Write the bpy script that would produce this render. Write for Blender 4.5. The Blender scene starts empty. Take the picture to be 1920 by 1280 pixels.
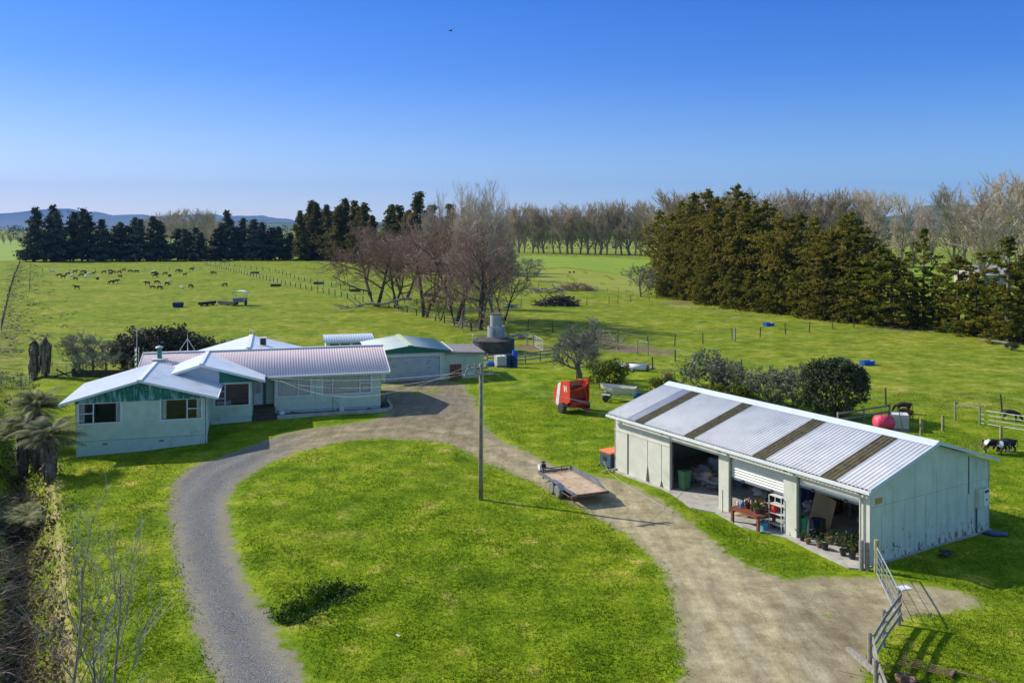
import bpy, bmesh, math, random
import numpy as np
from math import radians as R, sin, cos, pi, sqrt, atan2
from mathutils import Vector, Matrix, noise as mnoise

# ------------------------------------------------------------------ camera, light, exposure
SC = bpy.context.scene
COL = SC.collection
F_PX, CAM_H, VH, CX = 1660.0, 14.0, 425.0, 960.0      # focal length in photo pixels, height, horizon row, centre column
cd = bpy.data.cameras.new('camera'); cam = bpy.data.objects.new('camera', cd); COL.objects.link(cam)
cam.location = (0, 0, CAM_H); cam.rotation_euler = (R(90), 0, 0)
cd.sensor_width = 36; cd.lens = F_PX / 1920 * 36; cd.shift_y = -(640 - VH) / 1920
cd.clip_start = .5; cd.clip_end = 60000
SC.camera = cam
SUN_EL = R(35.5); SUN_D = Vector((-.917, .399, 0)).normalized()
sunv = Vector((SUN_D.x * cos(SUN_EL), SUN_D.y * cos(SUN_EL), sin(SUN_EL)))
sl = bpy.data.lights.new('sun', 'SUN'); sl.energy = 4.7; sl.angle = R(.5); sl.color = (1, .94, .83)
so = bpy.data.objects.new('sun', sl); COL.objects.link(so)
so.rotation_euler = (-sunv).to_track_quat('-Z', 'Y').to_euler(); so.location = (-30, 10, 60)
W = bpy.data.worlds.new('World'); SC.world = W; W.use_nodes = True
wn = W.node_tree.nodes; wl = W.node_tree.links; wn.clear()
wo = wn.new('ShaderNodeOutputWorld'); wb = wn.new('ShaderNodeBackground'); sky = wn.new('ShaderNodeTexSky')
sky.sky_type = 'NISHITA'; sky.sun_disc = False; sky.sun_elevation = SUN_EL
sky.sun_rotation = atan2(SUN_D.x, SUN_D.y); sky.altitude = 300; sky.air_density = 1.0; sky.dust_density = .25; sky.ozone_density = 2.2
# air nearer the ground is paler than higher up: deepen the colour of the visible sky with height
tc = wn.new('ShaderNodeTexCoord'); sx = wn.new('ShaderNodeSeparateXYZ'); rp = wn.new('ShaderNodeValToRGB'); mx = wn.new('ShaderNodeMix'); mx.data_type = 'RGBA'; mx.blend_type = 'MULTIPLY'; mx.inputs[0].default_value = 1
wl.new(tc.outputs['Generated'], sx.inputs[0]); wl.new(sx.outputs[2], rp.inputs[0])
e = rp.color_ramp.elements; e[0].position = 0.0; e[0].color = (.88, .93, 1.16, 1); e[1].position = 1; e[1].color = (1.5, 1.4, 1.2, 1)  # sky above the view is brightened as added fill for shaded sides
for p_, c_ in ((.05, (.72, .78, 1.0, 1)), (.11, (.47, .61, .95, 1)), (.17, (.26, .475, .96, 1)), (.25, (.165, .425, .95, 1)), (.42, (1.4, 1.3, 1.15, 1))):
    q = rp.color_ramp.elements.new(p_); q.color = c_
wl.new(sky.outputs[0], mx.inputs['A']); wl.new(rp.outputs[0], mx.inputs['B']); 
rx = wn.new('ShaderNodeMapRange'); rx.inputs[1].default_value = -.55; rx.inputs[2].default_value = .55; wl.new(sx.outputs[0], rx.inputs[0])      # the sky is paler on the sun's side
rp2 = wn.new('ShaderNodeValToRGB'); e2_ = rp2.color_ramp.elements; e2_[0].color = (1.12, 1.0, .95, 1); e2_[1].color = (.72, .92, 1.0, 1); wl.new(rx.outputs[0], rp2.inputs[0])
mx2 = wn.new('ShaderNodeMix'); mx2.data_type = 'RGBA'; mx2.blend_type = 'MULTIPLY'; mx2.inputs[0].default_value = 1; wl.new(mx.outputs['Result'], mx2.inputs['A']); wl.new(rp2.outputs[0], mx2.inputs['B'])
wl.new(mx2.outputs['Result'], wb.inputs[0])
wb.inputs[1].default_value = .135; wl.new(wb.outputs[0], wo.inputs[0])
vs = SC.view_settings; vs.view_transform = 'Standard'; vs.look = 'None'; vs.exposure = 0.25; vs.gamma = 1; vs.use_curve_mapping = False
SC.cycles.max_bounces = 5; SC.cycles.diffuse_bounces = 3; SC.cycles.glossy_bounces = 2; SC.cycles.transparent_max_bounces = 12; SC.cycles.transmission_bounces = 2
SC.cycles.volume_bounces = 0; SC.cycles.use_denoising = True; SC.cycles.sample_clamp_indirect = 4; SC.cycles.caustics_reflective = False; SC.cycles.caustics_refractive = False

rng = random.Random(7)
# ------------------------------------------------------------------ terrain height and pixel -> ground
def sst(a, b, x):
    t = np.clip((x - a) / (b - a), 0, 1); return t * t * (3 - 2 * t)
def ditch_s(x, y): return (x + 14.5 + .555 * (y - 29)) * .874
def gz(x, y):
    x = np.asarray(x, float); y = np.asarray(y, float)
    s = ditch_s(x, y)
    lv = -.82 * (1 - np.clip(s / 17, 0, 1)) * (1 - sst(57, 67, y))
    D = 2.2 - 1.75 * sst(56, 95, y); hb = 1.6 - 1.6 * sst(60, 85, y)
    z = lv
    z = np.where(s < .5, lv - (D * .999) * sst(.6, -1.1, s), z)
    z = np.where(s < -2.2, -D + (D + hb) * sst(-2.2, -5.2, s) + 0 * s, z)
    z = np.where(s < -5.2, hb, z)
    # hollow in the lawn
    dx, dy = x + 7.4, y - 33.9
    l = dx * .55 + dy * .835; t = -dx * .835 + dy * .55
    z = z - 1.0 * np.exp(-(l / 1.45) ** 4 - (t / .48) ** 4) + .12 * np.exp(-(l / 1.8) ** 2 - ((t + 1.0) / .5) ** 2)
    z = z + .035 * np.sin(x * .9 + y * .35) * np.sin(y * .7 - x * .25) * sst(20, 28, y)
    return z
def gzf(x, y): return float(gz(x, y))
def G(u, v, z=0.0):
    Y = F_PX * (CAM_H - z) / (v - VH); return Vector(((u - CX) * Y / F_PX, Y, z))
def GP(u, v):
    z = 0.
    for _ in range(12): p = G(u, v, z); z = .5 * z + .5 * gzf(p.x, p.y)
    p.z = gzf(p.x, p.y); return p
def hgt(v, Y): return CAM_H - (v - VH) * Y / F_PX      # world height seen at row v and distance Y
HT = math.atan(.266); HO = Vector((-10.1, 68.1, 0)); HE1 = Vector((cos(HT), sin(HT), 0)); HE2 = Vector((-sin(HT), cos(HT), 0))
SCN = Vector((14.75, 36.5, 0)); SD = Vector((-.52, .854, 0)); SN = Vector((.854, .52, 0))

# ------------------------------------------------------------------ object helpers
def tag(o, label=None, cat=None, group=None, kind=None):
    if label: o['label'] = label
    if cat: o['category'] = cat
    if group: o['group'] = group
    if kind: o['kind'] = kind
    return o
def thing(name, label, cat, loc=(0, 0, 0), rz=0, group=None):
    o = bpy.data.objects.new(name, None); COL.objects.link(o); o.empty_display_size = .3
    o.location = loc; o.rotation_euler = (0, 0, rz); return tag(o, label, cat, group)
def copy_thing(src, loc, rz=None, sc=None, label=None, group=None):
    r = src.copy(); COL.objects.link(r); r.location = loc
    if rz is not None: r.rotation_euler = (0, 0, rz)
    if sc is not None: r.scale = sc if hasattr(sc, '__len__') else (sc, sc, sc)
    if label: r['label'] = label
    if group: r['group'] = group
    for ch in list(src.children):
        c = ch.copy(); COL.objects.link(c); c.parent = r
        for g in list(ch.children):
            d = g.copy(); COL.objects.link(d); d.parent = c
    return r
class MB:
    def __init__(s): s.v = []; s.f = []
    def add(s, vs_, fs):
        o = len(s.v); s.v += [tuple(p) for p in vs_]; s.f += [tuple(i + o for i in f) for f in fs]; return s
    def bx(s, x0, x1, y0, y1, z0, z1):
        return s.add([(x0, y0, z0), (x1, y0, z0), (x1, y1, z0), (x0, y1, z0), (x0, y0, z1), (x1, y0, z1), (x1, y1, z1), (x0, y1, z1)],
                     [(3, 2, 1, 0), (4, 5, 6, 7), (0, 1, 5, 4), (1, 2, 6, 5), (2, 3, 7, 6), (3, 0, 4, 7)])
    def obox(s, c, sx_, sy_, sz_, rot=None):        # centred box, rot = Matrix 3x3 or z angle
        M = rot if isinstance(rot, Matrix) else Matrix.Rotation(rot or 0, 3, 'Z')
        P = [Vector(c) + M @ Vector((i * sx_ / 2, j * sy_ / 2, k * sz_ / 2)) for k in (-1, 1) for i, j in ((-1, -1), (1, -1), (1, 1), (-1, 1))]
        return s.add(P, [(3, 2, 1, 0), (4, 5, 6, 7), (0, 1, 5, 4), (1, 2, 6, 5), (2, 3, 7, 6), (3, 0, 4, 7)])
    def beam(s, p, q, w, h):                        # rectangular bar between two points
        p = Vector(p); q = Vector(q); d = (q - p); L = d.length; z = d.normalized()
        up = Vector((0, 0, 1)) if abs(z.z) < .95 else Vector((1, 0, 0))
        x = z.cross(up).normalized(); y = x.cross(z)
        M = Matrix((x, y, z)).transposed(); return s.obox((p + q) / 2, w, h, L, M)
    def tube(s, p, q, r0, r1=None, n=6, cap=True):
        r1 = r0 if r1 is None else r1
        p = Vector(p); q = Vector(q); z = (q - p).normalized()
        up = Vector((0, 0, 1)) if abs(z.z) < .95 else Vector((1, 0, 0))
        x = z.cross(up).normalized(); y = x.cross(z); o = len(s.v)
        for c, r in ((p, r0), (q, r1)):
            for i in range(n):
                a = 2 * pi * i / n; s.v.append(tuple(c + x * (r * cos(a)) + y * (r * sin(a))))
        for i in range(n): j = (i + 1) % n; s.f.append((o + i, o + j, o + n + j, o + n + i))
        if cap: s.f.append(tuple(o + i for i in range(n))[::-1]); s.f.append(tuple(o + n + i for i in range(n)))
        return s
    def path(s, pts, r, n=5):
        pts = [Vector(p) for p in pts]; rs = r if hasattr(r, '__len__') else [r] * len(pts); o = len(s.v)
        for k, p in enumerate(pts):
            z = (pts[min(k + 1, len(pts) - 1)] - pts[max(k - 1, 0)]).normalized()
            up = Vector((0, 0, 1)) if abs(z.z) < .9 else Vector((1, 0, 0))
            x = z.cross(up).normalized(); y = x.cross(z)
            for i in range(n):
                a = 2 * pi * i / n; s.v.append(tuple(p + x * (rs[k] * cos(a)) + y * (rs[k] * sin(a))))
        for k in range(len(pts) - 1):
            for i in range(n):
                j = (i + 1) % n; a = o + k * n; s.f.append((a + i, a + j, a + n + j, a + n + i))
        s.f.append(tuple(o + i for i in range(n))[::-1]); s.f.append(tuple(o + (len(pts) - 1) * n + i for i in range(n))); return s
    def prism(s, poly, vec):                        # polygon of 3d points swept along vec
        n = len(poly); P = [Vector(p) for p in poly]; Q = [p + Vector(vec) for p in P]
        return s.add(P + Q, [tuple(range(n))[::-1], tuple(range(n, 2 * n))] + [(i, (i + 1) % n, n + (i + 1) % n, n + i) for i in range(n)])
    def lathe(s, prof, n=16, c=(0, 0, 0)):
        o = len(s.v)
        for r, z in prof:
            for i in range(n): a = 2 * pi * i / n; s.v.append((c[0] + r * cos(a), c[1] + r * sin(a), c[2] + z))
        for k in range(len(prof) - 1):
            for i in range(n): j = (i + 1) % n; a = o + k * n; s.f.append((a + i, a + j, a + n + j, a + n + i))
        s.f.append(tuple(o + i for i in range(n))[::-1]); s.f.append(tuple(o + (len(prof) - 1) * n + i for i in range(n))); return s
    def quad(s, a, b, c, d): return s.add([a, b, c, d], [(0, 1, 2, 3)])
    def blob(s, c, rx, ry, rz, seed=0, amp=.25, fr=1.5, n=3):
        bm = bmesh.new(); bmesh.ops.create_icosphere(bm, subdivisions=n, radius=1)
        P = []
        for v in bm.verts:
            k = 1 + amp * mnoise.noise(v.co * fr + Vector((seed * 7.3, seed, 0)))
            P.append((c[0] + v.co.x * rx * k, c[1] + v.co.y * ry * k, c[2] + v.co.z * rz * k))
        s.add(P, [[v.index for v in f.verts] for f in bm.faces]); bm.free(); return s
    def build(s, name, m, parent=None, smooth=False, loc=None, rz=None):
        me = bpy.data.meshes.new(name); me.from_pydata(s.v, [], s.f); me.update()
        if m: me.materials.append(m)
        if smooth: me.polygons.foreach_set('use_smooth', [True] * len(me.polygons))
        o = bpy.data.objects.new(name, me); COL.objects.link(o)
        if parent is not None: o.parent = parent
        if loc is not None: o.location = loc
        if rz is not None: o.rotation_euler = (0, 0, rz)
        return o
def npmesh(name, V, Fc, m, parent=None, smooth=False, k=3, attr=None):
    me = bpy.data.meshes.new(name); V = np.asarray(V, np.float32); Fc = np.asarray(Fc, np.int32).reshape(-1)
    me.vertices.add(len(V)); me.vertices.foreach_set('co', V.ravel()); nf = len(Fc) // k
    me.loops.add(len(Fc)); me.loops.foreach_set('vertex_index', Fc)
    me.polygons.add(nf); me.polygons.foreach_set('loop_start', np.arange(nf, dtype=np.int32) * k); me.polygons.foreach_set('loop_total', np.full(nf, k, np.int32))
    if smooth: me.polygons.foreach_set('use_smooth', np.ones(nf, bool))
    if attr:
        for an, arr in attr.items():
            at = me.attributes.new(an, 'FLOAT', 'POINT'); at.data.foreach_set('value', np.asarray(arr, np.float32).ravel())
    me.update(); me.validate()
    if m: me.materials.append(m)
    o = bpy.data.objects.new(name, me); COL.objects.link(o)
    if parent is not None: o.parent = parent
    return o

# ------------------------------------------------------------------ materials
def newmat(name):
    m = bpy.data.materials.new(name); m.use_nodes = True; n = m.node_tree.nodes; l = m.node_tree.links
    return m, n, l, n['Principled BSDF']
def nz(n, l, co, scale, detail=4, rough=.6, stretch=None):
    if stretch:
        mp = n.new('ShaderNodeMapping'); mp.inputs['Scale'].default_value = stretch; l.new(co, mp.inputs[0]); co = mp.outputs[0]
    t = n.new('ShaderNodeTexNoise'); t.inputs['Scale'].default_value = scale; t.inputs['Detail'].default_value = detail; t.inputs['Roughness'].default_value = rough
    l.new(co, t.inputs['Vector']); return t.outputs['Fac']
def ramp(n, l, f, stops):
    r = n.new('ShaderNodeValToRGB'); e = r.color_ramp.elements
    e[0].position, e[0].color = stops[0][0], (*stops[0][1], 1) if len(stops[0][1]) == 3 else stops[0][1]
    e[1].position, e[1].color = stops[-1][0], (*stops[-1][1], 1)
    for p, c in stops[1:-1]: q = e.new(p); q.color = (*c, 1)
    l.new(f, r.inputs[0]); return r.outputs[0]
def mixc(n, l, f, a, b, mode='MIX'):
    x = n.new('ShaderNodeMix'); x.data_type = 'RGBA'; x.blend_type = mode; x.clamp_result = False
    if isinstance(f, (int, float)): x.inputs[0].default_value = f
    else: l.new(f, x.inputs[0])
    for k, c in (('A', a), ('B', b)):
        if isinstance(c, tuple): x.inputs[k].default_value = (*c, 1)
        else: l.new(c, x.inputs[k])
    return x.outputs['Result']
def mth(n, l, op, a, b=None, clamp=False):
    x = n.new('ShaderNodeMath'); x.operation = op; x.use_clamp = clamp
    for i, c in enumerate((a, b)):
        if c is None: continue
        if isinstance(c, (int, float)): x.inputs[i].default_value = c
        else: l.new(c, x.inputs[i])
    return x.outputs[0]
def sm(n, l, f, a, b):
    x = n.new('ShaderNodeMapRange'); x.interpolation_type = 'SMOOTHSTEP'; x.inputs[1].default_value = a; x.inputs[2].default_value = b; l.new(f, x.inputs[0]); return x.outputs[0]
def attr(n, name): a = n.new('ShaderNodeAttribute'); a.attribute_name = name; return a.outputs['Fac']
def mat(name, c, c2=None, scale=3, rough=.75, metal=0, bump=0, detail=5, stain=None, sscale=1.2, sth=(.55, .7), stretch=None, spec=.4, rnd=0, bscale=None, sstretch=None):
    m, n, l, p = newmat(name); co = n.new('ShaderNodeTexCoord').outputs['Object']
    col = None
    if c2:
        f = nz(n, l, co, scale, detail, .65, stretch); col = ramp(n, l, f, [(.36, c), (.64, c2)])
    if stain:
        f2 = nz(n, l, co, sscale, 6, .7, sstretch); col = mixc(n, l, sm(n, l, f2, *sth), col if col else c, stain)
    if rnd:
        oi = n.new('ShaderNodeObjectInfo').outputs['Random']; hs = n.new('ShaderNodeHueSaturation')
        mr = n.new('ShaderNodeMapRange'); mr.inputs[3].default_value = 1 - rnd; mr.inputs[4].default_value = 1 + rnd; l.new(oi, mr.inputs[0]); l.new(mr.outputs[0], hs.inputs['Value'])
        mr2 = n.new('ShaderNodeMapRange'); mr2.inputs[3].default_value = .5 + rnd * .08; mr2.inputs[4].default_value = .5 - rnd * .08; l.new(oi, mr2.inputs[0]); l.new(mr2.outputs[0], hs.inputs['Hue'])
        if col: l.new(col, hs.inputs['Color'])
        else: hs.inputs['Color'].default_value = (*c, 1)
        col = hs.outputs[0]
    if col: l.new(col, p.inputs['Base Color'])
    else: p.inputs['Base Color'].default_value = (*c, 1)
    p.inputs['Roughness'].default_value = rough; p.inputs['Metallic'].default_value = metal; p.inputs['Specular IOR Level'].default_value = spec
    if bump:
        b = n.new('ShaderNodeBump'); b.inputs['Strength'].default_value = bump; b.inputs['Distance'].default_value = .05
        l.new(nz(n, l, co, bscale or scale * 2, 5, .6, stretch), b.inputs['Height']); l.new(b.outputs[0], p.inputs['Normal'])
    return m
def leafmat(name, c1, c2, c3, scale=1.2, rnd=.12, transl=.25, pos=(.33, .5, .68)):
    m, n, l, p = newmat(name); tcn = n.new('ShaderNodeTexCoord'); co = tcn.outputs['Object']
    f = nz(n, l, co, scale, 3, .6); col = ramp(n, l, f, [(pos[0], c1), (pos[1], c2), (pos[2], c3)])
    oi = n.new('ShaderNodeObjectInfo').outputs['Random']; hs = n.new('ShaderNodeHueSaturation')
    mr = n.new('ShaderNodeMapRange'); mr.inputs[3].default_value = 1 - rnd; mr.inputs[4].default_value = 1 + rnd; l.new(oi, mr.inputs[0]); l.new(mr.outputs[0], hs.inputs['Value'])
    l.new(col, hs.inputs['Color']); col = hs.outputs[0]
    l.new(col, p.inputs['Base Color']); p.inputs['Roughness'].default_value = .7; p.inputs['Specular IOR Level'].default_value = .25
    t = n.new('ShaderNodeBsdfTranslucent'); l.new(col, t.inputs[0]); ms = n.new('ShaderNodeMixShader'); ms.inputs[0].default_value = transl
    l.new(p.outputs[0], ms.inputs[1]); l.new(t.outputs[0], ms.inputs[2]); l.new(ms.outputs[0], n['Material Output'].inputs[0]); return m

def grass_colour(n, l, pos, lush):
    big = nz(n, l, pos, .07, 3, .5); med = nz(n, l, pos, .55, 4, .6); fin = nz(n, l, pos, 3.2, 4, .7); mic = nz(n, l, pos, 14, 3, .7)
    lawn = ramp(n, l, med, [(.26, (.095, .165, .006)), (.44, (.155, .240, .008)), (.58, (.205, .285, .012)), (.74, (.38, .36, .07))])
    past = ramp(n, l, med, [(.28, (.110, .155, .008)), (.45, (.175, .238, .014)), (.58, (.228, .285, .030)), (.76, (.36, .34, .10))])
    col = mixc(n, l, lush, past, lawn)
    col = mixc(n, l, sm(n, l, big, .42, .66), col, mixc(n, l, 1.0, col, (1.25, 1.10, 1.4), 'MULTIPLY'))
    lo = nz(n, l, pos, .16, 5, .65); col = mixc(n, l, 1.0, col, ramp(n, l, lo, [(.36, (.72, .80, .8)), (.5, (1, 1, 1)), (.64, (1.22, 1.10, 1.3))]), 'MULTIPLY')
    fl = nz(n, l, pos, .95, 7, .8); col = mixc(n, l, 1.0, col, ramp(n, l, fl, [(.36, (.66, .70, .7)), (.5, (1, 1, 1)), (.63, (1.28, 1.20, 1.3))]), 'MULTIPLY')
    v = ramp(n, l, fin, [(.28, (.62, .66, .6)), (.5, (1, 1, 1)), (.72, (1.25, 1.2, 1.2))])
    col = mixc(n, l, 1.0, col, v, 'MULTIPLY')
    v2 = ramp(n, l, mic, [(.3, (.68, .70, .7)), (.52, (1, 1, 1)), (.75, (1.3, 1.25, 1.2))])
    return mixc(n, l, 1.0, col, v2, 'MULTIPLY'), fin, mic
def grass_bump(n, l, p, pos, fin, mic, s=.55):
    h = mth(n, l, 'ADD', mth(n, l, 'MULTIPLY', fin, .6), mth(n, l, 'MULTIPLY', mic, .4))
    b = n.new('ShaderNodeBump'); b.inputs['Strength'].default_value = s; b.inputs['Distance'].default_value = .16; l.new(h, b.inputs['Height']); l.new(b.outputs[0], p.inputs['Normal'])
def ground_mat():
    m, n, l, p = newmat('grass_ground'); pos = n.new('ShaderNodeNewGeometry').outputs['Position']
    col, fin, mic = grass_colour(n, l, pos, attr(n, 'lush'))
    f = nz(n, l, pos, .9, 6, .7)
    dirt = ramp(n, l, nz(n, l, pos, 2.5, 6, .7), [(.35, (.11, .08, .055)), (.6, (.25, .19, .13))])
    straw = ramp(n, l, nz(n, l, pos, 5, 6, .7), [(.35, (.26, .22, .08)), (.6, (.50, .42, .22))])
    mud = mth(n, l, 'ADD', attr(n, 'mud'), mth(n, l, 'MULTIPLY', mth(n, l, 'SUBTRACT', f, .5), 1.6))
    col = mixc(n, l, sm(n, l, mud, .35, .75), col, dirt)
    st = mth(n, l, 'ADD', attr(n, 'straw'), mth(n, l, 'MULTIPLY', mth(n, l, 'SUBTRACT', f, .5), 1.6))
    col = mixc(n, l, sm(n, l, st, .35, .8), col, straw)
    l.new(col, p.inputs['Base Color']); p.inputs['Roughness'].default_value = .85; p.inputs['Specular IOR Level'].default_value = .04
    grass_bump(n, l, p, pos, fin, mic, .7); return m
def drive_mat():
    m, n, l, p = newmat('drive_gravel'); pos = n.new('ShaderNodeNewGeometry').outputs['Position']
    gcol, fin, mic = grass_colour(n, l, pos, attr(n, 'lush'))
    st = nz(n, l, pos, 22, 2, .8); mid = nz(n, l, pos, 1.1, 6, .7); big = nz(n, l, pos, .28, 4, .6)
    grey = ramp(n, l, st, [(.32, (.06, .06, .068)), (.5, (.165, .163, .165)), (.68, (.36, .355, .355))])
    grey = mixc(n, l, sm(n, l, mid, .48, .72), grey, (.21, .195, .17))
    brown = ramp(n, l, mid, [(.3, (.28, .225, .135)), (.5, (.41, .355, .225)), (.72, (.57, .51, .36))])
    brown = mixc(n, l, 1.0, brown, ramp(n, l, st, [(.3, (.72, .72, .72)), (.7, (1.25, 1.25, 1.25))]), 'MULTIPLY')
    tr = ramp(n, l, nz(n, l, pos, 1.3, 5, .7, (1.4, .22, 1)), [(.35, (.78, .76, .74)), (.65, (1.16, 1.16, 1.15))])
    brown = mixc(n, l, 1.0, brown, tr, 'MULTIPLY')
    brown = mixc(n, l, attr(n, 'dk'), brown, mixc(n, l, 1.0, brown, (.72, .70, .70), 'MULTIPLY'))
    damp = sm(n, l, nz(n, l, pos, .8, 7, .75), .56, .70); brown = mixc(n, l, mth(n, l, 'MULTIPLY', damp, .55), brown, (.20, .15, .10))
    col = mixc(n, l, attr(n, 'grey'), brown, grey)
    tk_ = mth(n, l, 'MULTIPLY', attr(n, 'trk'), sm(n, l, nz(n, l, pos, .9, 4, .6), .20, .50)); col = mixc(n, l, 1.0, col, (.86, .85, .83), 'MULTIPLY')
    col = mixc(n, l, mth(n, l, 'MULTIPLY', tk_, .85), col, mixc(n, l, 1.0, col, (1.38, 1.36, 1.30), 'MULTIPLY'))
    e_ = mth(n, l, 'ADD', attr(n, 'sd'), mth(n, l, 'MULTIPLY', mth(n, l, 'SUBTRACT', nz(n, l, pos, 1.7, 6, .75), .5), 2.0))
    gm = sm(n, l, e_, .25, -.12)
    sparse = sm(n, l, mth(n, l, 'ADD', attr(n, 'weedy'), mth(n, l, 'MULTIPLY', mth(n, l, 'SUBTRACT', nz(n, l, pos, 1.0, 7, .75), .5), 1.9)), .55, .85)
    gm = mth(n, l, 'MAXIMUM', gm, mth(n, l, 'MULTIPLY', sparse, .8))
    tan = sm(n, l, e_, .9, .15); col = mixc(n, l, mth(n, l, 'MULTIPLY', tan, .55), col, (.30, .26, .15))
    col = mixc(n, l, gm, col, gcol)
    l.new(col, p.inputs['Base Color']); p.inputs['Roughness'].default_value = .9; p.inputs['Specular IOR Level'].default_value = .06
    h = mth(n, l, 'ADD', mth(n, l, 'MULTIPLY', mid, .8), mth(n, l, 'MULTIPLY', st, .35))
    b = n.new('ShaderNodeBump'); b.inputs['Strength'].default_value = .6; b.inputs['Distance'].default_value = .07; l.new(h, b.inputs['Height']); l.new(b.outputs[0], p.inputs['Normal']); return m
def glassmat():
    m, n, l, p = newmat('window_glass'); n.remove(p)
    t = n.new('ShaderNodeBsdfTransparent'); t.inputs[0].default_value = (.93, .96, .95, 1); g = n.new('ShaderNodeBsdfGlossy'); g.inputs['Roughness'].default_value = .03
    fr = n.new('ShaderNodeFresnel'); fr.inputs[0].default_value = 1.5; ms = n.new('ShaderNodeMixShader')
    l.new(mth(n, l, 'ADD', fr.outputs[0], .02), ms.inputs[0]); l.new(t.outputs[0], ms.inputs[1]); l.new(g.outputs[0], ms.inputs[2]); l.new(ms.outputs[0], n['Material Output'].inputs[0]); return m
M = {}
M['ground'] = ground_mat(); M['drive'] = drive_mat(); M['glass'] = glassmat()
M['siding'] = mat('mint_siding', (.50, .60, .45), (.58, .67, .53), 2.0, .7, stain=(.36, .47, .31), sscale=.8, sth=(.5, .8))
M['foundation'] = mat('foundation', (.48, .60, .52), (.54, .66, .58), 2, .8, stain=(.38, .49, .38), sscale=1.5)
M['teal'] = mat('teal_board', (.02, .17, .12), (.03, .22, .16), 2, .6)
M['tealworn'] = mat('worn_teal_board', (.015, .15, .11), (.03, .22, .17), 1.5, .7, stain=(.32, .52, .52), sscale=1.6, sth=(.46, .62), sstretch=(2.2, 2.2, .5))
M['white'] = mat('white_paint', (.78, .8, .8), (.70, .72, .72), 3, .5)
M['whiteroof'] = mat('pale_metal_roof', (.78, .80, .84), (.70, .74, .80), .6, .38, metal=.15, stain=(.48, .52, .58), sscale=.5, sth=(.5, .8))
M['soffit'] = mat('soffit_board', (.62, .68, .74), (.56, .62, .70), 1.4, .6)
M['pinkhi'] = mat('faded_pink_roof', (.60, .47, .50), (.66, .55, .58), .5, .6, spec=.5)
def pink_mat():
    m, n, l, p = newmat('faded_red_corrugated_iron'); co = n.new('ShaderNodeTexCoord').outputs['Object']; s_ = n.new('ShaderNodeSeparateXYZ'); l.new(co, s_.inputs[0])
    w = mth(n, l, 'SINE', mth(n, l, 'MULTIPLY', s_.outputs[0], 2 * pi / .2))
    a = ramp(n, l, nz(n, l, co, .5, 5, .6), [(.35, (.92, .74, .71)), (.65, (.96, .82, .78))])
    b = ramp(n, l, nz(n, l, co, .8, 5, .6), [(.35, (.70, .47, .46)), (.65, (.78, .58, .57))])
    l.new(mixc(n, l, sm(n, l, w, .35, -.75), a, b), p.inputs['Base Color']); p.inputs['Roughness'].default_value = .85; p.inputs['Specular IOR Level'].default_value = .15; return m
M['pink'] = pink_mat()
M['shedwall'] = mat('pale_green_sheet', (.60, .60, .49), (.68, .68, .58), 1.2, .75, stain=(.48, .50, .36), sscale=.9, sth=(.5, .75), sstretch=(1.5, 1.5, .5))
def gable_mat():
    m, n, l, p = newmat('stained_gable_sheet'); co = n.new('ShaderNodeTexCoord').outputs['Object']; s_ = n.new('ShaderNodeSeparateXYZ'); l.new(co, s_.inputs[0])
    col = ramp(n, l, nz(n, l, co, 1.1, 6, .65), [(.35, (.54, .61, .50)), (.65, (.65, .71, .60))])
    vert = nz(n, l, co, 1.5, 5, .7, (3, 3, .25)); col = mixc(n, l, mth(n, l, 'MULTIPLY', sm(n, l, vert, .5, .72), .6), col, (.36, .44, .34))
    low = mth(n, l, 'ADD', nz(n, l, co, 3.2, 6, .75, (1.6, 1.6, .6)), mth(n, l, 'MULTIPLY', mth(n, l, 'SUBTRACT', .9, s_.outputs[2]), .10))
    col = mixc(n, l, sm(n, l, low, .60, .65), col, (.23, .10, .075)); l.new(col, p.inputs['Base Color']); p.inputs['Roughness'].default_value = .8; return m
M['gable'] = gable_mat()
M['shedroof'] = mat('weathered_corrugated_sheet', (.57, .575, .60), (.65, .655, .68), .9, .5, spec=.5, stain=(.42, .43, .50), sscale=.7, sth=(.5, .8))
M['shedroof2'] = mat('bluish_corrugated_sheet', (.36, .37, .45), (.44, .45, .52), .9, .6)
M['moss'] = mat('mossy_skylight_sheet', (.075, .065, .045), (.16, .135, .07), 3, .9, bump=.4, stain=(.20, .18, .13), sscale=5, sth=(.56, .66))
M['jointgrey'] = mat('sheet_joint_grey', (.30, .36, .32), (.40, .47, .41), 2, .8)
M['roller'] = mat('roller_door', (.68, .68, .62), (.74, .74, .68), 1, .5)
M['rollerdirty'] = mat('dirty_garage_door', (.50, .55, .55), (.42, .47, .48), 1.2, .5, stain=(.26, .27, .26), sscale=1.1, sth=(.5, .75), sstretch=(1, 1, 2.0))
M['garroof'] = mat('lichen_metal_roof', (.36, .44, .42), (.46, .53, .52), .7, .55, stain=(.40, .45, .34), sscale=1.2)
M['lichen'] = mat('lichen_ridge', (.42, .50, .30), (.55, .60, .42), 3, .8)
M['rustroof'] = mat('dull_rusty_roof', (.22, .20, .20), (.30, .27, .26), 1.2, .6, stain=(.30, .16, .10), sscale=1.2, sth=(.56, .72))
M['concrete'] = mat('concrete', (.36, .34, .30), (.50, .48, .43), 1.5, .9, bump=.2, stain=(.25, .22, .17), sscale=2.5)
M['tankdark'] = mat('dark_stained_concrete', (.045, .04, .04), (.10, .09, .085), 1.0, .9, stain=(.02, .018, .02), sscale=.8, bump=.2)
M['tankgrey'] = mat('grey_tank_concrete', (.24, .26, .29), (.38, .40, .42), 1.2, .9, stain=(.12, .13, .14), sscale=1.6, sstretch=(1, 1, .4), bump=.2)
M['wood'] = mat('weathered_wood', (.20, .175, .14), (.33, .30, .25), 4, .9, bump=.3, rnd=.15)
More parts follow.
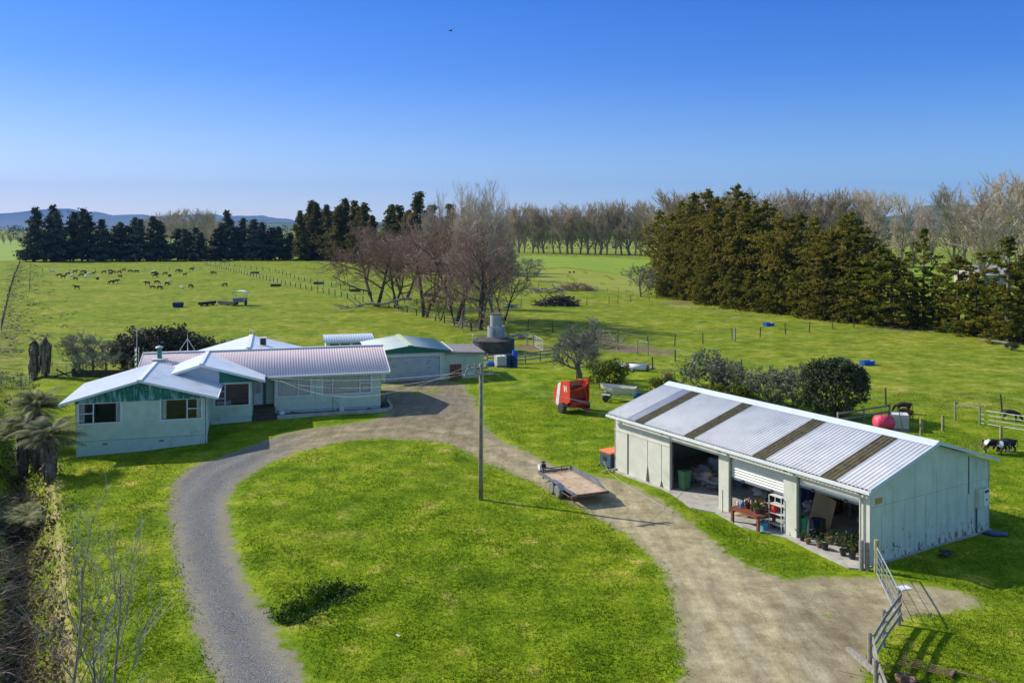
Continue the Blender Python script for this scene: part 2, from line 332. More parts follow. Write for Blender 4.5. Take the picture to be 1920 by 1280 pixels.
M['oldwood'] = mat('grey_rail_wood', (.22, .20, .175), (.36, .335, .30), 5, .9, bump=.3, rnd=.1)
M['postdark'] = mat('dark_post_wood', (.05, .042, .032), (.12, .10, .07), 4, .9, rnd=.3)
M['lichwood'] = mat('lichen_post_wood', (.22, .20, .05), (.42, .40, .22), 4, .9)
M['polewood'] = mat('pole_wood', (.20, .165, .11), (.34, .29, .20), 3, .9, bump=.3, stain=(.36, .33, .10), sscale=1.2, sth=(.55, .7))
M['wire'] = mat('fence_wire', (.32, .32, .32), rough=.5, metal=.6)
M['cable'] = mat('pale_cable', (.50, .50, .47), rough=.5)
M['galv'] = mat('galvanised_steel', (.5, .52, .54), (.62, .64, .66), 3, .4, metal=.6)
M['greysteel'] = mat('dull_grey_steel', (.14, .17, .21), (.24, .27, .31), 2, .5, metal=.4)
M['rust'] = mat('rusty_steel', (.13, .07, .045), (.26, .165, .11), 5, .85, bump=.2)
M['ply'] = mat('deck_plywood', (.42, .28, .17), (.62, .46, .31), 1.6, .8, stain=(.28, .14, .08), sscale=2.2, sth=(.52, .7))
M['plywall'] = mat('plywood_sheet', (.50, .38, .20), (.58, .46, .27), 2, .8)
M['tyre'] = mat('tyre_rubber', (.035, .035, .037), (.07, .068, .065), 6, .85)
M['dustytyre'] = mat('dusty_tyre_rubber', (.17, .165, .15), (.24, .23, .21), 6, .9)
M['rim'] = mat('wheel_rim', (.45, .46, .48), rough=.4, metal=.5)
M['red'] = mat('red_machine_paint', (.62, .045, .018), (.72, .085, .03), 2, .42, spec=.5)
M['darkred'] = mat('dark_red_paint', (.30, .02, .015), (.42, .035, .025), 2, .5)
M['black'] = mat('black_metal', (.02, .02, .022), (.04, .04, .042), 4, .6)
M['boat'] = mat('boat_cream', (.58, .58, .50), (.66, .66, .58), 2, .45)
M['orange'] = mat('orange_lid', (.85, .20, .05), (.9, .26, .09), 2, .5)
M['steelblue'] = mat('slate_box_paint', (.055, .10, .13), (.08, .13, .16), 2, .45)
M['blue'] = mat('blue_plastic', (.012, .09, .50), (.02, .13, .60), 2, .4, rnd=.05)
M['navy'] = mat('dark_blue_plastic', (.01, .03, .12), (.015, .045, .16), 2, .45)
M['green'] = mat('green_plastic', (.015, .25, .12), (.02, .32, .15), 2, .4)
M['bingreen'] = mat('bin_green_plastic', (.10, .24, .12), (.12, .28, .14), 2, .5)
M['cyan'] = mat('cyan_plastic', (.08, .36, .50), rough=.5)
M['ibc'] = mat('milky_tank_plastic', (.66, .66, .58), (.74, .74, .68), 2, .5)
M['pinkred'] = mat('pink_red_plastic', (.72, .04, .10), (.80, .12, .18), 1.2, .5)
M['redplastic'] = mat('red_plastic', (.75, .06, .03), rough=.5)
M['redbrown'] = mat('red_brown_timber', (.20, .055, .03), (.29, .09, .045), 4, .7)
M['tarp'] = mat('crumpled_tarp', (.40, .36, .33), (.55, .50, .46), 4, .8)
M['paletarp'] = mat('pale_blue_sack', (.40, .48, .58), (.5, .57, .66), 3, .7)
M['yellow'] = mat('yellow_plastic', (.62, .50, .06), rough=.5)
M['brass'] = mat('ochre_sign_plate', (.40, .24, .05), (.52, .34, .09), 8, .6)
M['shelf'] = mat('white_shelf_metal', (.66, .66, .64), rough=.5)
M['soil'] = mat('dark_soil', (.06, .045, .03), (.13, .10, .07), 5, .95, bump=.4)
M['bark'] = mat('grey_bark', (.12, .10, .085), (.25, .22, .19), 3, .95, bump=.5, stretch=(1, 1, .3))
M['barkdark'] = mat('dark_bark', (.055, .045, .036), (.12, .10, .082), 3, .95, bump=.5, stretch=(1, 1, .3))
M['barkpale'] = mat('pale_poplar_bark', (.22, .19, .13), (.38, .34, .26), 1.5, .95, rnd=.1)
M['twigred'] = mat('red_brown_twigs', (.22, .135, .105), (.36, .235, .185), .4, .95, rnd=.12)
M['twigtan'] = mat('tan_twigs', (.34, .27, .19), (.56, .48, .36), .3, .95, rnd=.12)
M['twigtall'] = mat('grey_brown_twigs', (.36, .30, .23), (.56, .49, .39), .5, .95)
M['saptwig'] = mat('pale_sapling_twigs', (.30, .25, .21), (.52, .48, .43), 2, .8)
M['twiggrey'] = mat('grey_green_twigs', (.17, .16, .12), (.29, .28, .21), .8, .95)
M['conifer'] = leafmat('dark_blue_green_needles', (.035, .055, .042), (.075, .10, .070), (.16, .15, .09), .45, .25, .12)
M['conifer2'] = leafmat('brown_green_needles', (.06, .068, .014), (.12, .115, .025), (.21, .15, .05), .5, .2, .3)
M['olive'] = leafmat('olive_brown_foliage', (.10, .108, .010), (.22, .205, .022), (.36, .24, .05), .45, .22, .35)
M['yellowgreen'] = leafmat('yellow_green_foliage', (.08, .10, .007), (.17, .18, .012), (.27, .19, .025), .55, .15, .35)
M['greyleaf'] = leafmat('grey_green_foliage', (.07, .08, .05), (.15, .165, .11), (.27, .27, .20), 1.4, .1, .15)
M['darkleaf'] = leafmat('dark_glossy_foliage', (.022, .034, .014), (.055, .075, .028), (.14, .155, .09), 2.0, .1, .12)
M['hedgeleaf'] = leafmat('red_tipped_hedge_foliage', (.020, .030, .014), (.085, .095, .055), (.34, .10, .09), 2.2, .1, .15, (.35, .55, .72))
M['citrusleaf'] = leafmat('citrus_foliage', (.035, .06, .006), (.10, .14, .010), (.20, .20, .018), 1.6, .1, .2)
M['fernleaf'] = leafmat('fern_frond_green', (.06, .08, .02), (.17, .19, .07), (.33, .30, .16), 1.8, .1, .2)
M['deadfern'] = mat('dead_frond_skirt', (.13, .095, .065), (.30, .25, .19), 3, .95)
M['weedleaf'] = leafmat('weed_leaves', (.03, .07, .01), (.07, .12, .015), (.14, .18, .04), 2, .1, .25)
M['strawm'] = mat('dry_straw', (.30, .23, .12), (.50, .40, .23), 3, .95)
M['flower'] = mat('pink_flower', (.75, .40, .45), rough=.7)
M['fruit'] = mat('yellow_fruit', (.85, .50, .03), rough=.5)
M['coat_dark'] = mat('dark_brown_coat', (.030, .020, .015), (.055, .038, .026), 3, .8)
M['coat_black'] = mat('black_coat', (.012, .011, .012), (.022, .02, .02), 3, .7)
M['coat_red'] = mat('red_brown_coat', (.17, .055, .025), (.22, .08, .04), 3, .8)
M['coat_white'] = mat('cream_coat', (.62, .56, .48), (.72, .68, .60), 3, .8)
M['coat_pied'] = mat('black_and_white_coat', (.012, .012, .013), rough=.7, stain=(.78, .76, .72), sscale=1.7, sth=(.535, .55))
M['curtain'] = mat('net_curtain', (.84, .82, .74), (.92, .90, .84), 1.2, .9, stretch=(12, 12, .2))
M['dark'] = mat('dim_interior', (.20, .16, .14), (.26, .21, .18), 2, .9)
M['room'] = mat('room_wall', (.62, .52, .42), (.70, .60, .50), 1, .9)

# ------------------------------------------------------------------ ground
def axis(lo, hi, st, lim0, lim1, g=1.13):
    a = list(np.arange(lo, hi + 1e-6, st)); d = st; x = a[-1]
    while x < lim1: d *= g; x += d; a.append(x)
    d = st; x = a[0]; b = []
    while x > lim0: d *= g; x -= d; b.append(x)
    return np.array(b[::-1] + a)
AX = axis(-50, 42, .4, -16000, 16000); AY = axis(22, 100, .4, -400, 16500)
GX, GY = np.meshgrid(AX, AY); GZ = gz(GX, GY)
lush = 1 - sst(80, 96, GY + np.maximum(0, -GX - 30) * .9 + np.maximum(0, GX - 12) * .9 - 0)
mud = np.zeros_like(GX); straw = np.zeros_like(GX)
def ell(arr, u, v, ru, rv, s=1.0):
    c = GP(u, v); rx = ru * c.y / F_PX; ry = rv * c.y ** 2 / (F_PX * (CAM_H - c.z))
    np.maximum(arr, s * np.exp(-((GX - c.x) / rx) ** 2 - ((GY - c.y) / ry) ** 2), out=arr)
for a in ((1180, 654, 70, 9, .9), (1130, 640, 60, 7, .7), (1000, 651, 45, 8, .9), (880, 607, 60, 8, .6), (1240, 660, 50, 10, .7), (960, 610, 40, 6, .4), (1270, 568, 50, 4, .8), (1330, 580, 60, 5, .6),
          (1400, 592, 80, 5, .55), (1700, 618, 160, 8, .6), (1830, 835, 60, 14, .55), (1690, 1096, 60, 16, .3), (1890, 780, 40, 8, .4), (350, 590, 70, 9, .35), (1210, 628, 80, 8, .35), (430, 575, 40, 4, .4),
          (100, 1000, 30, 60, .3), (1730, 1075, 40, 10, .3), (480, 490, 60, 3, .5), (1560, 1180, 70, 70, .25)): ell(mud, *a)
for a in ((520, 632, 70, 6, .5), (630, 655, 60, 10, .5), (400, 570, 70, 4, .6), (430, 640, 50, 8, .55), (1280, 574, 45, 5, .7), (1380, 596, 20, 3, .6), (1530, 617, 25, 3, .6), (1040, 690, 20, 2, .6),
          (190, 518, 60, 2, .4), (1540, 540, 60, 3, .3), (570, 850, 60, 16, .42), (470, 875, 30, 25, .45), (1360, 600, 30, 4, .5), (1380, 800, 40, 10, .3), (1640, 745, 60, 8, .35)): ell(straw, *a)
S_ = ditch_s(GX, GY)
straw = np.maximum(straw, .62 * np.exp(-((S_ - .2) / .9) ** 2) * (1 - sst(58, 66, GY)))
mud = np.maximum(mud, .55 * np.exp(-((S_ + 1.6) / 1.1) ** 2) * (1 - sst(60, 80, GY)))
mud = np.maximum(mud, .50 * np.exp(-((S_ + 3) / 4.5) ** 2) * sst(80, 100, GY) * (1 - sst(300, 400, GY)))
ny, nx = GX.shape; idx = np.arange(ny * nx).reshape(ny, nx)
def cellfaces(mask=None):
    q = np.stack([idx[:-1, :-1], idx[:-1, 1:], idx[1:, 1:], idx[1:, :-1]], -1).reshape(-1, 4)
    return q if mask is None else q[mask.reshape(-1)]
V = np.stack([GX, GY, GZ], -1).reshape(-1, 3)
g = npmesh('ground', V, cellfaces(), M['ground'], smooth=True, k=4, attr=dict(lush=lush, mud=mud, straw=straw)); tag(g, kind='structure')

# driveway: outline traced on the ground, cut from the same grid so that it hugs the terrain
OUT = [(395, 1290), (370, 1210), (340, 1110), (322, 1030), (312, 960), (322, 905), (350, 878), (380, 866), (430, 850), (517, 817), (570, 805), (630, 797), (705, 787), (723, 775), (716, 745), (715, 712), (835, 712), (872, 720), (880, 738),
       (892, 747), (893, 760), (897, 772), (912, 801), (926, 814), (950, 830), (1010, 857), (1040, 872), (1125, 893), (1165, 902), (1200, 916), (1245, 938), (1290, 975), (1330, 1005), (1370, 1040), (1420, 1068), (1480, 1086), (1540, 1080),
       (1600, 1082), (1640, 1080), (1690, 1092), (1760, 1100), (1830, 1118), (1850, 1136), (1780, 1152), (1715, 1158), (1660, 1180), (1635, 1230), (1620, 1290), (1640, 1500), (1300, 1500), (1280, 1290), (1275, 1240), (1265, 1190), (1258, 1130), (1245, 1075), (1210, 1035),
       (1180, 1008), (1120, 975), (1080, 950), (1040, 930), (1000, 905), (950, 885), (910, 868), (880, 850), (840, 832), (780, 825), (720, 822), (640, 828), (560, 848), (500, 872), (450, 902), (430, 940), (432, 990), (445, 1040),
       (470, 1100), (510, 1160), (540, 1210), (570, 1250), (590, 1290), (700, 1500), (440, 1500)]
PO = np.array([GP(u, v)[:2] for u, v in OUT])
def sdf(X, Y, P):
    d = np.full(X.shape, 1e9); ins = np.zeros(X.shape, bool); n = len(P)
    for i in range(n):
        ax, ay = P[i]; bx_, by = P[(i + 1) % n]; ex, ey = bx_ - ax, by - ay
        t = np.clip(((X - ax) * ex + (Y - ay) * ey) / (ex * ex + ey * ey + 1e-12), 0, 1)
        d = np.minimum(d, np.hypot(X - ax - t * ex, Y - ay - t * ey))
        c = ((ay > Y) != (by > Y)) & (X < (bx_ - ax) * (Y - ay) / (by - ay + 1e-12) + ax); ins ^= c
    return np.where(ins, d, -d)
near = (GX > -32) & (GX < 28) & (GY > 10) & (GY < 90)
SDF = np.full(GX.shape, -9.); SDF[near] = sdf(GX[near], GY[near], PO)
cm = (np.maximum.reduce([SDF[:-1, :-1], SDF[:-1, 1:], SDF[1:, 1:], SDF[1:, :-1]]) > -.35)
used = cellfaces(cm); un, inv = np.unique(used, return_inverse=True)
Vd = V[un].copy(); Vd[:, 2] += .012
xl = -5.7 + (Vd[:, 1] - 27) * (-9.9 / 28.9); grey = 1 - sst(-2.0, 4.0, Vd[:, 0] - xl)
grey = np.maximum(grey, .45 * np.exp(-((Vd[:, 0] + 7) / 5) ** 2 - ((Vd[:, 1] - 71) / 5) ** 2))
weedy = np.zeros(len(Vd))
for (u, v, ru, rv, s) in ((800, 735, 60, 14, .75), (740, 722, 40, 8, .8), (1560, 1160, 60, 60, .55), (1440, 1085, 50, 20, .45), (880, 790, 40, 12, .45), (1600, 1110, 80, 20, .40), (1290, 1180, 22, 70, .6), (1270, 1260, 30, 50, .6), (640, 812, 80, 6, .25), (1030, 900, 30, 8, .3)):
    c = GP(u, v); rx = ru * c.y / F_PX; ry = rv * c.y ** 2 / (F_PX * CAM_H)
    weedy = np.maximum(weedy, s * np.exp(-((Vd[:, 0] - c.x) / rx) ** 2 - ((Vd[:, 1] - c.y) / ry) ** 2))
dsd = SDF.reshape(-1)[un]
def pdist(X, Y, pts):
    P_ = [GP(u, v) for u, v in pts]; d = np.full(X.shape, 1e9)
    for a, b in zip(P_[:-1], P_[1:]):
        ex, ey = b.x - a.x, b.y - a.y; t = np.clip(((X - a.x) * ex + (Y - a.y) * ey) / (ex * ex + ey * ey), 0, 1); d = np.minimum(d, np.hypot(X - a.x - t * ex, Y - a.y - t * ey))
    return d
c1 = pdist(Vd[:, 0], Vd[:, 1], [(500, 1320), (440, 1180), (385, 1040), (372, 950), (410, 890), (500, 850), (620, 812), (760, 806), (870, 818), (960, 862), (1060, 905), (1150, 945), (1230, 1000), (1310, 1070), (1390, 1160), (1420, 1300)])
c2 = pdist(Vd[:, 0], Vd[:, 1], [(1290, 1010), (1400, 1085), (1520, 1120), (1700, 1120), (1800, 1130)])
trk = np.maximum(np.exp(-((c1 - .9) / .42) ** 2), .7 * np.exp(-((c2 - .85) / .35) ** 2)); weedy = np.maximum(weedy, .46 * np.exp(-(c1 / .3) ** 2) * sst(30, 40, Vd[:, 1])); dk = np.maximum(sst(46, 60, Vd[:, 1]), .9 * np.exp(-((Vd[:, 0] - 11.3) / 1.6) ** 2 - ((Vd[:, 1] - 31.5) / 3.5) ** 2))
tag(npmesh('driveway', Vd, inv, M['drive'], smooth=True, k=4, attr=dict(trk=trk, dk=dk, sd=dsd, grey=grey, weedy=weedy, lush=np.ones(len(Vd)))), kind='structure')

# bright crop fields, far paddocks: sheets lying a few centimetres over the ground
M['crop'] = mat('bright_crop_grass', (.17, .27, .0), (.23, .31, .0), .05, .9, stain=(.27, .28, .03), sscale=.03, sth=(.55, .75))
M['crop2'] = mat('pale_paddock_grass', (.20, .24, .0), (.27, .28, .02), .05, .9)
M['woodland'] = mat('far_woodland', (.035, .045, .03), (.075, .07, .05), .02, .95)
def sheet(name, pts, m, z):
    mb = MB(); P = [G(u, v) for u, v in pts]; mb.add([(p.x, p.y, z) for p in P], [tuple(range(len(P)))]); return tag(mb.build(name, m), kind='structure')
sheet('field', [(960, 507), (1060, 500.5), (1110, 507), (1180, 516), (1225, 519), (1260, 490), (1100, 481), (1000, 479), (940, 482)], M['crop'], .03)
sheet('field', [(940, 527), (960, 510), (1060, 503), (1225, 522), (1215, 551), (1100, 540), (1010, 532)], M['crop2'], .025)
sheet('field', [(-300, 489), (30, 489), (52, 486), (60, 450), (-300, 447)], M['crop'], .03)
sheet('field', [(60, 486), (560, 484), (560, 447), (60, 447)], M['crop'], .03)
sheet('field', [(1700, 520), (1720, 495), (1990, 470), (2100, 530), (1960, 560), (1760, 560)], M['crop'], .03)
sheet('field', [(1620, 470), (1650, 442), (2300, 442), (2300, 465)], M['crop2'], .03)
sheet('field', [(900, 470), (930, 452), (1500, 452), (1600, 474)], M['crop2'], .02)

# hills and mountains, built at their distance as long ridges with real depth
def ridge(name, prof, Y, depth, m, seed, lo=0, amp=.07, step=4, jag=0):
    us = np.arange(prof[0][0], prof[-1][0] + .1, step); vt = np.interp(us, [p[0] for p in prof], [p[1] for p in prof])
    vt = vt - jag * np.array([mnoise.fractal(Vector((u_ * .035, seed, 0)), 1.0, 2.0, 4) for u_ in us]); rows = 21; V_ = []; n = len(us)
    for j in range(rows):
        t = j / (rows - 1); k = sin(min(t * 1.25, 1) * pi / 2) if t < .8 else cos((t - .8) / .2 * pi / 2 * .9)
        for u, v in zip(us, vt):
            y = Y + (t - .8) * depth; x = (u - CX) * Y / F_PX
            h = max(hgt(v, Y), 1) * k * (y / Y if t < .8 else 1)
            nn = mnoise.fractal(Vector((x / depth * 3.2 + seed, t * 4, seed)), 1.0, 2.1, 6)
            V_.append((x, y, lo + h * (1 + amp * 3.2 * nn * min(1, abs(t - .8) * 2.2))))
    F_ = [(j * n + i, j * n + i + 1, (j + 1) * n + i + 1, (j + 1) * n + i) for j in range(rows - 1) for i in range(n - 1)]
    return tag(npmesh(name, V_, F_, m, smooth=True, k=4), kind='structure')
M['mount'] = mat('mountain_bush', (.06, .08, .075), (.10, .12, .10), .0009, .95)
M['hillgreen'] = mat('hill_pasture_and_bush', (.028, .045, .03), (.06, .09, .035), .004, .95, stain=(.10, .16, .03), sscale=.003, sth=(.52, .6))
ridge('mountains', [(-200, 415), (0, 408), (25, 404), (50, 400.5), (70, 404), (88, 402), (115, 398.5), (130, 393), (145, 398), (162, 400), (180, 397.5), (200, 402), (220, 407), (250, 403.5), (275, 404), (330, 407), (400, 401), (425, 406), (450, 404), (480, 406), (493, 405.5), (517, 409), (535, 411), (552, 413), (600, 420)], 13500, 5000, M['mount'], 3, step=2, jag=5)
ridge('hills', [(330, 423), (440, 418), (480, 415.5), (500, 416), (520, 416.5), (530, 415), (560, 420), (700, 418), (820, 407), (900, 406), (960, 405), (1080, 406), (1200, 404), (1300, 407), (1500, 405), (1640, 408), (1700, 402), (1720, 397), (1735, 387), (1745, 384.5), (1790, 384), (1822, 389), (1868, 391), (1920, 389), (1990, 395), (2200, 410)], 5200, 2400, M['hillgreen'], 9, jag=1.5)
# far woodland belts on the plain: too many trees to count
def belt(u0, u1, Y, hmean, seed, m='woodland', name='far_trees'):
    r = random.Random(seed); V_ = []; F_ = []
    x = (u0 - CX) * Y / F_PX; x1 = (u1 - CX) * Y / F_PX
    while x < x1:
        h = hmean * r.uniform(.6, 1.25); w = h * r.uniform(.4, .8); c = Vector((x, Y + r.uniform(-12, 12), h * .5))
        for k in range(46):
            a, b = r.uniform(0, 2 * pi), r.uniform(-.95, 1); q = sqrt(1 - b * b) * w * r.uniform(.6, 1); p = c + Vector((q * cos(a), q * sin(a), b * h * .52))
            s = h * .09; o = len(V_)
            for _ in range(3): V_.append(p + Vector((r.uniform(-s, s), r.uniform(-s, s), r.uniform(-s, s))) * 1.6)
            F_.append((o, o + 1, o + 2))
        x += w * r.uniform(.8, 1.6)
    return tag(npmesh(name, V_, F_, M[m]), 'distant belt of small dark trees along the plain', None, None, 'stuff')
M['farleaf'] = mat('far_tree_foliage', (.025, .035, .025), (.055, .055, .04), .05, .95)
for a in ((-60, 60, 1500, 13, 1), (0, 560, 2300, 15, 2), (180, 600, 1300, 10, 3), (-60, 200, 900, 7, 7), (640, 1240, 1500, 12, 4), (1580, 2000, 1100, 10, 5), (1400, 2000, 2200, 15, 6), (900, 1700, 900, 9, 8)): belt(*a, m='farleaf')

M['farscrub'] = mat('far_brown_scrub', (.085, .065, .045), (.17, .13, .085), .25, .95)
belt(930, 1720, 560, 6, 21, 'farscrub', 'far_scrub'); belt(1560, 2010, 640, 8, 22, 'farscrub', 'far_scrub'); belt(1640, 1960, 330, 3.5, 23, 'farscrub', 'far_scrub')
# ------------------------------------------------------------------ grass tufts on the near lawn
def grass(seed, n, y0, y1, hmin, hmax, name='grass_tufts', m=None, reg=None, smin=.3):
    r = np.random.default_rng(seed)
    y = y0 * (y1 / y0) ** r.random(n * 2); x = (r.random(n * 2) * 2060 - 70 - CX) * y / F_PX
    s = ditch_s(x, y); ok = s > smin
    jx = np.clip(np.searchsorted(AX, x) - 1, 0, nx - 1); jy = np.clip(np.searchsorted(AY, y) - 1, 0, ny - 1); ok &= SDF[jy, jx] < r.normal(-.05, .16, n * 2)
    for (o, a, b, lo0, hi0, lo1, hi1) in ((HO, HE1, HE2, -20.3, .3, -6.8, 14), (HO, HE1, HE2, -.5, 11, 11.5, 22), (SCN, SD, SN, -.2, 17.1, -1.2, 8.7)):
        p = (x - o.x) * a.x + (y - o.y) * a.y; q = (x - o.x) * b.x + (y - o.y) * b.y; ok &= ~((p > lo0) & (p < hi0) & (q > lo1) & (q < hi1))
    if reg is not None: ok &= reg(x, y)
    x = x[ok][:n]; y = y[ok][:n]; k = len(x); z = gz(x, y)
    patch = np.sin(x * 1.3 + np.sin(y * .8) * 2) * np.sin(y * 1.1 + np.sin(x * .7) * 2)
    h = (hmin + (hmax - hmin) * r.random(k) ** 2) * (1 + .35 * patch)
    V_ = np.zeros((k, 2, 3, 3), np.float32); 
    for b in range(2):
        a = r.random(k) * 2 * pi; w = h * .5 + .012; ox = (r.random(k) - .5) * .08; oy = (r.random(k) - .5) * .08
        lx, ly = (r.random(k) - .5) * h * 1.3, (r.random(k) - .5) * h * 1.3
        V_[:, b, 0] = np.stack([x + ox - np.cos(a) * w / 2, y + oy - np.sin(a) * w / 2, z - .01], -1)
        V_[:, b, 1] = np.stack([x + ox + np.cos(a) * w / 2, y + oy + np.sin(a) * w / 2, z - .01], -1)
        V_[:, b, 2] = np.stack([x + ox + lx, y + oy + ly, z + h], -1)
    return tag(npmesh(name, V_.reshape(-1, 3), np.arange(k * 6), m or M['tuft']), 'short uneven lawn grass', None, None, 'stuff')
def tuft_mat():
    m, n, l, p = newmat('grass_blades'); pos = n.new('ShaderNodeNewGeometry').outputs['Position']
    col = ramp(n, l, nz(n, l, pos, .55, 4, .6), [(.26, (.105, .19, .004)), (.44, (.175, .275, .006)), (.58, (.235, .33, .010)), (.74, (.44, .42, .08))])
    col = mixc(n, l, 1.0, col, ramp(n, l, nz(n, l, pos, 9, 2, .6), [(.3, (.6, .65, .6)), (.5, (1, 1, 1)), (.7, (1.35, 1.25, 1.5))]), 'MULTIPLY')
    l.new(col, p.inputs['Base Color']); p.inputs['Roughness'].default_value = .6; p.inputs['Specular IOR Level'].default_value = .3
    t = n.new('ShaderNodeBsdfTranslucent'); l.new(col, t.inputs[0]); ms = n.new('ShaderNodeMixShader'); ms.inputs[0].default_value = .3
    l.new(p.outputs[0], ms.inputs[1]); l.new(t.outputs[0], ms.inputs[2]); l.new(ms.outputs[0], n['Material Output'].inputs[0]); return m
M['tuft'] = tuft_mat()
grass(11, 210000, 26, 75, .02, .085)
grass(12, 3200, 30, 38, .06, .16, m=M['weedleaf'], reg=lambda x, y: (((x + 7.4) / 1.9) ** 2 + ((y - 33.9) / 2.0) ** 2) < 1, name='lawn_weeds')
grass(13, 9000, 26, 62, .08, .26, reg=lambda x, y: (np.abs(ditch_s(x, y) - .8) < .6), name='rank_grass')
grass(14, 9000, 26, 62, .08, .24, m=M['strawm'], reg=lambda x, y: (np.abs(ditch_s(x, y) + .1 + .5 * np.sin(y * .9)) < .75), name='dry_grass', smin=-2)

# ------------------------------------------------------------------ trees
PROTO = {}
def leaf_tris(V_, pts, size, n, r, spread):
    """n small leaf triangles scattered round each point of pts"""
    pts = np.asarray(pts, float); k = len(pts)
    c = np.repeat(pts, n, 0) + r.normal(0, 1, (k * n, 3)) * np.asarray(spread) * .5
    a = r.normal(0, 1, (k * n, 3)); a /= np.linalg.norm(a, axis=1)[:, None]; b = r.normal(0, 1, (k * n, 3)); b = np.cross(a, b); b /= np.linalg.norm(b, axis=1)[:, None] + 1e-9
    s = size * (.6 + .8 * r.random((k * n, 1)))
    V_.append(np.stack([c - a * s * .55, c + a * s * .55, c + b * s], 1).reshape(-1, 3))
def conifer(kind, H, Wd, seed, m, bark, top=.12, full=.92, size=.45, nb=95, per=9, shape='cone', base=.06, droop=.15, ragged=.35):
    r = np.random.default_rng(seed); pts = []; t = thing(kind, '-', 'tree')
    tk = MB(); p0 = Vector((0, 0, -.4)); lean = r.normal(0, .012 * H, 2)
    P = [p0 + Vector((lean[0] * f, lean[1] * f, (H * .93 + .4) * f)) for f in (0, .25, .5, .75, 1)]
    tk.path(P, [H * .020, H * .016, H * .012, H * .007, .03], 7)
    for i in range(nb):
        f = base + (1 - base) * (i + r.random()) / nb
        if shape == 'cone': rad = Wd / 2 * min(1, (1 - f) * 1.15 + .10) * (1 if f > .16 else .75 + f * 1.5)
        elif shape == 'column': rad = Wd / 2 * min(1, (1 - f) * 3.0 + .04) * (.92 + .08 * sin(f * 21 + seed))
        else: rad = Wd / 2 * (sin(pi * min(1, (f * .9 + .1))) ** .6)
        L = rad * (1 - ragged + ragged * 1.5 * r.random()); a = r.random() * 2 * pi; z = H * f; up = .35 * f - droop
        d = np.array([cos(a), sin(a), up]); b0 = np.array([lean[0] * f, lean[1] * f, z])
        nn = max(2, int(2 + L * 1.6))
        for q in range(nn):
            g_ = (.30 + .70 * (q + 1) / nn); pts.append(b0 + d * L * g_ + r.normal(0, .10 * L + .05, 3) * [1, 1, .6])
        if i % 3 == 0: tk.tube(b0, b0 + d * L * .8, H * .0035 + .012, .01, 4, False)
    pts.append(np.array([lean[0], lean[1], H * .98])); pts.append(np.array([lean[0], lean[1], H * .95]))
    V_ = []; leaf_tris(V_, pts, size, per, r, (size * 1.25, size * 1.25, size * .8)); V_ = np.concatenate(V_)
    tk.build('trunk', M[bark], t, True); npmesh('crown', V_, np.arange(len(V_)), M[m], t); t['H'] = H; return t
def bare(kind, H, Wd, seed, twig, bark, style='vase', levels=4, nlimb=6, tr=None, fork=.22, split=(5, 5, 5), tw=.022, trunks=1, wig=.12):
    r = random.Random(seed); t = thing(kind, '-', 'tree'); tk = MB(); cr = MB()
    tr = tr or H * .022
    def grow(p, d, L, rad, lev):
        n = 4 if lev < 2 else 3; pts = [p]; rs = [rad]; dd = d.copy()
        for k in range(n):
            up = {'vase': .10, 'poplar': .16, 'willow': .06, 'round': .05}[style]
            dd = (dd + Vector((r.gauss(0, wig), r.gauss(0, wig), r.gauss(0, wig) + up))).normalized()
            pts.append(pts[-1] + dd * (L / n)); rs.append(rad * (1 - .62 * (k + 1) / n))
        tgt = tk if lev <= 1 else cr
        tgt.path(pts, rs, 6 if lev == 0 else 5 if lev == 1 else 3)
        if lev >= levels: return
        ns = nlimb if lev == 0 else split[min(lev - 1, len(split) - 1)]
        for i in range(ns):
            f = (fork + (1 - fork) * (i + r.random() * .7) / ns) if lev == 0 else (.25 + .75 * (i + r.random()) / ns)
            f = min(f, .99); seg = f * n; k = int(seg); q = pts[k].lerp(pts[k + 1], seg - k)
            base = (pts[k + 1] - pts[k]).normalized(); side = base.orthogonal().normalized(); side.rotate(Matrix.Rotation(r.uniform(0, 2 * pi) if lev else 2.4 * i + r.uniform(-.4, .4), 3, base))
            sp = {'vase': (.75, .7), 'poplar': (.48, .45), 'willow': (.95, .75), 'round': (1.0, .8)}[style][0 if lev == 0 else 1] * r.uniform(.7, 1.3)
            nd = (base * cos(sp) + side * sin(sp)); nd.normalize()
            nl = L * ({'vase': .62, 'poplar': .50, 'willow': .60, 'round': .60}[style] if lev == 0 else .55) * r.uniform(.75, 1.2) * (1 - .35 * f if lev == 0 else 1)
            grow(q, nd, nl, max(rs[k] * .5, tw * (1 if lev >= levels - 1 else 1.7)), lev + 1)
    for k in range(trunks):
        a = 2 * pi * k / trunks + r.random(); sp = 0 if trunks == 1 else .32
        grow(Vector((cos(a) * sp * .4, sin(a) * sp * .4, -.4)), Vector((cos(a) * sp, sin(a) * sp, 1)).normalized(), H * .62, tr, 0)
    mz = max(v[2] for v in cr.v); k = H / mz; mw = np.percentile(np.abs(np.array([v[:2] for v in cr.v])), 97); kx = (Wd / 2) / mw
    for b in (tk, cr): b.v = [(x * kx, y * kx, z * k) for x, y, z in b.v]
    tk.build('trunk', M[bark], t, True); cr.build('crown', M[twig], t); return t
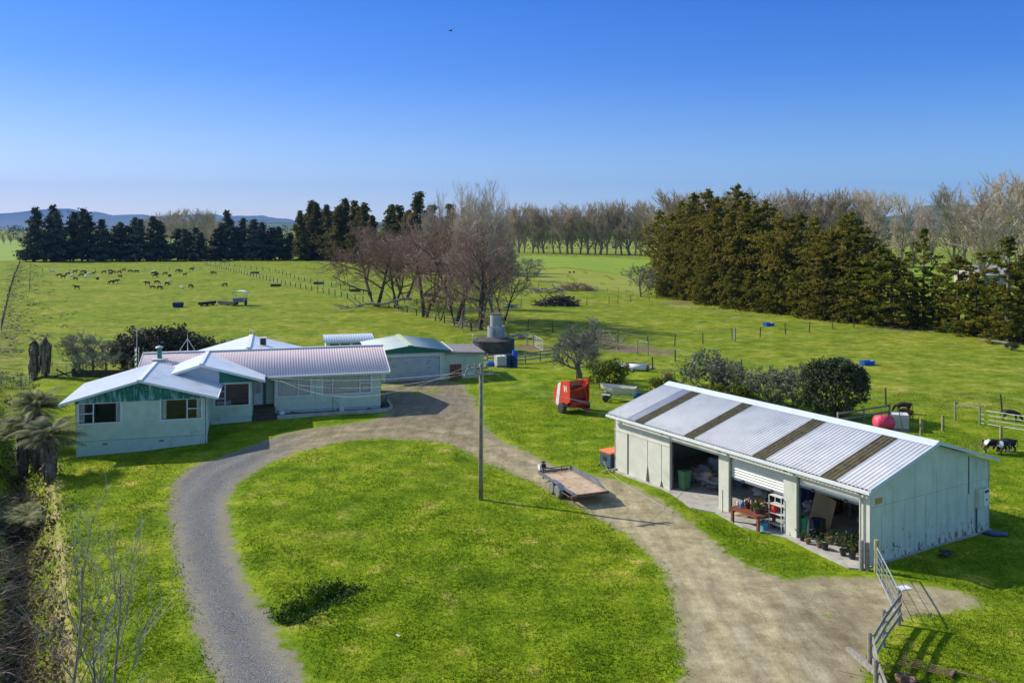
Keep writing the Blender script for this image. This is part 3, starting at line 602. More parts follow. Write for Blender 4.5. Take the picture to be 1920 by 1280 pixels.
def bush(kind, H, Wd, seed, m, size=.16, n=260, per=14, bark='barkdark', cat='shrub', lump=.3, low=.0, twigs=True, air=0.0):
    r = np.random.default_rng(seed); t = thing(kind, '-', cat); pts = []
    for i in range(n):
        d = r.normal(0, 1, 3); d /= np.linalg.norm(d); d[2] = abs(d[2]) * (1 if r.random() > .25 else -1)
        q = mnoise.noise(Vector(d * 1.9) + Vector((seed, 0, 0)))
        rad = (1 + lump * q * 1.8) * (.62 + .38 * r.random() ** .5)
        p = np.array([d[0] * Wd / 2 * rad, d[1] * Wd / 2 * rad, H * .52 + d[2] * H * .48 * rad])
        if p[2] < low * H: p[2] = low * H + .1 * r.random()
        if air and mnoise.noise(Vector(p * .9)) > .35 - air: continue
        pts.append(p)
    V_ = []; leaf_tris(V_, pts, size, per, r, (size * 1.7,) * 3); V_ = np.concatenate(V_)
    st = MB()
    for i in range(7):
        a = r.random() * 6.28; e_ = pts[int(r.random() * len(pts))] * [.8, .8, .85]
        st.path([(0, 0, -.3), (e_[0] * .25 + .05 * cos(a), e_[1] * .25 + .05 * sin(a), max(e_[2], .3) * .45), tuple(e_)], [.05 + H * .012, .035 + H * .006, .012], 5)
    st.build('stem', M[bark], t); npmesh('crown', V_, np.arange(len(V_)), M[m], t); return t
def place(kinds, loc, h, H0, label, group=None, w=None, rz=None, cat=None):
    """kinds: list of prototypes; the first use of a prototype is the prototype itself"""
    k = rng.choice(kinds) if isinstance(kinds, list) else kinds
    src, hh = PROTO[k]; s = h / hh; sc = (s * (w or 1), s * (w or 1), s); rz = rng.uniform(0, 6.28) if rz is None else rz
    if src.get('used'):
        o = copy_thing(src, loc, rz, sc, label, group)
    else:
        o = src; src['used'] = 1; o.location = loc; o.rotation_euler = (0, 0, rz); o.scale = sc; o['label'] = label
        if group: o['group'] = group
    if cat: o['category'] = cat
    return o
NTH = ['leftmost', 'second', 'third', 'fourth', 'fifth', 'sixth', 'seventh', 'eighth', 'ninth', 'tenth', 'eleventh', 'twelfth', 'thirteenth', 'fourteenth', 'fifteenth', 'sixteenth', 'seventeenth', 'eighteenth', 'nineteenth', 'twentieth']
TENS = {2: 'twenty', 3: 'thirty', 4: 'forty', 5: 'fifty'}
def nth(i):
    if i < 20: return NTH[i]
    n = i + 1; return (TENS[n // 10] + '-' + ['', 'first', 'second', 'third', 'fourth', 'fifth', 'sixth', 'seventh', 'eighth', 'ninth'][n % 10]) if n % 10 else {3: 'thirtieth', 4: 'fortieth', 2: 'twentieth'}[n // 10]
def nlab(i, fmt): return (fmt.replace('#', nth(i) + (' from the left' if i else '')))

for i in range(3): PROTO['con%d' % i] = (conifer('conifer_tree', 20, 8.4 + i * .9, 40 + i, 'conifer', 'barkdark', nb=95, per=10, size=.60, shape='cone', base=.06, ragged=.75), 20)
for i in range(2): PROTO['cry%d' % i] = (conifer('conifer_tree', 20, 8.6, 50 + i, 'conifer2', 'barkdark', nb=120, per=11, size=.50, shape='cone', base=.02, ragged=.6), 20)
for i in range(3): PROTO['olv%d' % i] = (conifer('evergreen_tree', 18, 9.0, 60 + i, 'olive', 'barkdark', nb=165, per=27, size=.21, shape='column', base=.03, ragged=.85), 18)
PROTO['olvthin'] = (conifer('evergreen_tree', 12, 5.4, 70, 'yellowgreen', 'bark', nb=56, per=30, size=.19, shape='column', base=.10, ragged=.9), 12)
PROTO['olvlow'] = (conifer('evergreen_tree', 11, 6.5, 71, 'yellowgreen', 'barkdark', nb=110, per=24, size=.19, shape='column', base=.02, ragged=.5), 11)
for i in range(4): PROTO['pop%d' % i] = (bare('poplar_tree', 26, 12, 80 + i, 'twigtan', 'barkpale', 'poplar', 4, 15, .34, .07, (6, 6, 5), .032), 26)
for i in range(2): PROTO['wil%d' % i] = (bare('willow_tree', 17, 18, 90 + i, 'twigred', 'barkdark', 'willow', 4, 8, .34, .30, (7, 6, 5), .019, trunks=2), 17)
PROTO['tall0'] = (bare('poplar_tree', 22, 11, 95, 'twigtall', 'bark', 'vase', 4, 14, .36, .26, (7, 6, 6), .027, trunks=1, wig=.09), 22)
PROTO['tall1'] = (bare('poplar_tree', 22, 10.0, 96, 'twigtall', 'bark', 'vase', 4, 11, .34, .28, (7, 6, 6), .027, trunks=2, wig=.09), 22)
PROTO['apple'] = (bare('bare_fruit_tree', 4.4, 5.2, 97, 'twiggrey', 'bark', 'vase', 4, 11, .17, .30, (8, 7, 6), .010, trunks=1, wig=.2), 4.4)
PROTO['smallbare'] = (bare('small_bare_tree', 5, 5.8, 98, 'twiggrey', 'bark', 'round', 4, 9, .09, .2, (6, 6, 5), .012), 5)

# left windbreak of dark conifers across the far paddock edge
L1 = [(62, 425, 490), (74, 390, 490), (90, 385, 490), (103, 410, 490), (115, 399, 490), (131, 398, 490), (147, 392, 490), (163, 400, 490), (176, 412, 490), (188, 430, 490), (207, 424, 490), (218, 418, 490), (232, 424, 490), (245, 409, 490), (259, 412, 490), (274, 407, 490), (290, 414, 490),
      (305, 432, 489), (322, 429, 489), (342, 430, 489), (354, 436, 489), (366, 428, 489), (381, 436, 489), (396, 431, 489), (412, 425, 488), (425, 396, 488), (437, 426, 488), (448, 410, 488), (460, 424, 488), (473, 412, 488), (483, 418, 488), (497, 436, 487), (509, 427, 487), (523, 426, 487), (541, 437, 487)]
for i, (u, vt_, vb) in enumerate(L1):
    p = GP(u, vb); h = hgt(vt_, p.y); jit = rng.uniform(-4, 8)
    place(['con0', 'con1', 'con2'], (p.x, p.y + jit, 0), h, 20, nlab(i, '#, of the dark conifers lining the far edge of the herd paddock'), 'dark conifers along the far paddock edge', w=min(1.65, 23 / h))
L2 = [(566, 396, 488), (576, 402, 486), (585, 377, 487), (594, 381, 487), (603, 398, 486), (612, 385, 488), (622, 397, 487), (636, 387, 490), (647, 374, 490), (660, 377, 491), (672, 388, 492), (685, 382, 492), (698, 405, 496), (736, 386, 500), (746, 386, 500), (768, 396, 505), (790, 362, 508), (812, 386, 508), (840, 384, 512), (872, 392, 514), (895, 404, 516), (930, 410, 512)]
for i, (u, vt_, vb) in enumerate(L2):
    p = GP(u, vb); h = hgt(vt_, p.y)
    place(['cry0', 'cry1'], (p.x, p.y + rng.uniform(-3, 3), 0), h, 20, nlab(i, '#, of the tall brown-green conifers behind the bare willows'), 'brown-green conifers behind the willows', w=1.2 if i > 6 else 1.05)
# dense evergreen block on the right
L3 = [(1240, 394, 548), (1262, 402, 553), (1281, 378, 553), (1296, 398, 558), (1308, 362, 560), (1327, 356, 562), (1340, 400, 570), (1353, 370, 566), (1370, 398, 574), (1382, 349, 570), (1403, 376, 576), (1426, 386, 580), (1443, 376, 580), (1463, 401, 586), (1484, 408, 588), (1510, 400, 590), (1529, 407, 594), (1548, 434, 598), (1567, 436, 600), (1585, 402, 600), (1606, 398, 602), (1622, 420, 604)]
for i, (u, vt_, vb) in enumerate(L3):
    p = GP(u, vb); h = hgt(vt_, p.y)
    place(['olv0', 'olv1', 'olv2'], (p.x, p.y + rng.uniform(-1, 3), 0), h, 18, nlab(i, '#, of the tall olive-brown evergreens massed on the right'), 'olive-brown evergreens massed on the right', w=1.0 if h > 15 else 1.2)
fr = [(1250, 500, 556, 'a'), (1285, 492, 562, 'a'), (1330, 496, 571, 'a'), (1375, 500, 579, 'a'), (1410, 510, 583, 'a'), (1450, 505, 588, 'a'), (1500, 500, 594, 'a'), (1545, 505, 600, 'a'), (1592, 512, 605, 'a')]
for i, (u, vt_, vb, _) in enumerate(fr):
    p = GP(u, vb); place('olvlow', (p.x, p.y, 0), hgt(vt_, p.y), 11, nlab(i, '#, of the low bushy evergreens skirting the front of the olive-brown block'), 'low evergreens in front of the block', w=1.2)
L4 = [(1650, 472, 610, 'olvlow', 'rounded yellow-green evergreen closing the right end of the dense block'), (1672, 488, 612, 'olvlow', 'yellow-green evergreen just right of the rounded one ending the dense block'),
      (1732, 440, 612, 'olvthin', 'tall thin see-through evergreen standing alone between block and right edge'), (1722, 540, 614, 'olvlow', 'low brownish evergreen under the tall thin one'), (1796, 490, 622, 'olvlow', 'broad flat-topped evergreen right of the tall thin one'), (1765, 555, 617, 'olvthin', 'slight leaning evergreen with a pale stem under the flat-topped one'),
      (1830, 520, 628, 'olvlow', 'dark dense evergreen beside the broad flat-topped one'), (1862, 535, 630, 'olvlow', 'dark low evergreen left of the tall rusty-topped one'), (1888, 456, 640, 'olvthin', 'tall evergreen with a rusty rounded top near the right edge'), (1925, 486, 642, 'olvlow', 'evergreen cut off by the right edge of the picture'), (1893, 560, 636, 'olvlow', 'small evergreen with a pale trunk by the fallen pale log')]
for u, vt_, vb, k, lb in L4:
    p = GP(u, vb); h = hgt(vt_, p.y) * 1.06; place(k, (p.x, p.y, 0), h, 11, lb, 'loose evergreens right of the block', w=.95 if k == 'olvthin' and u < 1760 else 1.6)
# rows of bare poplars
pops = []
for u in range(958, 1226, 13): pops.append((u + rng.uniform(-3, 3), 384 - (u - 958) * .04 + rng.uniform(-7, 5), 474 + (u - 958) * .022))
for u in range(1238, 1640, 19): pops.append((u + rng.uniform(-4, 4), 352 + rng.uniform(-6, 8), 492 + (u - 1238) * .02))
for i, (u, vt_, vb) in enumerate(pops):
    p = GP(u, vb); place(['pop0', 'pop1', 'pop2', 'pop3'], (p.x, p.y, 0), hgt(vt_, p.y), 26, nlab(i, '#, of the bare poplars in the long rear row'), 'bare poplars in the long row', w=1.2)
lf = [(248, 418), (262, 411), (277, 405), (292, 400), (308, 396), (322, 393), (337, 390), (352, 388), (368, 387), (385, 389), (398, 392), (408, 410)]
for i, (u, vt_) in enumerate(lf):
    Y = 640 - i * 20; place(['pop0', 'pop1', 'pop2', 'pop3'], ((u - CX) * Y / F_PX, Y, 0), hgt(vt_, Y), 26, nlab(i, '#, of the bare poplars behind the far left conifers'), 'bare poplars behind the left conifers', w=1.15)
R2 = [(1650, 347, 514, 1.15, 'bare poplar rising behind the right end of the dense evergreens'), (1690, 352, 506, 1.0, 'bare brownish poplar next to the one behind the evergreen block end'), (1712, 372, 500, .9, 'smaller bare tree between the two groups of tall poplars'),
      (1786, 338, 503, 1.1, 'tall bare poplar with wide forking limbs in front of the blue hill'), (1748, 380, 498, .9, 'thin bare tree left of the wide forking poplar'), (1838, 334, 540, 1.1, 'big pale-trunked bare poplar standing nearest, against the blue hill'), (1890, 314, 524, 1.15, 'tallest bare poplar near the right edge'), (1926, 330, 520, 1.1, 'bare poplar half outside the right edge'),
      (1812, 350, 496, .9, 'slender bare poplar between the two big ones by the hill'), (1862, 356, 498, .9, 'slender bare poplar behind the tallest one near the right edge')]
for u, vt_, vb, w, lb in R2:
    p = GP(u, vb); place(['pop0', 'pop1', 'pop2', 'pop3'], (p.x, p.y, 0), hgt(vt_, p.y), 26, lb, 'tall poplars at the right', w=w)
far_small = [(20, 452, 1), (34, 450, 2), (8, 453, 3), (48, 452, 4)]
for i, (u, v, _) in enumerate(far_small):
    p = GP(u, 459); place(['pop0', 'pop1'], (p.x, p.y, 0), hgt(435, p.y), 26, nlab(i, '#, of the few bare trees in the far left field'), 'bare trees in the far left field', w=1.2)
# willows and tall bare trees in the middle
WL = [(706, 404, 574, 'wil0', 1.05, 'spreading bare willow, leftmost of the central clump'), (742, 432, 577, 'wil1', .8, 'smaller bare willow second from the left in the central clump'), (797, 385, 594, 'wil1', 1.0, 'reddish bare willow with twin trunks left of the tall trees'),
      (760, 420, 560, 'wil0', 1.0, 'bare willow filling the gap behind the twin-trunked one'), (826, 520, 601, 'wil0', .9, 'small crooked bare willow between the large trunks'), (854, 398, 604, 'wil0', .95, 'leaning bare willow with a thick trunk behind the garage'),
      (902, 400, 618, 'wil1', .9, 'bare willow with arching low limbs just left of the tank tower'), (945, 470, 600, 'wil0', .7, 'low spreading bare willow right of the tank tower')]
for u, vt_, vb, k, w, lb in WL:
    p = GP(u, vb); place(k, (p.x, p.y, 0), hgt(vt_, p.y), 17, lb, 'bare willows in the central clump', w=w)
for u, vt_, vb, k, w, lb, rz in ((868, 336, 600, 'tall1', 1.15, 'tall bare poplar with crossing stems, left of the tallest pair', 1.1), (903, 334, 606, 'tall0', .8, 'tall narrow bare poplar in the middle of the central clump', 3), (931, 325, 612, 'tall0', 1.1, 'tallest bare poplar, its trunk rising behind the tank tower', .4), (812, 352, 575, 'tall1', .7, 'slim bare poplar poking out above the willows', 2)):
    p = GP(u, vb); place(k, (p.x, p.y, 0), hgt(vt_, p.y), 22, lb, 'tall bare trees in the central clump', w=w, rz=rz)
p = GP(1085, 708); place('apple', p, 6.0, 4.4, 'lichen-grey bare fruit tree on the lawn behind the red baler', None, w=.9, cat='tree')
for u, vb, vt_, w, lb in ((990, 527, 478, 1.1, 'round bare tree at the corner of the bright crop field'), (1202, 556, 490, .9, 'lone bare sapling at the left end of the evergreen block'), (175, 706, 618, 1.0, 'bare shrubby tree by the gate left of the house'), (200, 700, 622, .9, 'bare tangled tree between the gate and the flowering hedge'), (150, 698, 630, .8, 'thin bare tree beside the two fern trunks')):
    p = GP(u, vb); place('smallbare', p, hgt(vt_, p.y) - p.z, 5, lb, None, w=w, cat='tree')
# hedge, shrubs, citrus
PROTO['bushdark'] = (bush('round_tree', 4.3, 4.7, 3, 'darkleaf', .13, 900, 16, cat='tree', lump=.10, low=.10), 4.3)
PROTO['bushgrey'] = (bush('olive_shrub', 3, 3.6, 4, 'greyleaf', .11, 300, 17, lump=.5), 3)
PROTO['bushhedge'] = (bush('flowering_shrub', 3, 3.6, 5, 'hedgeleaf', .17, 230, 15, lump=.35), 3)
PROTO['bushcit'] = (bush('citrus_tree', 2.2, 2.8, 6, 'citrusleaf', .13, 190, 15, cat='tree', lump=.35), 2.2)
PROTO['bushplain'] = (bush('garden_shrub', 2, 2.6, 8, 'darkleaf', .14, 150, 14, lump=.4), 2)
def fruit(t, n, seed, m='fruit'):
    r = random.Random(seed); me = None
    for i in range(n):
        a = r.uniform(0, 6.28); z = r.uniform(-.5, .7); q = sqrt(1 - z * z)
        if me is None:
            o = MB().blob((0, 0, 0), .065, .065, .065, 1, 0, 1, 1).build('fruit', M[m], t); me = o.data
        else: o = bpy.data.objects.new('fruit', me); COL.objects.link(o); o.parent = t
        o.location = (q * cos(a) * 1.28, q * sin(a) * 1.28, 1.15 + z * 1.0)
for u, vb, vt_, w, k, lb in ((262, 690, 622, 1.0, 'bushhedge', 'pale-flecked shrub at the left end of the hedge behind the house'), (300, 692, 617, 1.1, 'bushhedge', 'tall red-flecked flowering shrub behind the chimney'), (340, 690, 624, 1.1, 'bushhedge', 'red-flecked flowering shrub behind the tripod aerial'), (236, 694, 636, .9, 'bushhedge', 'dark low flowering shrub beside the bare trees'),
                         (378, 684, 634, 1.1, 'bushplain', 'dark green shrub at the right end of the flowering hedge'), (430, 668, 640, 1.5, 'bushplain', 'low shrub poking above the roof near the post'), (280, 706, 662, 1.2, 'bushplain', 'dark shrub against the left gable of the pink roof'),
                         (1565, 783, 672, 1.0, 'bushdark', 'big round dark evergreen behind the long shed'), (1330, 745, 668, 1.0, 'bushgrey', 'grey-green olive-like tree behind the left end of the shed roof'), (1372, 752, 690, .9, 'bushgrey', 'lower grey shrub right of the olive-like tree'),
                         (1440, 762, 696, 1.1, 'bushgrey', 'sprawling dull grey shrub in the middle of the hedge behind the shed'), (1490, 772, 694, 1.0, 'bushgrey', 'pale grey-green shrub touching the big round evergreen'), (1142, 732, 677, 1.0, 'bushcit', 'orange tree full of fruit behind the small boat'),
                         (1245, 752, 705, .85, 'bushcit', 'lemon tree peeping over the far corner of the shed roof'), (1345, 757, 722, .9, 'bushcit', 'lemon bush just above the shed ridge below the olive-like tree'), (1388, 762, 722, 1.2, 'bushcit', 'yellow-green lemon bush above the shed ridge beside the sprawling shrub'),
                         (1897, 657, 642, 1.2, 'bushplain', 'small rusty-green bush alone by the pale log at the right'), (178, 1035, 1000, .6, 'bushplain', 'x')):
    if lb == 'x': continue
    p = GP(u, vb); o = place(k, p, hgt(vt_, p.y) - p.z, 3, lb, None, w=w, cat='tree' if k in ('bushdark', 'bushcit') else 'shrub')
    if k == 'bushcit': fruit(o, 26 if u < 1200 else 18, int(u))
# tree ferns
def fern(seed, H=3.2, n=50, L=2.0, skirt=True):
    r = random.Random(seed); t = thing('tree_fern', '-', 'tree fern'); tk = MB(); tk.path([(0, 0, -.6), (.03, 0, H * .4), (0, .04, H)], [.17, .14, .12], 8); tk.build('trunk', M['barkdark'], t)
    if skirt:
        sk = MB()
        for i in range(170):
            a = r.uniform(0, 6.28); z = H * r.uniform(.35, 1.0); l_ = r.uniform(.6, 1.5); ro = r.uniform(.18, .55); w = r.uniform(.03, .08)
            p = Vector((.13 * cos(a), .13 * sin(a), z)); q = Vector((ro * cos(a), ro * sin(a), z - l_ * .35)); e2_ = Vector((ro * .9 * cos(a), ro * .9 * sin(a), max(z - l_, .02))); s = Vector((-sin(a), cos(a), 0)) * w
            sk.add([p - s, p + s, q + s * 1.3, q - s * 1.3, e2_ + s, e2_ - s], [(0, 1, 2, 3), (3, 2, 4, 5)])
        sk.build('dead_frond_skirt', M['deadfern'], t)
    V_ = []
    for i in range(n):
        a = 6.283 * i / n * 1.0 + r.uniform(-.2, .2); el = r.uniform(-.1, 1.15); Lf = L * r.uniform(.8, 1.15); d = Vector((cos(a), sin(a), 0)); s = Vector((-sin(a), cos(a), 0)); pp = []
        for k in range(13):
            f = k / 12; x = Lf * f; z = H + Lf * (sin(el) * f * 1.25 - f * f * (.24 + .55 * sin(el))); pp.append(d * x * cos(el * .5) + Vector((0, 0, z)))
        for k in range(1, 12):
            f = k / 12; wl_ = Lf * .26 * sin(pi * (f * .86 + .10)); T = (pp[k + 1] - pp[k]) if k < 12 else pp[k] - pp[k - 1]
            for sg in (-1, 1):
                for h_ in (0, .5):
                    c = pp[k] + T * h_; tip = c + s * sg * wl_ + T * 1.3 + Vector((0, 0, -wl_ * .30)); V_ += [c, c + T * .42, tip]
        for k in range(12): V_ += [pp[k] - s * .012, pp[k] + s * .012, pp[k + 1]]
    npmesh('crown', V_, np.arange(len(V_)), M['fernleaf'], t); return t
PROTO['fern'] = (fern(1), 3.2); PROTO['fern2'] = (fern(2, 3.2, 54, 2.1), 3.2)
for u, vb, vt_, k, w, lb in ((45, 892, 800, 'fern', 1.05, 'tree fern with a long brown skirt at the left edge'), (92, 905, 812, 'fern2', 1.0, 'tree fern nearest the house corner with outstretched fronds'), (70, 880, 762, 'fern2', .95, 'tallest tree fern rising behind the other two by the ditch'), (50, 1005, 975, 'fern', 1.5, 'small pale-green tree fern low in the ditch')):
    p = GP(u, vb); h = max(hgt(vt_, p.y) - p.z, 1.2); o = place(k, (p.x, p.y, p.z - .1), h, 3.2, lb, 'tree ferns in the ditch', w=1.0 / (h / 3.2) * w if u == 50 else w * 3.2 / h * .95)
    if u == 50: o.scale = (.9, .9, h / 3.2)
PROTO['deadfern'] = (fern(3, 3.2, 16, .8), 3.2)
for u, vb, vt_, lb in ((65, 712, 638, 'bare fern trunk, the thinner of the pair by the pipe gate'), (85, 706, 632, 'dark shaggy fern trunk, the thicker of the pair by the pipe gate')):
    p = GP(u, vb); place('deadfern', p, hgt(vt_, p.y) - p.z, 3.2, lb, 'two old fern trunks by the gate', w=1.0)
# bare saplings at the bottom left, brambles in the ditch
def sapling(H, Wd, seed, lb, u, v, m='barkpale'):
    t = bare('sapling', H, Wd, seed, 'saptwig', m, 'poplar', 3, 9, .036, .14, (5, 3), .0045, wig=.07); t['label'] = lb; t['group'] = 'bare saplings by the driveway'; p = GP(u, v); t.location = p; return t
sapling(7.4, 2.8, 201, 'pale two-stemmed bare sapling, taller of the two beside the ditch', 138, 1330)
sapling(6.2, 2.8, 202, 'bare sapling nearer the gravel driveway at the bottom left', 218, 1345, 'barkpale')
sapling(4.6, 2.2, 203, 'low bare sapling between the two taller ones', 175, 1400, 'bark')
def brambles():
    r = random.Random(5); mb = MB()
    for i in range(1900):
        v = r.uniform(930, 1330); u = r.uniform(-60, 150) * (.5 + (v - 900) / 430 * .55); p = GP(u, v)
        if ditch_s(p.x, p.y) > 1.2: continue
        a = r.uniform(0, 6.28); L = r.uniform(.5, 1.7); d = Vector((cos(a), sin(a), r.uniform(.5, 1.6))).normalized()
        pts = [p + Vector((0, 0, -.05))]; 
        for k in range(4): d = (d + Vector((r.gauss(0, .18), r.gauss(0, .18), -.28))).normalized(); pts.append(pts[-1] + d * L / 4)
        mb.path(pts, [.013, .011, .009, .007, .004], 3)
        for k in range(3):
            q = pts[r.randrange(1, 4)]; e_ = q + Vector((r.gauss(0, .25), r.gauss(0, .25), r.uniform(0, .3))); mb.tube(q, e_, .006, .003, 3, False)
    return tag(mb.build('brambles', M['twigred2']), 'tangle of bare reddish bramble stems filling the ditch', None, None, 'stuff')
M['twigred2'] = mat('bramble_canes', (.22, .11, .09), (.50, .40, .34), 2, .8)
brambles()
r_ = np.random.default_rng(9); pts = []
for k in range(620):
    v = r_.uniform(700, 1330) if k % 3 else r_.uniform(700, 960); u = r_.uniform(-90, 120 - max(0, 900 - v) * .1); p = GP(u, v); s = ditch_s(p.x, p.y)
    if s < .2: pts.append((p.x, p.y, p.z + abs(r_.normal(0, .12))))
V_ = []; leaf_tris(V_, pts, .13, 26, r_, (.5, .5, .35)); V_ = np.concatenate(V_)
M['ditchleaf'] = leafmat('dull_ditch_leaves', (.025, .04, .012), (.07, .08, .03), (.17, .13, .08), 1.5, .1, .2)
tag(npmesh('ditch_undergrowth', V_, np.arange(len(V_)), M['ditchleaf']), 'dark leafy undergrowth on the shaded ditch bank', None, None, 'stuff')
V_ = []; pts = []
for k in range(420):
    y = r_.uniform(95, 330); s = r_.choice([r_.normal(-2.5, 1.3), r_.normal(1.5, 2.2)]); x = s / .874 - 14.5 - .555 * (y - 29); pts.append((x, y, .02))
leaf_tris(V_, pts, .34, 7, r_, (1.0, .5, .10)); V_ = np.concatenate(V_); V_[:, 2] = np.maximum(V_[:, 2] * .45, .004)
M['clump'] = mat('muddy_rush_clumps', (.045, .045, .02), (.12, .12, .05), 1.5, .95)
tag(npmesh('rush_clumps', V_, np.arange(len(V_)), M['clump']), 'rough muddy clumps along the drain beside the far left fence', None, None, 'stuff')

# ------------------------------------------------------------------ buildings
class Fr:
    """wall frame: s along the wall, n outward, z up -> local coordinates of a building"""
    def __init__(s, o, d, n): s.o = Vector(o); s.d = Vector(d); s.n = Vector(n)
    def __call__(s, a, n, z): return s.o + s.d * a + s.n * n + Vector((0, 0, z))
    def box(s, mb, a0, a1, n0, n1, z0, z1):
        P = [s(a, n, z) for z in (z0, z1) for a, n in ((a0, n0), (a1, n0), (a1, n1), (a0, n1))]
        return mb.add(P, [(3, 2, 1, 0), (4, 5, 6, 7), (0, 1, 5, 4), (1, 2, 6, 5), (2, 3, 7, 6), (3, 0, 4, 7)])
def rects(a0, a1, z0, z1, holes):
    A = sorted({a0, a1, *[h[0] for h in holes], *[h[1] for h in holes]}); out = []
    for i in range(len(A) - 1):
        x0, x1 = A[i], A[i + 1]; hs = sorted([(h[2], h[3]) for h in holes if h[0] <= x0 and h[1] >= x1]); z = z0
        for h0, h1 in hs:
            if h0 > z: out.append((x0, x1, z, h0))
            z = max(z, h1)
        if z < z1: out.append((x0, x1, z, z1))
    return out
def wall(mb, fr, a0, a1, z0, z1, holes=(), th=.12, lap=0.0, lap0=None):
    for x0, x1, y0, y1 in rects(a0, a1, z0, z1, holes):
        fr.box(mb, x0, x1, -th, 0, y0, y1)
        if lap:
            z = lap0 if lap0 is not None else z0; k = 0
            while z < y1 - .01:
                b, t = max(z, y0), min(z + lap, y1)
                if t > b + .01:
                    pb = .004 + .040 * (1 - (b - z) / lap); pt = .004 + .040 * (1 - (t - z) / lap)
                    mb.quad(fr(x0, pb, b), fr(x1, pb, b), fr(x1, pt, t), fr(x0, pt, t)); mb.quad(fr(x0, 0, b), fr(x1, 0, b), fr(x1, pb, b), fr(x0, pb, b))
                z += lap
def window(parent, fr, a0, a1, z0, z1, mull=(), trans=(), curtain=0, name='window'):
    """frame with mullions at 'mull', transoms (a0, a1, z); glass and curtain are its children"""
    w = .06; f = MB()
    fr.box(f, a0 - .05, a1 + .05, -.06, .045, z0 - .07, z0); fr.box(f, a0 - .05, a1 + .05, -.06, .04, z1, z1 + .05)
    fr.box(f, a0 - .05, a0 + w, -.06, .038, z0, z1); fr.box(f, a1 - w, a1 + .05, -.06, .038, z0, z1)
    for m_ in mull: fr.box(f, m_ - w * .6, m_ + w * .6, -.05, .034, z0, z1)
    for b0, b1, z in trans: fr.box(f, b0, b1, -.05, .03, z - .03, z + .03)
    o = f.build(name, M['white'], parent); p = MB(); p.quad(fr(a0 + w, -.02, z0), fr(a1 - w, -.02, z0), fr(a1 - w, -.02, z1), fr(a0 + w, -.02, z1)); p.build('pane', M['glass'], o)
    if curtain:
        c = MB(); n = int((a1 - a0) / .07)
        for c0, c1 in ([(a0, a1)] if curtain == 1 else [(a0, a0 + .35), (a1 - .35, a1)]):
            n = max(2, int((c1 - c0) / .06)); P = []
            for i in range(n + 1):
                a = c0 + (c1 - c0) * i / n; q = -.16 - .03 * (i % 2) - .01 * sin(i * 1.7); P += [fr(a, q, z0 - .1), fr(a, q, z1 + .05)]
            c.add(P, [(2 * i, 2 * i + 2, 2 * i + 3, 2 * i + 1) for i in range(n)])
        c.build('curtain', M['curtain'], o)
    return o
def roofslab(mb, e0, e1, r1, r0, th=.10):
    """slab from eave edge e0-e1 up to ridge r0-r1"""
    mb.prism([e0, e1, r1, r0], (0, 0, -th)); return mb
def corr(mb, e0, e1, r1, r0, pitch=.2, amp=.02, per=6, sharp=False, th=.02):
    e0, e1, r0, r1 = map(Vector, (e0, e1, r0, r1)); n = int(round((e1 - e0).length / pitch)); N = n * per
    nor = (e1 - e0).cross(r0 - e0).normalized()
    if nor.z < 0: nor = -nor
    P = []
    for i in range(N + 1):
        t = i / N; ph = (i % per) / per; w = cos(2 * pi * ph)
        if sharp: w = 1 if w > -.3 else (w + .3) / .7 * 2 + 1 if False else (1 if w > -.1 else -1.0)
        for k in (0, 1): P.append((e0.lerp(e1, t) if k == 0 else r0.lerp(r1, t)) + nor * amp * w)
    mb.add(P, [(2 * i, 2 * i + 2, 2 * i + 3, 2 * i + 1) for i in range(N)]); P2 = [p - nor * th for p in P]
    mb.add(P2, [(2 * i + 1, 2 * i + 3, 2 * i + 2, 2 * i) for i in range(N)])
    o = len(mb.v) - 2 * len(P); m = len(P); mb.f += [(o + 2 * i, o + m + 2 * i, o + m + 2 * i + 2, o + 2 * i + 2) for i in range(N)]; return mb
# ---- farmhouse (local axes: x along the front, y away from it)
Hs = thing('farmhouse', 'long pale green weatherboard house with a faded pink roof and white-roofed wings', 'house', HO, HT)
FRN = lambda b: Fr((0, b, 0), (1, 0, 0), (0, -1, 0)); 
Z0, ZS, ZT = -1.0, .28, 2.72
def part(name, m, mb, parent=Hs, smooth=False): return mb.build(name, M[m], parent, smooth)
w = MB(); f0 = FRN(0)
mw = [(-7.72, -5.24, 1.36, 2.66), (-4.37, -.72, 1.36, 2.72)]
wall(w, f0, -7.9, 0, ZS, 2.85, mw, lap=.19, lap0=ZS)
wall(w, Fr((0, 0, 0), (0, 1, 0), (1, 0, 0)), 0, 8.4, ZS, 2.85, lap=.19, lap0=ZS)
w.bx(-17.2, 0, 8.28, 8.4, ZS, 2.85); w.bx(-17.2, -17.08, .3, 8.28, ZS, 2.85)
wall(w, Fr((-7.9, 0, 0), (0, 1, 0), (-1, 0, 0)), 0, 1.0, .6, 2.85, lap=.19, lap0=.6)
part('wall', 'siding', w)
w = MB(); w.bx(-7.88, -.02, .02, .14, -.5, ZS); w.bx(-.14, -.02, .14, 8.3, -.5, ZS); w.bx(-17.1, -.14, 8.2, 8.3, -.5, ZS); part('foundation', 'foundation', w)
w = MB()
w.prism([(0, .0, 2.85), (0, 8.4, 2.85), (0, 4.2, 4.12)], (-.12, 0, 0)); w.prism([(-17.2, 0.0, 2.85), (-17.2, 8.4, 2.85), (-17.2, 4.2, 4.12)], (.12, 0, 0)); part('gable_wall', 'siding', w)
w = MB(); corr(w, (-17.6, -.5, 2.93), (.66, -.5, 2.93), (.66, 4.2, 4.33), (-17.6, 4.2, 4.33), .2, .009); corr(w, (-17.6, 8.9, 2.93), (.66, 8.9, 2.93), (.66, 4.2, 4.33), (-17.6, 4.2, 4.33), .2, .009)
part('roof', 'pink', w, smooth=True)
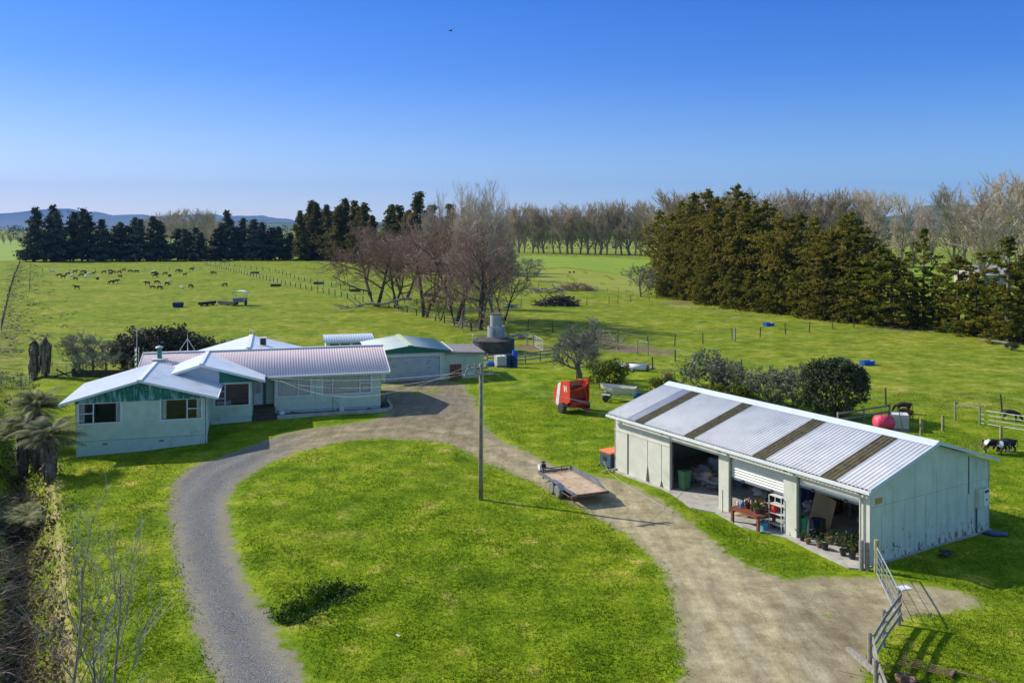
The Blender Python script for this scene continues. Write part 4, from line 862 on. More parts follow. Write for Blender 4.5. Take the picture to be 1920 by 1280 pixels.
w = MB(); w.beam((-17.6, 4.2, 4.36), (.66, 4.2, 4.36), .34, .05); part('ridge_cap', 'whiteroof', w)
w = MB()
for a in (.66, -17.6):
    for b in (-.5, 8.9): w.beam((a, b, 2.88), (a, 4.2, 4.28), .05, .17)
part('barge_board', 'white', w)
w = MB(); w.beam((-8.4, -.58, 2.88), (.66, -.58, 2.88), .13, .11); part('gutter', 'white', w)
w = MB(); w.bx(-8.4, .6, -.5, .0, 2.74, 2.79); part('soffit', 'white', w)
w = MB(); w.tube((-4.82, -.07, 2.78), (-4.82, -.07, .5), .045, n=8); w.tube((-4.82, -.55, 2.84), (-4.82, -.07, 2.72), .04, n=8); part('downpipe', 'white', w)
window(Hs, f0, -7.72, -5.24, 1.36, 2.66, [-6.15], [(-6.15, -5.24, 2.02)], 1); window(Hs, f0, -4.37, -.72, 1.36, 2.72, [-3.62, -1.58], [(-4.37, -3.62, 2.05), (-1.58, -.72, 2.05)], 1)
w = MB(); w.bx(-7.8, -.12, 1.1, 1.2, .3, 2.8); w.bx(-17, -.12, .3, 8.2, .2, .28); w.bx(-17, -.12, .2, 8.2, 2.8, 2.84); part('interior', 'room', w)
for a in (-6.6, -3.2, -.9, ): w = MB(); w.bx(a - .12, a + .12, -.012, .02, .10, .15); part('vent', 'black', w)
# entry block with its own gable
f1 = FRN(-1.9); w = MB(); wall(w, f1, -12.28, -9.45, .38, 2.86, [(-12.03, -9.62, 1.22, 2.72)], lap=.19, lap0=.38)
wall(w, Fr((-9.45, -1.9, 0), (0, 1, 0), (1, 0, 0)), 0, 2.9, .38, 2.86, lap=.19, lap0=.38); part('wall', 'siding', w)
w = MB(); w.bx(-12.28, -9.48, -1.88, -1.7, -.8, .38); w.bx(-9.6, -9.47, -1.7, 1.0, -.8, .38); part('foundation', 'foundation', w)
window(Hs, f1, -12.03, -9.62, 1.22, 2.72, [-11.3], [(-12.03, -11.3, 1.72), (-12.03, -11.3, 2.22)], 0)
w = MB(); w.bx(-12.2, -9.5, .4, .5, .4, 2.8); w.bx(-12.2, -9.5, -1.8, .4, .7, .76); part('interior', 'dark', w)
w = MB(); w.bx(-11.9, -10.9, -1.5, -.7, .76, 1.45); part('sofa', 'paletarp', w); w = MB(); w.bx(-10.8, -9.8, -1.45, -.7, .76, 1.5); part('sofa', 'black', w)
def gz_(a): return 4.28 - abs(a + 12.9) * .298
w = MB()
for a0, a1 in ((-12.9, -8.55), (-17.1, -12.9)):
    e_ = a0 if a0 < -13 else a1; r__ = -12.9; bb = 4.02; be = -.5 + (gz_(e_) - 2.93) / .298 + .05
    if e_ < -13: be = 1.0; 
    w.prism([(e_, -2.5, gz_(e_) + .03), (r__, -2.5, gz_(r__) + .03), (r__, bb, gz_(r__) + .03), (e_, be, gz_(e_) + .03)], (0, 0, -.09))
part('roof', 'whiteroof', w)
w = MB(); w.beam((-12.9, -2.52, gz_(-12.9) + .06), (-12.9, 4.0, gz_(-12.9) + .06), .26, .05); part('ridge_cap', 'white', w)
w = MB(); w.beam((-8.5, -2.56, gz_(-8.5) - .05), (-12.9, -2.56, gz_(-12.9) - .05), .05, .17); w.beam((-15.2, -2.56, gz_(-15.2) - .05), (-12.9, -2.56, gz_(-12.9) - .05), .05, .17); part('barge_board', 'white', w)
w = MB(); w.prism([(-11.7, -1.93, 2.84), (-8.75, -1.93, 2.84), (-8.75, -1.93, 2.98), (-11.7, -1.93, gz_(-11.7) - .08)], (0, .1, 0)); part('gable_board', 'teal', w)
w = MB(); w.prism([(-15.6, -1.93, 2.7), (-11.7, -1.93, 2.7), (-11.7, -1.93, gz_(-11.7) - .08), (-12.9, -1.93, gz_(-12.9) - .08), (-15.6, -1.93, gz_(-15.6) - .08)], (0, .1, 0)); part('gable_board', 'soffit', w)
w = MB(); w.bx(-9.45, -7.9, 1.0, 1.12, .6, 2.85); wall(w, Fr((0, 1.0, 0), (1, 0, 0), (0, -1, 0)), -9.45, -7.9, .62, 2.8, lap=.19); part('porch_wall', 'siding', w)
w = MB(); w.bx(-9.36, -8.78, .9, .97, .62, 2.6); d_ = part('door', 'white', w)
w = MB(); w.bx(-9.26, -8.88, .87, .9, 1.5, 2.5); w.build('door_glass', M['glass'], d_)
w = MB(); w.bx(-8.7, -8.5, .86, .97, .62, 2.6); part('door_frame', 'steelblue', w)
w = MB(); 
for k in range(4): w.bx(-9.44, -7.84, -2.0 + k * .42, 1.0, -.1 + k * .17, .07 + k * .17)
part('steps', 'soil', w)
# left wing
f2 = FRN(-6.6); gw = lambda a: 4.07 - abs(a + 16.3) * .275
w = MB(); ww = [(-20.0, -17.44, 1.42, 2.64), (-15.08, -12.5, 1.40, 2.66)]
wall(w, f2, -20.14, -12.3, .30, 2.72, ww, lap=.19, lap0=.30)
fs = Fr((-12.3, -6.6, 0), (0, 1, 0), (1, 0, 0)); wall(w, fs, 0, 4.7, .30, 2.72, [(.5, 1.5, 1.4, 2.6)], lap=.19, lap0=.30)
wall(w, Fr((-20.14, -6.6, 0), (0, 1, 0), (-1, 0, 0)), 0, 6.9, .30, 2.72, lap=.19, lap0=.30); w.bx(-20.14, -12.3, .2, .32, .30, 2.72); part('wall', 'siding', w)
w = MB(); w.bx(-20.12, -12.32, -6.58, -6.4, -2.2, .30); w.bx(-12.5, -12.33, -6.4, .3, -2, .3); w.bx(-20.1, -19.95, -6.4, .3, -2, .3); w.bx(-20.0, -12.5, .1, .28, -2, .3); part('foundation', 'foundation', w)
window(Hs, f2, -20.0, -17.44, 1.42, 2.64, [-19.1], [(-20, -19.1, 2.03)], 2); window(Hs, f2, -15.08, -12.5, 1.40, 2.66, [-13.43], [(-13.43, -12.5, 2.03)], 2); window(Hs, fs, .5, 1.5, 1.4, 2.6, [], [], 0)
w = MB(); w.bx(-19.9, -12.5, -.2, .1, .3, 2.7); w.bx(-20, -12.4, -6.4, .2, .3, .36); w.bx(-19.9, -12.5, -6.4, .1, 2.66, 2.7); w.bx(-15.6, -15.5, -6.4, -.2, .36, 2.66); part('interior', 'room', w)
w = MB(); w.bx(-18.0, -17.7, -3.4, -3.1, .5, 2.5); part('curtain', 'redbrown', w)
w = MB()
for s_ in (-1, 1): e_ = -16.3 + s_ * 4.75; w.prism([(e_, -7.1, gw(e_) + .03), (-16.3, -7.1, gw(-16.3) + .03), (-16.3, .75, gw(-16.3) + .03), (e_, .75, gw(e_) + .03)], (0, 0, -.08))
part('roof', 'whiteroof', w)
w = MB()
for k in range(1, 17):
    for s_ in (-1, 1):
        b = -7.1 + k * .46; e_ = -16.3 + s_ * 4.72; w.beam((e_, b, gw(e_) + .035), (-16.3, b, gw(-16.3) + .035), .03, .02)
part('roof_seam', 'whiteroof', w)
w = MB(); w.beam((-16.3, -7.13, 4.12), (-16.3, .78, 4.12), .30, .05); part('ridge_cap', 'white', w)
w = MB()
for s_ in (-1, 1): e_ = -16.3 + s_ * 4.75; w.beam((e_, -7.13, gw(e_) - .03), (-16.3, -7.13, gw(-16.3) - .03), .05, .15)
part('barge_board', 'white', w)
w = MB(); w.beam((-11.5, -7.1, 2.72), (-11.5, .75, 2.72), .12, .1); part('gutter', 'white', w)
w = MB(); w.tube((-12.22, -6.45, 2.7), (-12.22, -6.45, -.4), .04, n=8); part('downpipe', 'white', w)
w = MB(); w.prism([(-20.2, -6.66, 2.70), (-12.25, -6.66, 2.70), (-12.25, -6.66, gw(-12.25) - .07), (-16.3, -6.66, gw(-16.3) - .07), (-20.2, -6.66, gw(-20.2) - .07)], (0, .1, 0))
for k in range(26): a = -20.05 + k * .3; w.bx(a, a + .03, -6.685, -6.66, 2.70, max(2.74, gw(a) - .1))
part('gable_board', 'tealworn', w)
for a in (-18.4, -15.0): w = MB(); w.bx(a - .15, a + .15, -6.62, -6.57, .0, .06); part('vent', 'black', w)
# rear cross gable
w = MB(); gb = lambda a: 4.46 - abs(a + 9.9) * .27
for s_ in (-1, 1): e_ = -9.9 + s_ * 5.2; w.prism([(e_, 6.5, gb(e_)), (-9.9, 4.3, gb(-9.9)), (-9.9, 12.9, gb(-9.9)), (e_, 12.9, gb(e_))], (0, 0, -.09))
part('roof', 'whiteroof', w)
w = MB(); w.beam((-9.9, 4.25, 4.5), (-9.9, 12.9, 4.5), .34, .05); part('ridge_cap', 'white', w)
w = MB(); w.bx(-14.6, -5.2, 8.4, 12.4, -.3, 3.0); part('wall', 'siding', w)
w = MB(); w.bx(-9.1, -8.55, 8.0, 8.5, 4.1, 4.78); part('roof_vent', 'white', w); w = MB(); w.bx(-9.04, -8.6, 7.98, 8.0, 4.18, 4.72); part('roof_vent', 'black', w)
w = MB(); w.lathe([(.17, 0), (.17, .78), (.19, .78), (.19, .82)], 14, (-16.3, 3.2, 4.0)); ch = part('flue', 'teal', w, smooth=False)
w = MB(); w.lathe([(.30, .0), (.26, .06), (.03, .16)], 14, (-16.3, 3.2, 4.86)); w.build('cowl', M['galv'], ch)
w = MB(); w.bx(-16.8, -15.8, 2.6, 3.6, 3.97, 4.06); part('flashing', 'whiteroof', w)
w = MB(); w.bx(-20.14, -12.35, -6.3, -6.28, .36, .4); 
# things on the roof
def hw(a, b, z): return HO + HE1 * a + HE2 * b + Vector((0, 0, z))
w = MB(); t_ = hw(-14.4, 4.2, 5.35)
for p in (hw(-15.05, 4.2, 4.35), hw(-13.8, 4.2, 4.35), hw(-14.4, 4.6, 4.3)): w.tube(p, t_, .022, n=5)
w.tube(hw(-14.4, 4.2, 4.33), hw(-14.4, 4.2, 5.75), .02, n=5)
tag(w.build('aerial_mast', M['galv']), 'tripod aerial mast straddling the ridge of the pink roof', 'aerial')
w = MB(); b = hw(-18.3, 6, 0)
for k in range(3): q = b + Vector((.16 * cos(2.1 * k), .16 * sin(2.1 * k), 0)); w.tube(q, q + Vector((0, 0, 4.6)), .02, n=4)
for k in range(12):
    z = .3 + k * .36; A_ = [b + Vector((.16 * cos(2.1 * j), .16 * sin(2.1 * j), z + .18 * (j % 2))) for j in range(3)]
    for j in range(3): w.tube(A_[j], A_[(j + 1) % 3], .012, n=3)
w.tube(b + Vector((0, 0, 4.5)), b + Vector((0, 0, 6.2)), .025, n=5); w.tube(b + Vector((-.5, 0, 5.9)), b + Vector((.5, .1, 5.9)), .015, n=4); w.tube(b + Vector((-.3, 0, 6.1)), b + Vector((.3, .1, 6.1)), .012, n=4)
tag(w.build('lattice_mast', M['galv']), 'slim lattice aerial mast at the left end of the pink roof', 'aerial')
dp = thing('satellite_dish', 'small white flat dish on a stub pole atop the rear white gable', 'dish', hw(-9.75, 12.7, 4.45), HT)
w = MB(); w.tube((0, 0, 0), (0, 0, .35), .035, n=8); w.build('pole', M['galv'], dp); w = MB(); w.obox((0, 0, .42), .62, .36, .04, Matrix.Rotation(.45, 3, 'Y') @ Matrix.Rotation(-.2, 3, 'X')); w.build('panel', M['white'], dp)
# garden edging and bits by the wall
w = MB(); kp = [hw(-7.72, -1.55, 0), hw(-4, -1.35, 0), hw(-.2, -1.15, 0), hw(.45, -.95, 0), hw(.8, -.3, 0), hw(.82, 2.6, 0)]
for a, b in zip(kp[:-1], kp[1:]): w.beam(a + Vector((0, 0, .07)), b + Vector((0, 0, .07)), .16, .34)
tag(w.build('garden_edging', M['concrete']), 'low curved concrete edging round the bed below the house wall', 'edging')
w = MB(); P = [hw(a, b, .06) for a, b in ((-7.85, -1.5), (-4, -1.3), (-.2, -1.1), (.7, -.3), (.75, 2.6), (0, 2.6), (0, 0), (-7.85, 0))]; w.prism(P, (0, 0, -.2)); tag(w.build('garden_bed', M['soil']), kind='structure')
w = MB(); w.lathe([(.16, 0), (.20, .32), (.19, .32), (.15, .03)], 14, hw(-3.0, -.7, .06)); tag(w.build('bucket', M['white']), 'white bucket against the house wall beside a thin stake', 'bucket')
w = MB(); w.tube(hw(-3.65, -.5, 0), hw(-3.65, -.45, 1.35), .02, n=5); w.tube(hw(-3.65, -.5, 1.0), hw(-3.1, -.7, .35), .008, n=4); tag(w.build('garden_stake', M['black']), 'thin dark stake standing in the bed below the double window', 'stake')
w = MB(); w.blob(hw(-7.35, -.9, .2), .22, .2, .22, 3, .4); tag(w.build('plastic_bag', M['white'], smooth=True), 'crumpled white bag at the left end of the garden bed', 'bag')
w = MB(); w.beam(hw(.15, .6, .02), hw(.5, -.3, 1.0), .05, .3); tag(w.build('leaning_plank', M['greysteel']), 'dark board leaning against the right end wall of the house', 'plank')
# ---- garage with lean-to
Gs = thing('garage', 'pale green double garage with a lichened low gable roof and grimy roller door', 'garage', HO, HT); f3 = FRN(11.7)
w = MB(); wall(w, f3, .65, 7.23, -.2, 2.5, [(1.75, 6.74, -.2, 2.2)], lap=.19); w.bx(7.11, 7.23, 11.82, 19.4, -.2, 2.55); w.bx(.65, .77, 11.82, 19.4, -.2, 2.55); w.bx(.65, 7.23, 19.3, 19.4, -.2, 2.6); part('wall', 'siding', w, Gs)
gg = lambda a: 3.24 - abs(a - 3.94) * .145
w = MB(); w.prism([(.6, 11.66, 2.5), (7.26, 11.66, 2.5), (7.26, 11.66, gg(7.26) - .06), (3.94, 11.66, gg(3.94) - .06), (.6, 11.66, gg(.6) - .06)], (0, .1, 0)); part('gable_board', 'teal', w, Gs)
w = MB(); N = 26
for i in range(N): z = -.02 + i * 2.22 / N; w.bx(1.75, 6.74, 11.76 + .02 * (i % 2), 11.80, z, z + 2.22 / N - .001)
part('roller_door', 'rollerdirty', w, Gs)
w = MB(); f3.box(w, 1.6, 1.75, -.05, .03, -.1, 2.2); f3.box(w, 6.74, 6.9, -.05, .03, -.1, 2.2); f3.box(w, 1.6, 6.9, -.05, .035, 2.2, 2.36); part('door_frame', 'white', w, Gs)
w = MB()
for s_ in (-1, 1): e_ = 3.94 + s_ * 3.75; corr(w, (e_, 11.3, gg(e_)), (e_, 19.6, gg(e_)), (3.94, 19.6, gg(3.94)), (3.94, 11.3, gg(3.94)), .25, .012)
part('roof', 'garroof', w, Gs, True)
w = MB(); w.beam((3.94, 11.27, 3.27), (3.94, 19.65, 3.27), .42, .07); part('ridge_cap', 'lichen', w, Gs)
w = MB(); 
for s_ in (-1, 1): e_ = 3.94 + s_ * 3.75; w.beam((e_, 11.28, gg(e_) - .06), (3.94, 11.28, gg(3.94) - .06), .04, .13)
part('barge_board', 'teal', w, Gs)
w = MB(); w.bx(7.25, 10.85, 11.75, 16.4, -.2, 2.3)
for i in range(19): a = 7.27 + i * .19; w.bx(a, a + .03, 11.73, 11.75, 0, 2.3)
part('leanto_wall', 'siding', w, Gs)
w = MB(); w.prism([(7.2, 11.45, 2.56), (10.95, 11.45, 2.40), (10.95, 16.6, 2.48), (7.2, 16.6, 2.66)], (0, 0, -.07)); part('leanto_roof', 'rustroof', w, Gs)
w = MB(); w.beam((7.2, 11.42, 2.46), (10.95, 11.42, 2.31), .04, .14); part('fascia', 'rustroof', w, Gs)
w = MB(); w.beam((7.9, 11.4, 2.64), (7.9, 17.5, 2.74), .06, .05); part('flashing', 'white', w, Gs)
A = thing('tool_shed', 'low outbuilding with a pale flat roof peeping over the house behind the garage', 'shed', HO, HT)
w = MB(); w.bx(-3.0, 1.6, 21.3, 23.6, -.3, 2.5); part('wall', 'siding', w, A); w = MB(); corr(w, (-3.2, 21.0, 2.55), (1.8, 21.0, 2.55), (1.8, 23.9, 2.98), (-3.2, 23.9, 2.98), .25, .015); part('roof', 'whiteroof', w, A, True)
for a in (-2.6, -1.5, -.4, .7): w = MB(); w.bx(a, a + .85, 21.26, 21.3, 1.5, 2.35); part('window', 'steelblue', w, A)
# pallet beside the garage door, drums, tote
w = MB()
for i in range(5): a = 7.65 + i * .22; w.prism([hw(a, 11.38, .02), hw(a + .17, 11.38, .02), hw(a + .17, 11.66, 1.36), hw(a, 11.66, 1.36)], HE2 * .03)
for z in (.2, .7, 1.2): w.beam(hw(7.65, 11.42 + z * .2, z), hw(8.7, 11.42 + z * .2, z), .05, .08)
tag(w.build('pallet', M['redbrown']), 'reddish wooden pallet leaning on the lean-to wall beside the garage', 'pallet')
def tote(loc, rz, lb, s=1.0):
    t = thing('bulk_container', lb, 'tank', loc, rz); w = MB(); w.obox((0, 0, .62), .98, .98, .92); w.lathe([(.12, 1.08), (.12, 1.13)], 12); w.build('tank', M['ibc'], t)
    w = MB()
    for z in (.2, .42, .64, .86, 1.08):
        for a, b in (((-.52, -.52), (.52, -.52)), ((.52, -.52), (.52, .52)), ((.52, .52), (-.52, .52)), ((-.52, .52), (-.52, -.52))): w.tube((*a, z), (*b, z), .012, n=4)
    for i in range(7):
        q = -.52 + i * 1.04 / 6
        for a in ((q, -.52), (q, .52), (-.52, q), (.52, q)): w.tube((*a, .14), (*a, 1.1), .012, n=4)
    w.build('cage', M['galv'], t); w = MB(); w.obox((0, 0, .07), 1.1, 1.1, .14); w.build('base', M['wood'], t); t.scale = (s, s, s); return t
tote(GP(938, 687), HT + .1, 'white caged plastic tank on the grass beside the blue drums')
def drum(loc, lb, m='navy', h=.9, r=.29):
    w = MB(); w.lathe([(r, 0), (r * 1.03, .02), (r, .05), (r, h * .33), (r * 1.04, h * .35), (r, h * .37), (r, h * .66), (r * 1.04, h * .68), (r, h * .7), (r, h), (r * .93, h), (r * .93, h - .03)], 18); o = w.build('drum', M[m], smooth=False); o.location = loc; return tag(o, lb, 'drum', 'drums by the caged tank')
p = GP(954, 687); drum(p, 'dark navy drum standing against the right side of the caged tank', 'navy', 1.2, .35)
p = GP(965, 688); drum(p, 'blue drum at the right end of the drum group, on the grass', 'navy', .9); drum(p + Vector((.05, .5, .9)), 'brighter blue drum stacked above and behind the others', 'blue', .7)
p = GP(921, 686); w = MB(); w.obox((0, 0, .18), 1.0, .7, .30, .3); w.blob((0, 0, .36), .45, .3, .1, 2, .3); tag(w.build('plastic_crate', M['blue'], loc=p), 'bright blue low tub left of the caged tank', 'tub')
# water tank with tower
T = thing('water_tank', 'squat dark concrete water tank with two stacked grey concrete rings on top', 'tank', GP(925, 665)); T.location.y += 2.2; T.location.x = (925 - CX) * T.location.y / F_PX
w = MB(); w.lathe([(2.35, -.3), (2.35, 1.30), (2.42, 1.30), (2.42, 1.42), (1.6, 1.62), (.5, 1.75)], 40); w.build('tank_base', M['tankdark'], T, False)
w = MB(); w.lathe([(1.02, 1.55), (1.0, 2.9), (.92, 2.9), (.9, 2.6)], 28, (.35, 0, 0)); w.build('lower_ring', M['tankgrey'], T); w = MB(); w.lathe([(.66, 2.6), (.65, 4.25), (.58, 4.25), (.56, 4.0)], 28, (.30, 0, 0)); w.build('upper_ring', M['tankgrey'], T); w = MB(); w.lathe([(.70, 4.2), (.70, 4.30), (.2, 4.33)], 28, (.30, 0, 0)); w.build('lid', M['moss'], T)
w = MB(); w.path([(-2.3, -1, 0.6), (-2.3, -1, 1.95), (-2.3, .4, 1.98), (-.4, .6, 2.05)], .035, 6); w.build('pipe', M['white'], T)
# ---- long farm shed (frame: s from the near corner along the front, outward = -SN)
Ss = thing('farm_shed', 'long pale green farm shed with open bays and a striped corrugated roof', 'shed', SCN, 0)
FF = Fr((0, 0, 0), SD, -SN); FE = Fr((0, 0, 0), SN, -SD); FB = Fr(SN * 8.6, SD, SN); FL = Fr(SD * 17.0, SN, SD)
P2 = lambda s_, n_, z: SD * s_ + SN * n_ + Vector((0, 0, z))
LZ = 17.0; rz_ = lambda n_: 4.62 - abs(n_ - 4.3) * .295
w = MB(); holes = [(.48, 3.81, 0, 2.82), (4.55, 7.99, 0, 2.76), (8.66, 12.28, 0, 2.66)]
holes = [(a, b, -.3, z) for a, b, _, z in holes]
wall(w, FF, 0, LZ, -.3, 3.22, holes, th=.14); part('front_wall', 'shedwall', w, Ss)
w = MB(); FF.box(w, 12.35, LZ + .02, .0, .03, 2.32, 2.35)
for a in (15.78, 14.1, 12.95): FF.box(w, a - .015, a + .015, .0, .02, -.1, 2.32)
part('sheet_joint', 'shedwall', w, Ss); w = MB(); FF.box(w, 15.74, 15.80, .012, .03, 0, 2.31); part('gap', 'black', w, Ss)
for a in (14.05, 12.9): w = MB(); w.prism([FF(a - .16, .018, -.05), FF(a + .16, .018, -.05), FF(a + .02, .018, .95 if a > 13.5 else .4)], -SN * .004); part('torn_sheet', 'soil', w, Ss)
w = MB(); w.prism([FE(0, 0, 0), FE(8.6, 0, 0), FE(8.6, 0, 3.22), FE(4.3, 0, 4.50), FE(0, 0, 3.22)], SD * .12); part('gable_wall', 'gable', w, Ss)
w = MB(); w.prism([FL(0, -.12, 0), FL(8.6, -.12, 0), FL(8.6, -.12, 3.22), FL(4.3, -.12, 4.50), FL(0, -.12, 3.22)], SD * .12); FB.box(w, 0, LZ, -.12, 0, 0, 3.22); part('rear_wall', 'shedwall', w, Ss)
w = MB(); FE.box(w, 0, 8.6, .0, .10, -.3, .06); part('plinth', 'concrete', w, Ss)
w = MB(); FE.box(w, .02, 8.6, .0, .006, 2.38, 2.40); 
for k in range(1, 12): FE.box(w, k * .76 - .008, k * .76 + .008, .0, .005, .08, 2.36 + (0 if k % 2 else .9))
part('sheet_joint', 'jointgrey', w, Ss)
# roof in bands; mossy skylight strips between
def su(u, v=None):
    dx = (u - CX) / F_PX; o = SCN - SN * .32; Y = (o.x * -SN.x + o.y * -SN.y) / (dx * -SN.x - SN.y); return (dx * Y - o.x) * SD.x + (Y - o.y) * SD.y
stp = [(su(1191), su(1208)), (su(1283), su(1302)), (su(1411), su(1436)), (su(1539), su(1569))]; blu = (su(1176), su(1191))
E0, E1 = -.28, LZ + .22
cuts = [(E1, blu[0], 'shedroof', 'roof'), (blu[0], stp[0][0], 'shedroof2', 'bluish_roof_strip')]; 
for i in range(4): cuts.append((stp[i][0], stp[i][1], 'moss', 'mossy_roof_strip')); cuts.append((stp[i][1], stp[i + 1][0] if i < 3 else E0, 'shedroof', 'roof'))
rf = MB()
for a, b, m_, nm in cuts:
    tgt = rf if nm == 'roof' else MB()
    corr(tgt, P2(b, -.32, rz_(-.32)), P2(a, -.32, rz_(-.32)), P2(a, 4.3, rz_(4.3)), P2(b, 4.3, rz_(4.3)), .20, .036)
    if nm != 'roof': part(nm, m_, tgt, Ss, True)
corr(rf, P2(E0, 8.9, rz_(8.9)), P2(E1, 8.9, rz_(8.9)), P2(E1, 4.3, rz_(4.3)), P2(E0, 4.3, rz_(4.3)), .20, .036)
part('roof', 'shedroof', rf, Ss, True)
w = MB(); 
for s_ in (-1, 1): w.prism([P2(E0 - .02, 4.3 + s_ * .42, rz_(3.88) + .035), P2(E1, 4.3 + s_ * .42, rz_(3.88) + .035), P2(E1, 4.3, 4.70), P2(E0 - .02, 4.3, 4.70)], (0, 0, -.012))
part('ridge_cap', 'soffit', w, Ss)
w = MB(); w.beam(P2(E0 - .02, -.35, rz_(-.35) - .02), P2(E0 - .02, 4.3, 4.60), .05, .14); w.beam(P2(E0 - .02, 8.92, rz_(8.92) - .02), P2(E0 - .02, 4.3, 4.60), .05, .14); part('barge_board', 'soffit', w, Ss)
w = MB(); w.beam(P2(E0 - .05, -.42, 3.15), P2(E1, -.42, 3.15), .13, .12); part('gutter', 'white', w, Ss)
for i, a in enumerate((.25, 4.18, 8.3, 12.5, 16.7)):
    w = MB(); w.beam(FF(a, .36, 3.02), FF(a, -.05, 3.10), .10, .12); part('rafter_end', 'wood', w, Ss)
w = MB(); w.tube(FF(.38, .10, 3.1), FF(.38, .10, .1), .045, n=8); part('downpipe', 'boat', w, Ss)
w = MB(); FF.box(w, .0, .12, .0, .03, .0, 3.1); FF.box(w, -.02, .0, -.1, .03, 0, 3.2); part('corner_trim', 'boat', w, Ss)
def roller(a0, a1, z0, z1):
    w = MB(); n = int((z1 - z0) / .115); k = 0
    for i in range(n):
        z = z0 + (z1 - z0) * i / n; h_ = (z1 - z0) / n; w.quad(FF(a0, -.20, z), FF(a1, -.20, z), FF(a1, -.155, z + h_ * .6), FF(a0, -.155, z + h_ * .6)); w.quad(FF(a0, -.155, z + h_ * .6), FF(a1, -.155, z + h_ * .6), FF(a1, -.20, z + h_), FF(a0, -.20, z + h_))
    FF.box(w, a0, a1, -.24, -.205, z0, z1); o = part('roller_door', 'roller', w, Ss); w = MB(); FF.box(w, a0, a1, -.25, -.16, z0 - .06, z0); w.build('bottom_rail', M['greysteel'], o)
    for q in (.22, .75): w = MB(); FF.box(w, a0 + (a1 - a0) * q, a0 + (a1 - a0) * q + .14, -.22, -.13, z0 - .1, z0 + .02); w.build('handle', M['black'], o)
roller(.5, 3.79, 2.38, 2.82); roller(4.57, 7.97, 1.74, 2.76)
w = MB()
for a in (.48, 3.81, 4.55, 7.99, 8.66, 12.28): FF.box(w, a - .04, a + .04, -.22, -.141, 0, 2.7)
part('door_track', 'greysteel', w, Ss)
w = MB()
for a in (4.2, 8.35, 12.4): w.tube(FF(a, -4.2, 0), FF(a, -4.2, 4.3), .08, n=6); 
for a in (4.2, 8.35, 12.4): w.beam(FF(a, -.14, 3.1), FF(a, -4.3, 4.3), .08, .18); w.beam(FF(a, -8.5, 3.1), FF(a, -4.3, 4.3), .08, .18)
part('frame', 'wood', w, Ss)

w = MB(); P = [FF(-.1, 0, 0), FF(17, 0, 0), FF(17, .25, 0), FF(12.6, .25, 0), FF(11.5, .45, 0), FF(9.5, 1.1, 0), FF(8.3, .55, 0), FF(6.2, .95, 0), FF(4.0, .35, 0), FF(2.2, .7, 0), FF(.3, .95, 0), FF(-.1, .5, 0)]
w.prism([p + Vector((0, 0, .05)) for p in P], (0, 0, -.3)); FF.box(w, 0, 17, -8.5, .0, -.2, .05); part('floor_slab', 'concrete', w, Ss)
w = MB(); FE.box(w, .34, .78, .0, .02, 2.50, 2.74); part('notice_plate', 'brass', w, Ss)
mbx = MB(); FE.box(mbx, 7.45, 8.25, .0, .18, 1.2, 2.05); mo = part('meter_box', 'siding', mbx, Ss)
w = MB(); FE.box(w, 7.85, 8.25, .18, .20, 1.25, 2.02); w.build('meter_door', M['white'], mo); w = MB(); FE.box(w, 7.9, 8.2, .20, .21, 1.84, 1.96); w.build('nameplate', M['navy'], mo); w = MB(); FE.box(w, 8.0, 8.07, .20, .22, 1.5, 1.57); w.build('lock', M['black'], mo)
w = MB(); w.tube(FE(7.5, .05, 1.2), FE(7.5, .05, -.05), .035, n=8); part('conduit', 'steelblue', w, Ss)
w = MB(); FE.box(w, 6.92, 7.0, .0, .012, 1.9, 3.6); part('stain', 'moss', w, Ss)

# ------------------------------------------------------------------ power pole and cables
PP = G(901.5, 937); PP.z = gzf(PP.x, PP.y)
pt = thing('power_pole', 'tall weathered timber power pole with crossarms beside the driveway bend', 'power pole', PP)
w = MB(); w.path([(0, 0, -.5), (0, 0, 3.4), (0, 0, 6.95)], [.125, .112, .095], 12); w.build('pole', M['polewood'], pt, True)
ca = Vector((.93, .36, 0)); cn = Vector((-.36, .93, 0))
for z, a0, a1 in ((6.45, -.95, .62), (6.72, -.70, .42)):
    w = MB(); o = cn * -.16 if z < 6.6 else cn * .14; w.beam(ca * a0 + o + Vector((0, 0, z)), ca * a1 + o + Vector((0, 0, z)), .09, .11); w.build('crossarm', M['oldwood'], pt)
for a, z, s_ in ((-.85, 6.45, -1), (-.35, 6.45, -1), (.5, 6.45, -1), (-.6, 6.72, 1), (-.25, 6.72, 1), (.35, 6.72, 1)):
    w = MB(); w.lathe([(.03, .05), (.045, .08), (.05, .13), (.03, .17), (.05, .19), (.02, .23)], 8, ca * a + cn * (-.16 if s_ < 0 else .14) + Vector((0, 0, z))); w.build('insulator', M['greysteel'], pt)
w = MB(); w.tube((.1, -.06, 1), (.1, -.06, 6.3), .025, n=6); w.build('conduit', M['galv'], pt)
def cable(a, b, sag, lb, r=.0065, m='cable'):
    a, b = Vector(a), Vector(b); n = 24; P = [a.lerp(b, i / n) - Vector((0, 0, sag * 4 * (i / n) * (1 - i / n))) for i in range(n + 1)]
    return tag(MB().path(P, r, 5).build('power_cable', M[m], smooth=True), lb, 'cable', 'cables strung from the power pole')
pw = lambda a, z, s_=-1: PP + ca * a + cn * (-.16 if s_ < 0 else .14) + Vector((0, 0, z))
hp = lambda a, b, z: HO + HE1 * a + HE2 * b + Vector((0, 0, z))
cable(pw(-.85, 6.6), hp(-8.4, -.65, 2.95), .35, 'upper cable running from the pole crossarm to the house eave by the entry gable')
cable(pw(-.35, 6.6), hp(-8.2, -.65, 2.75), .75, 'middle cable sagging from the pole across the house windows')
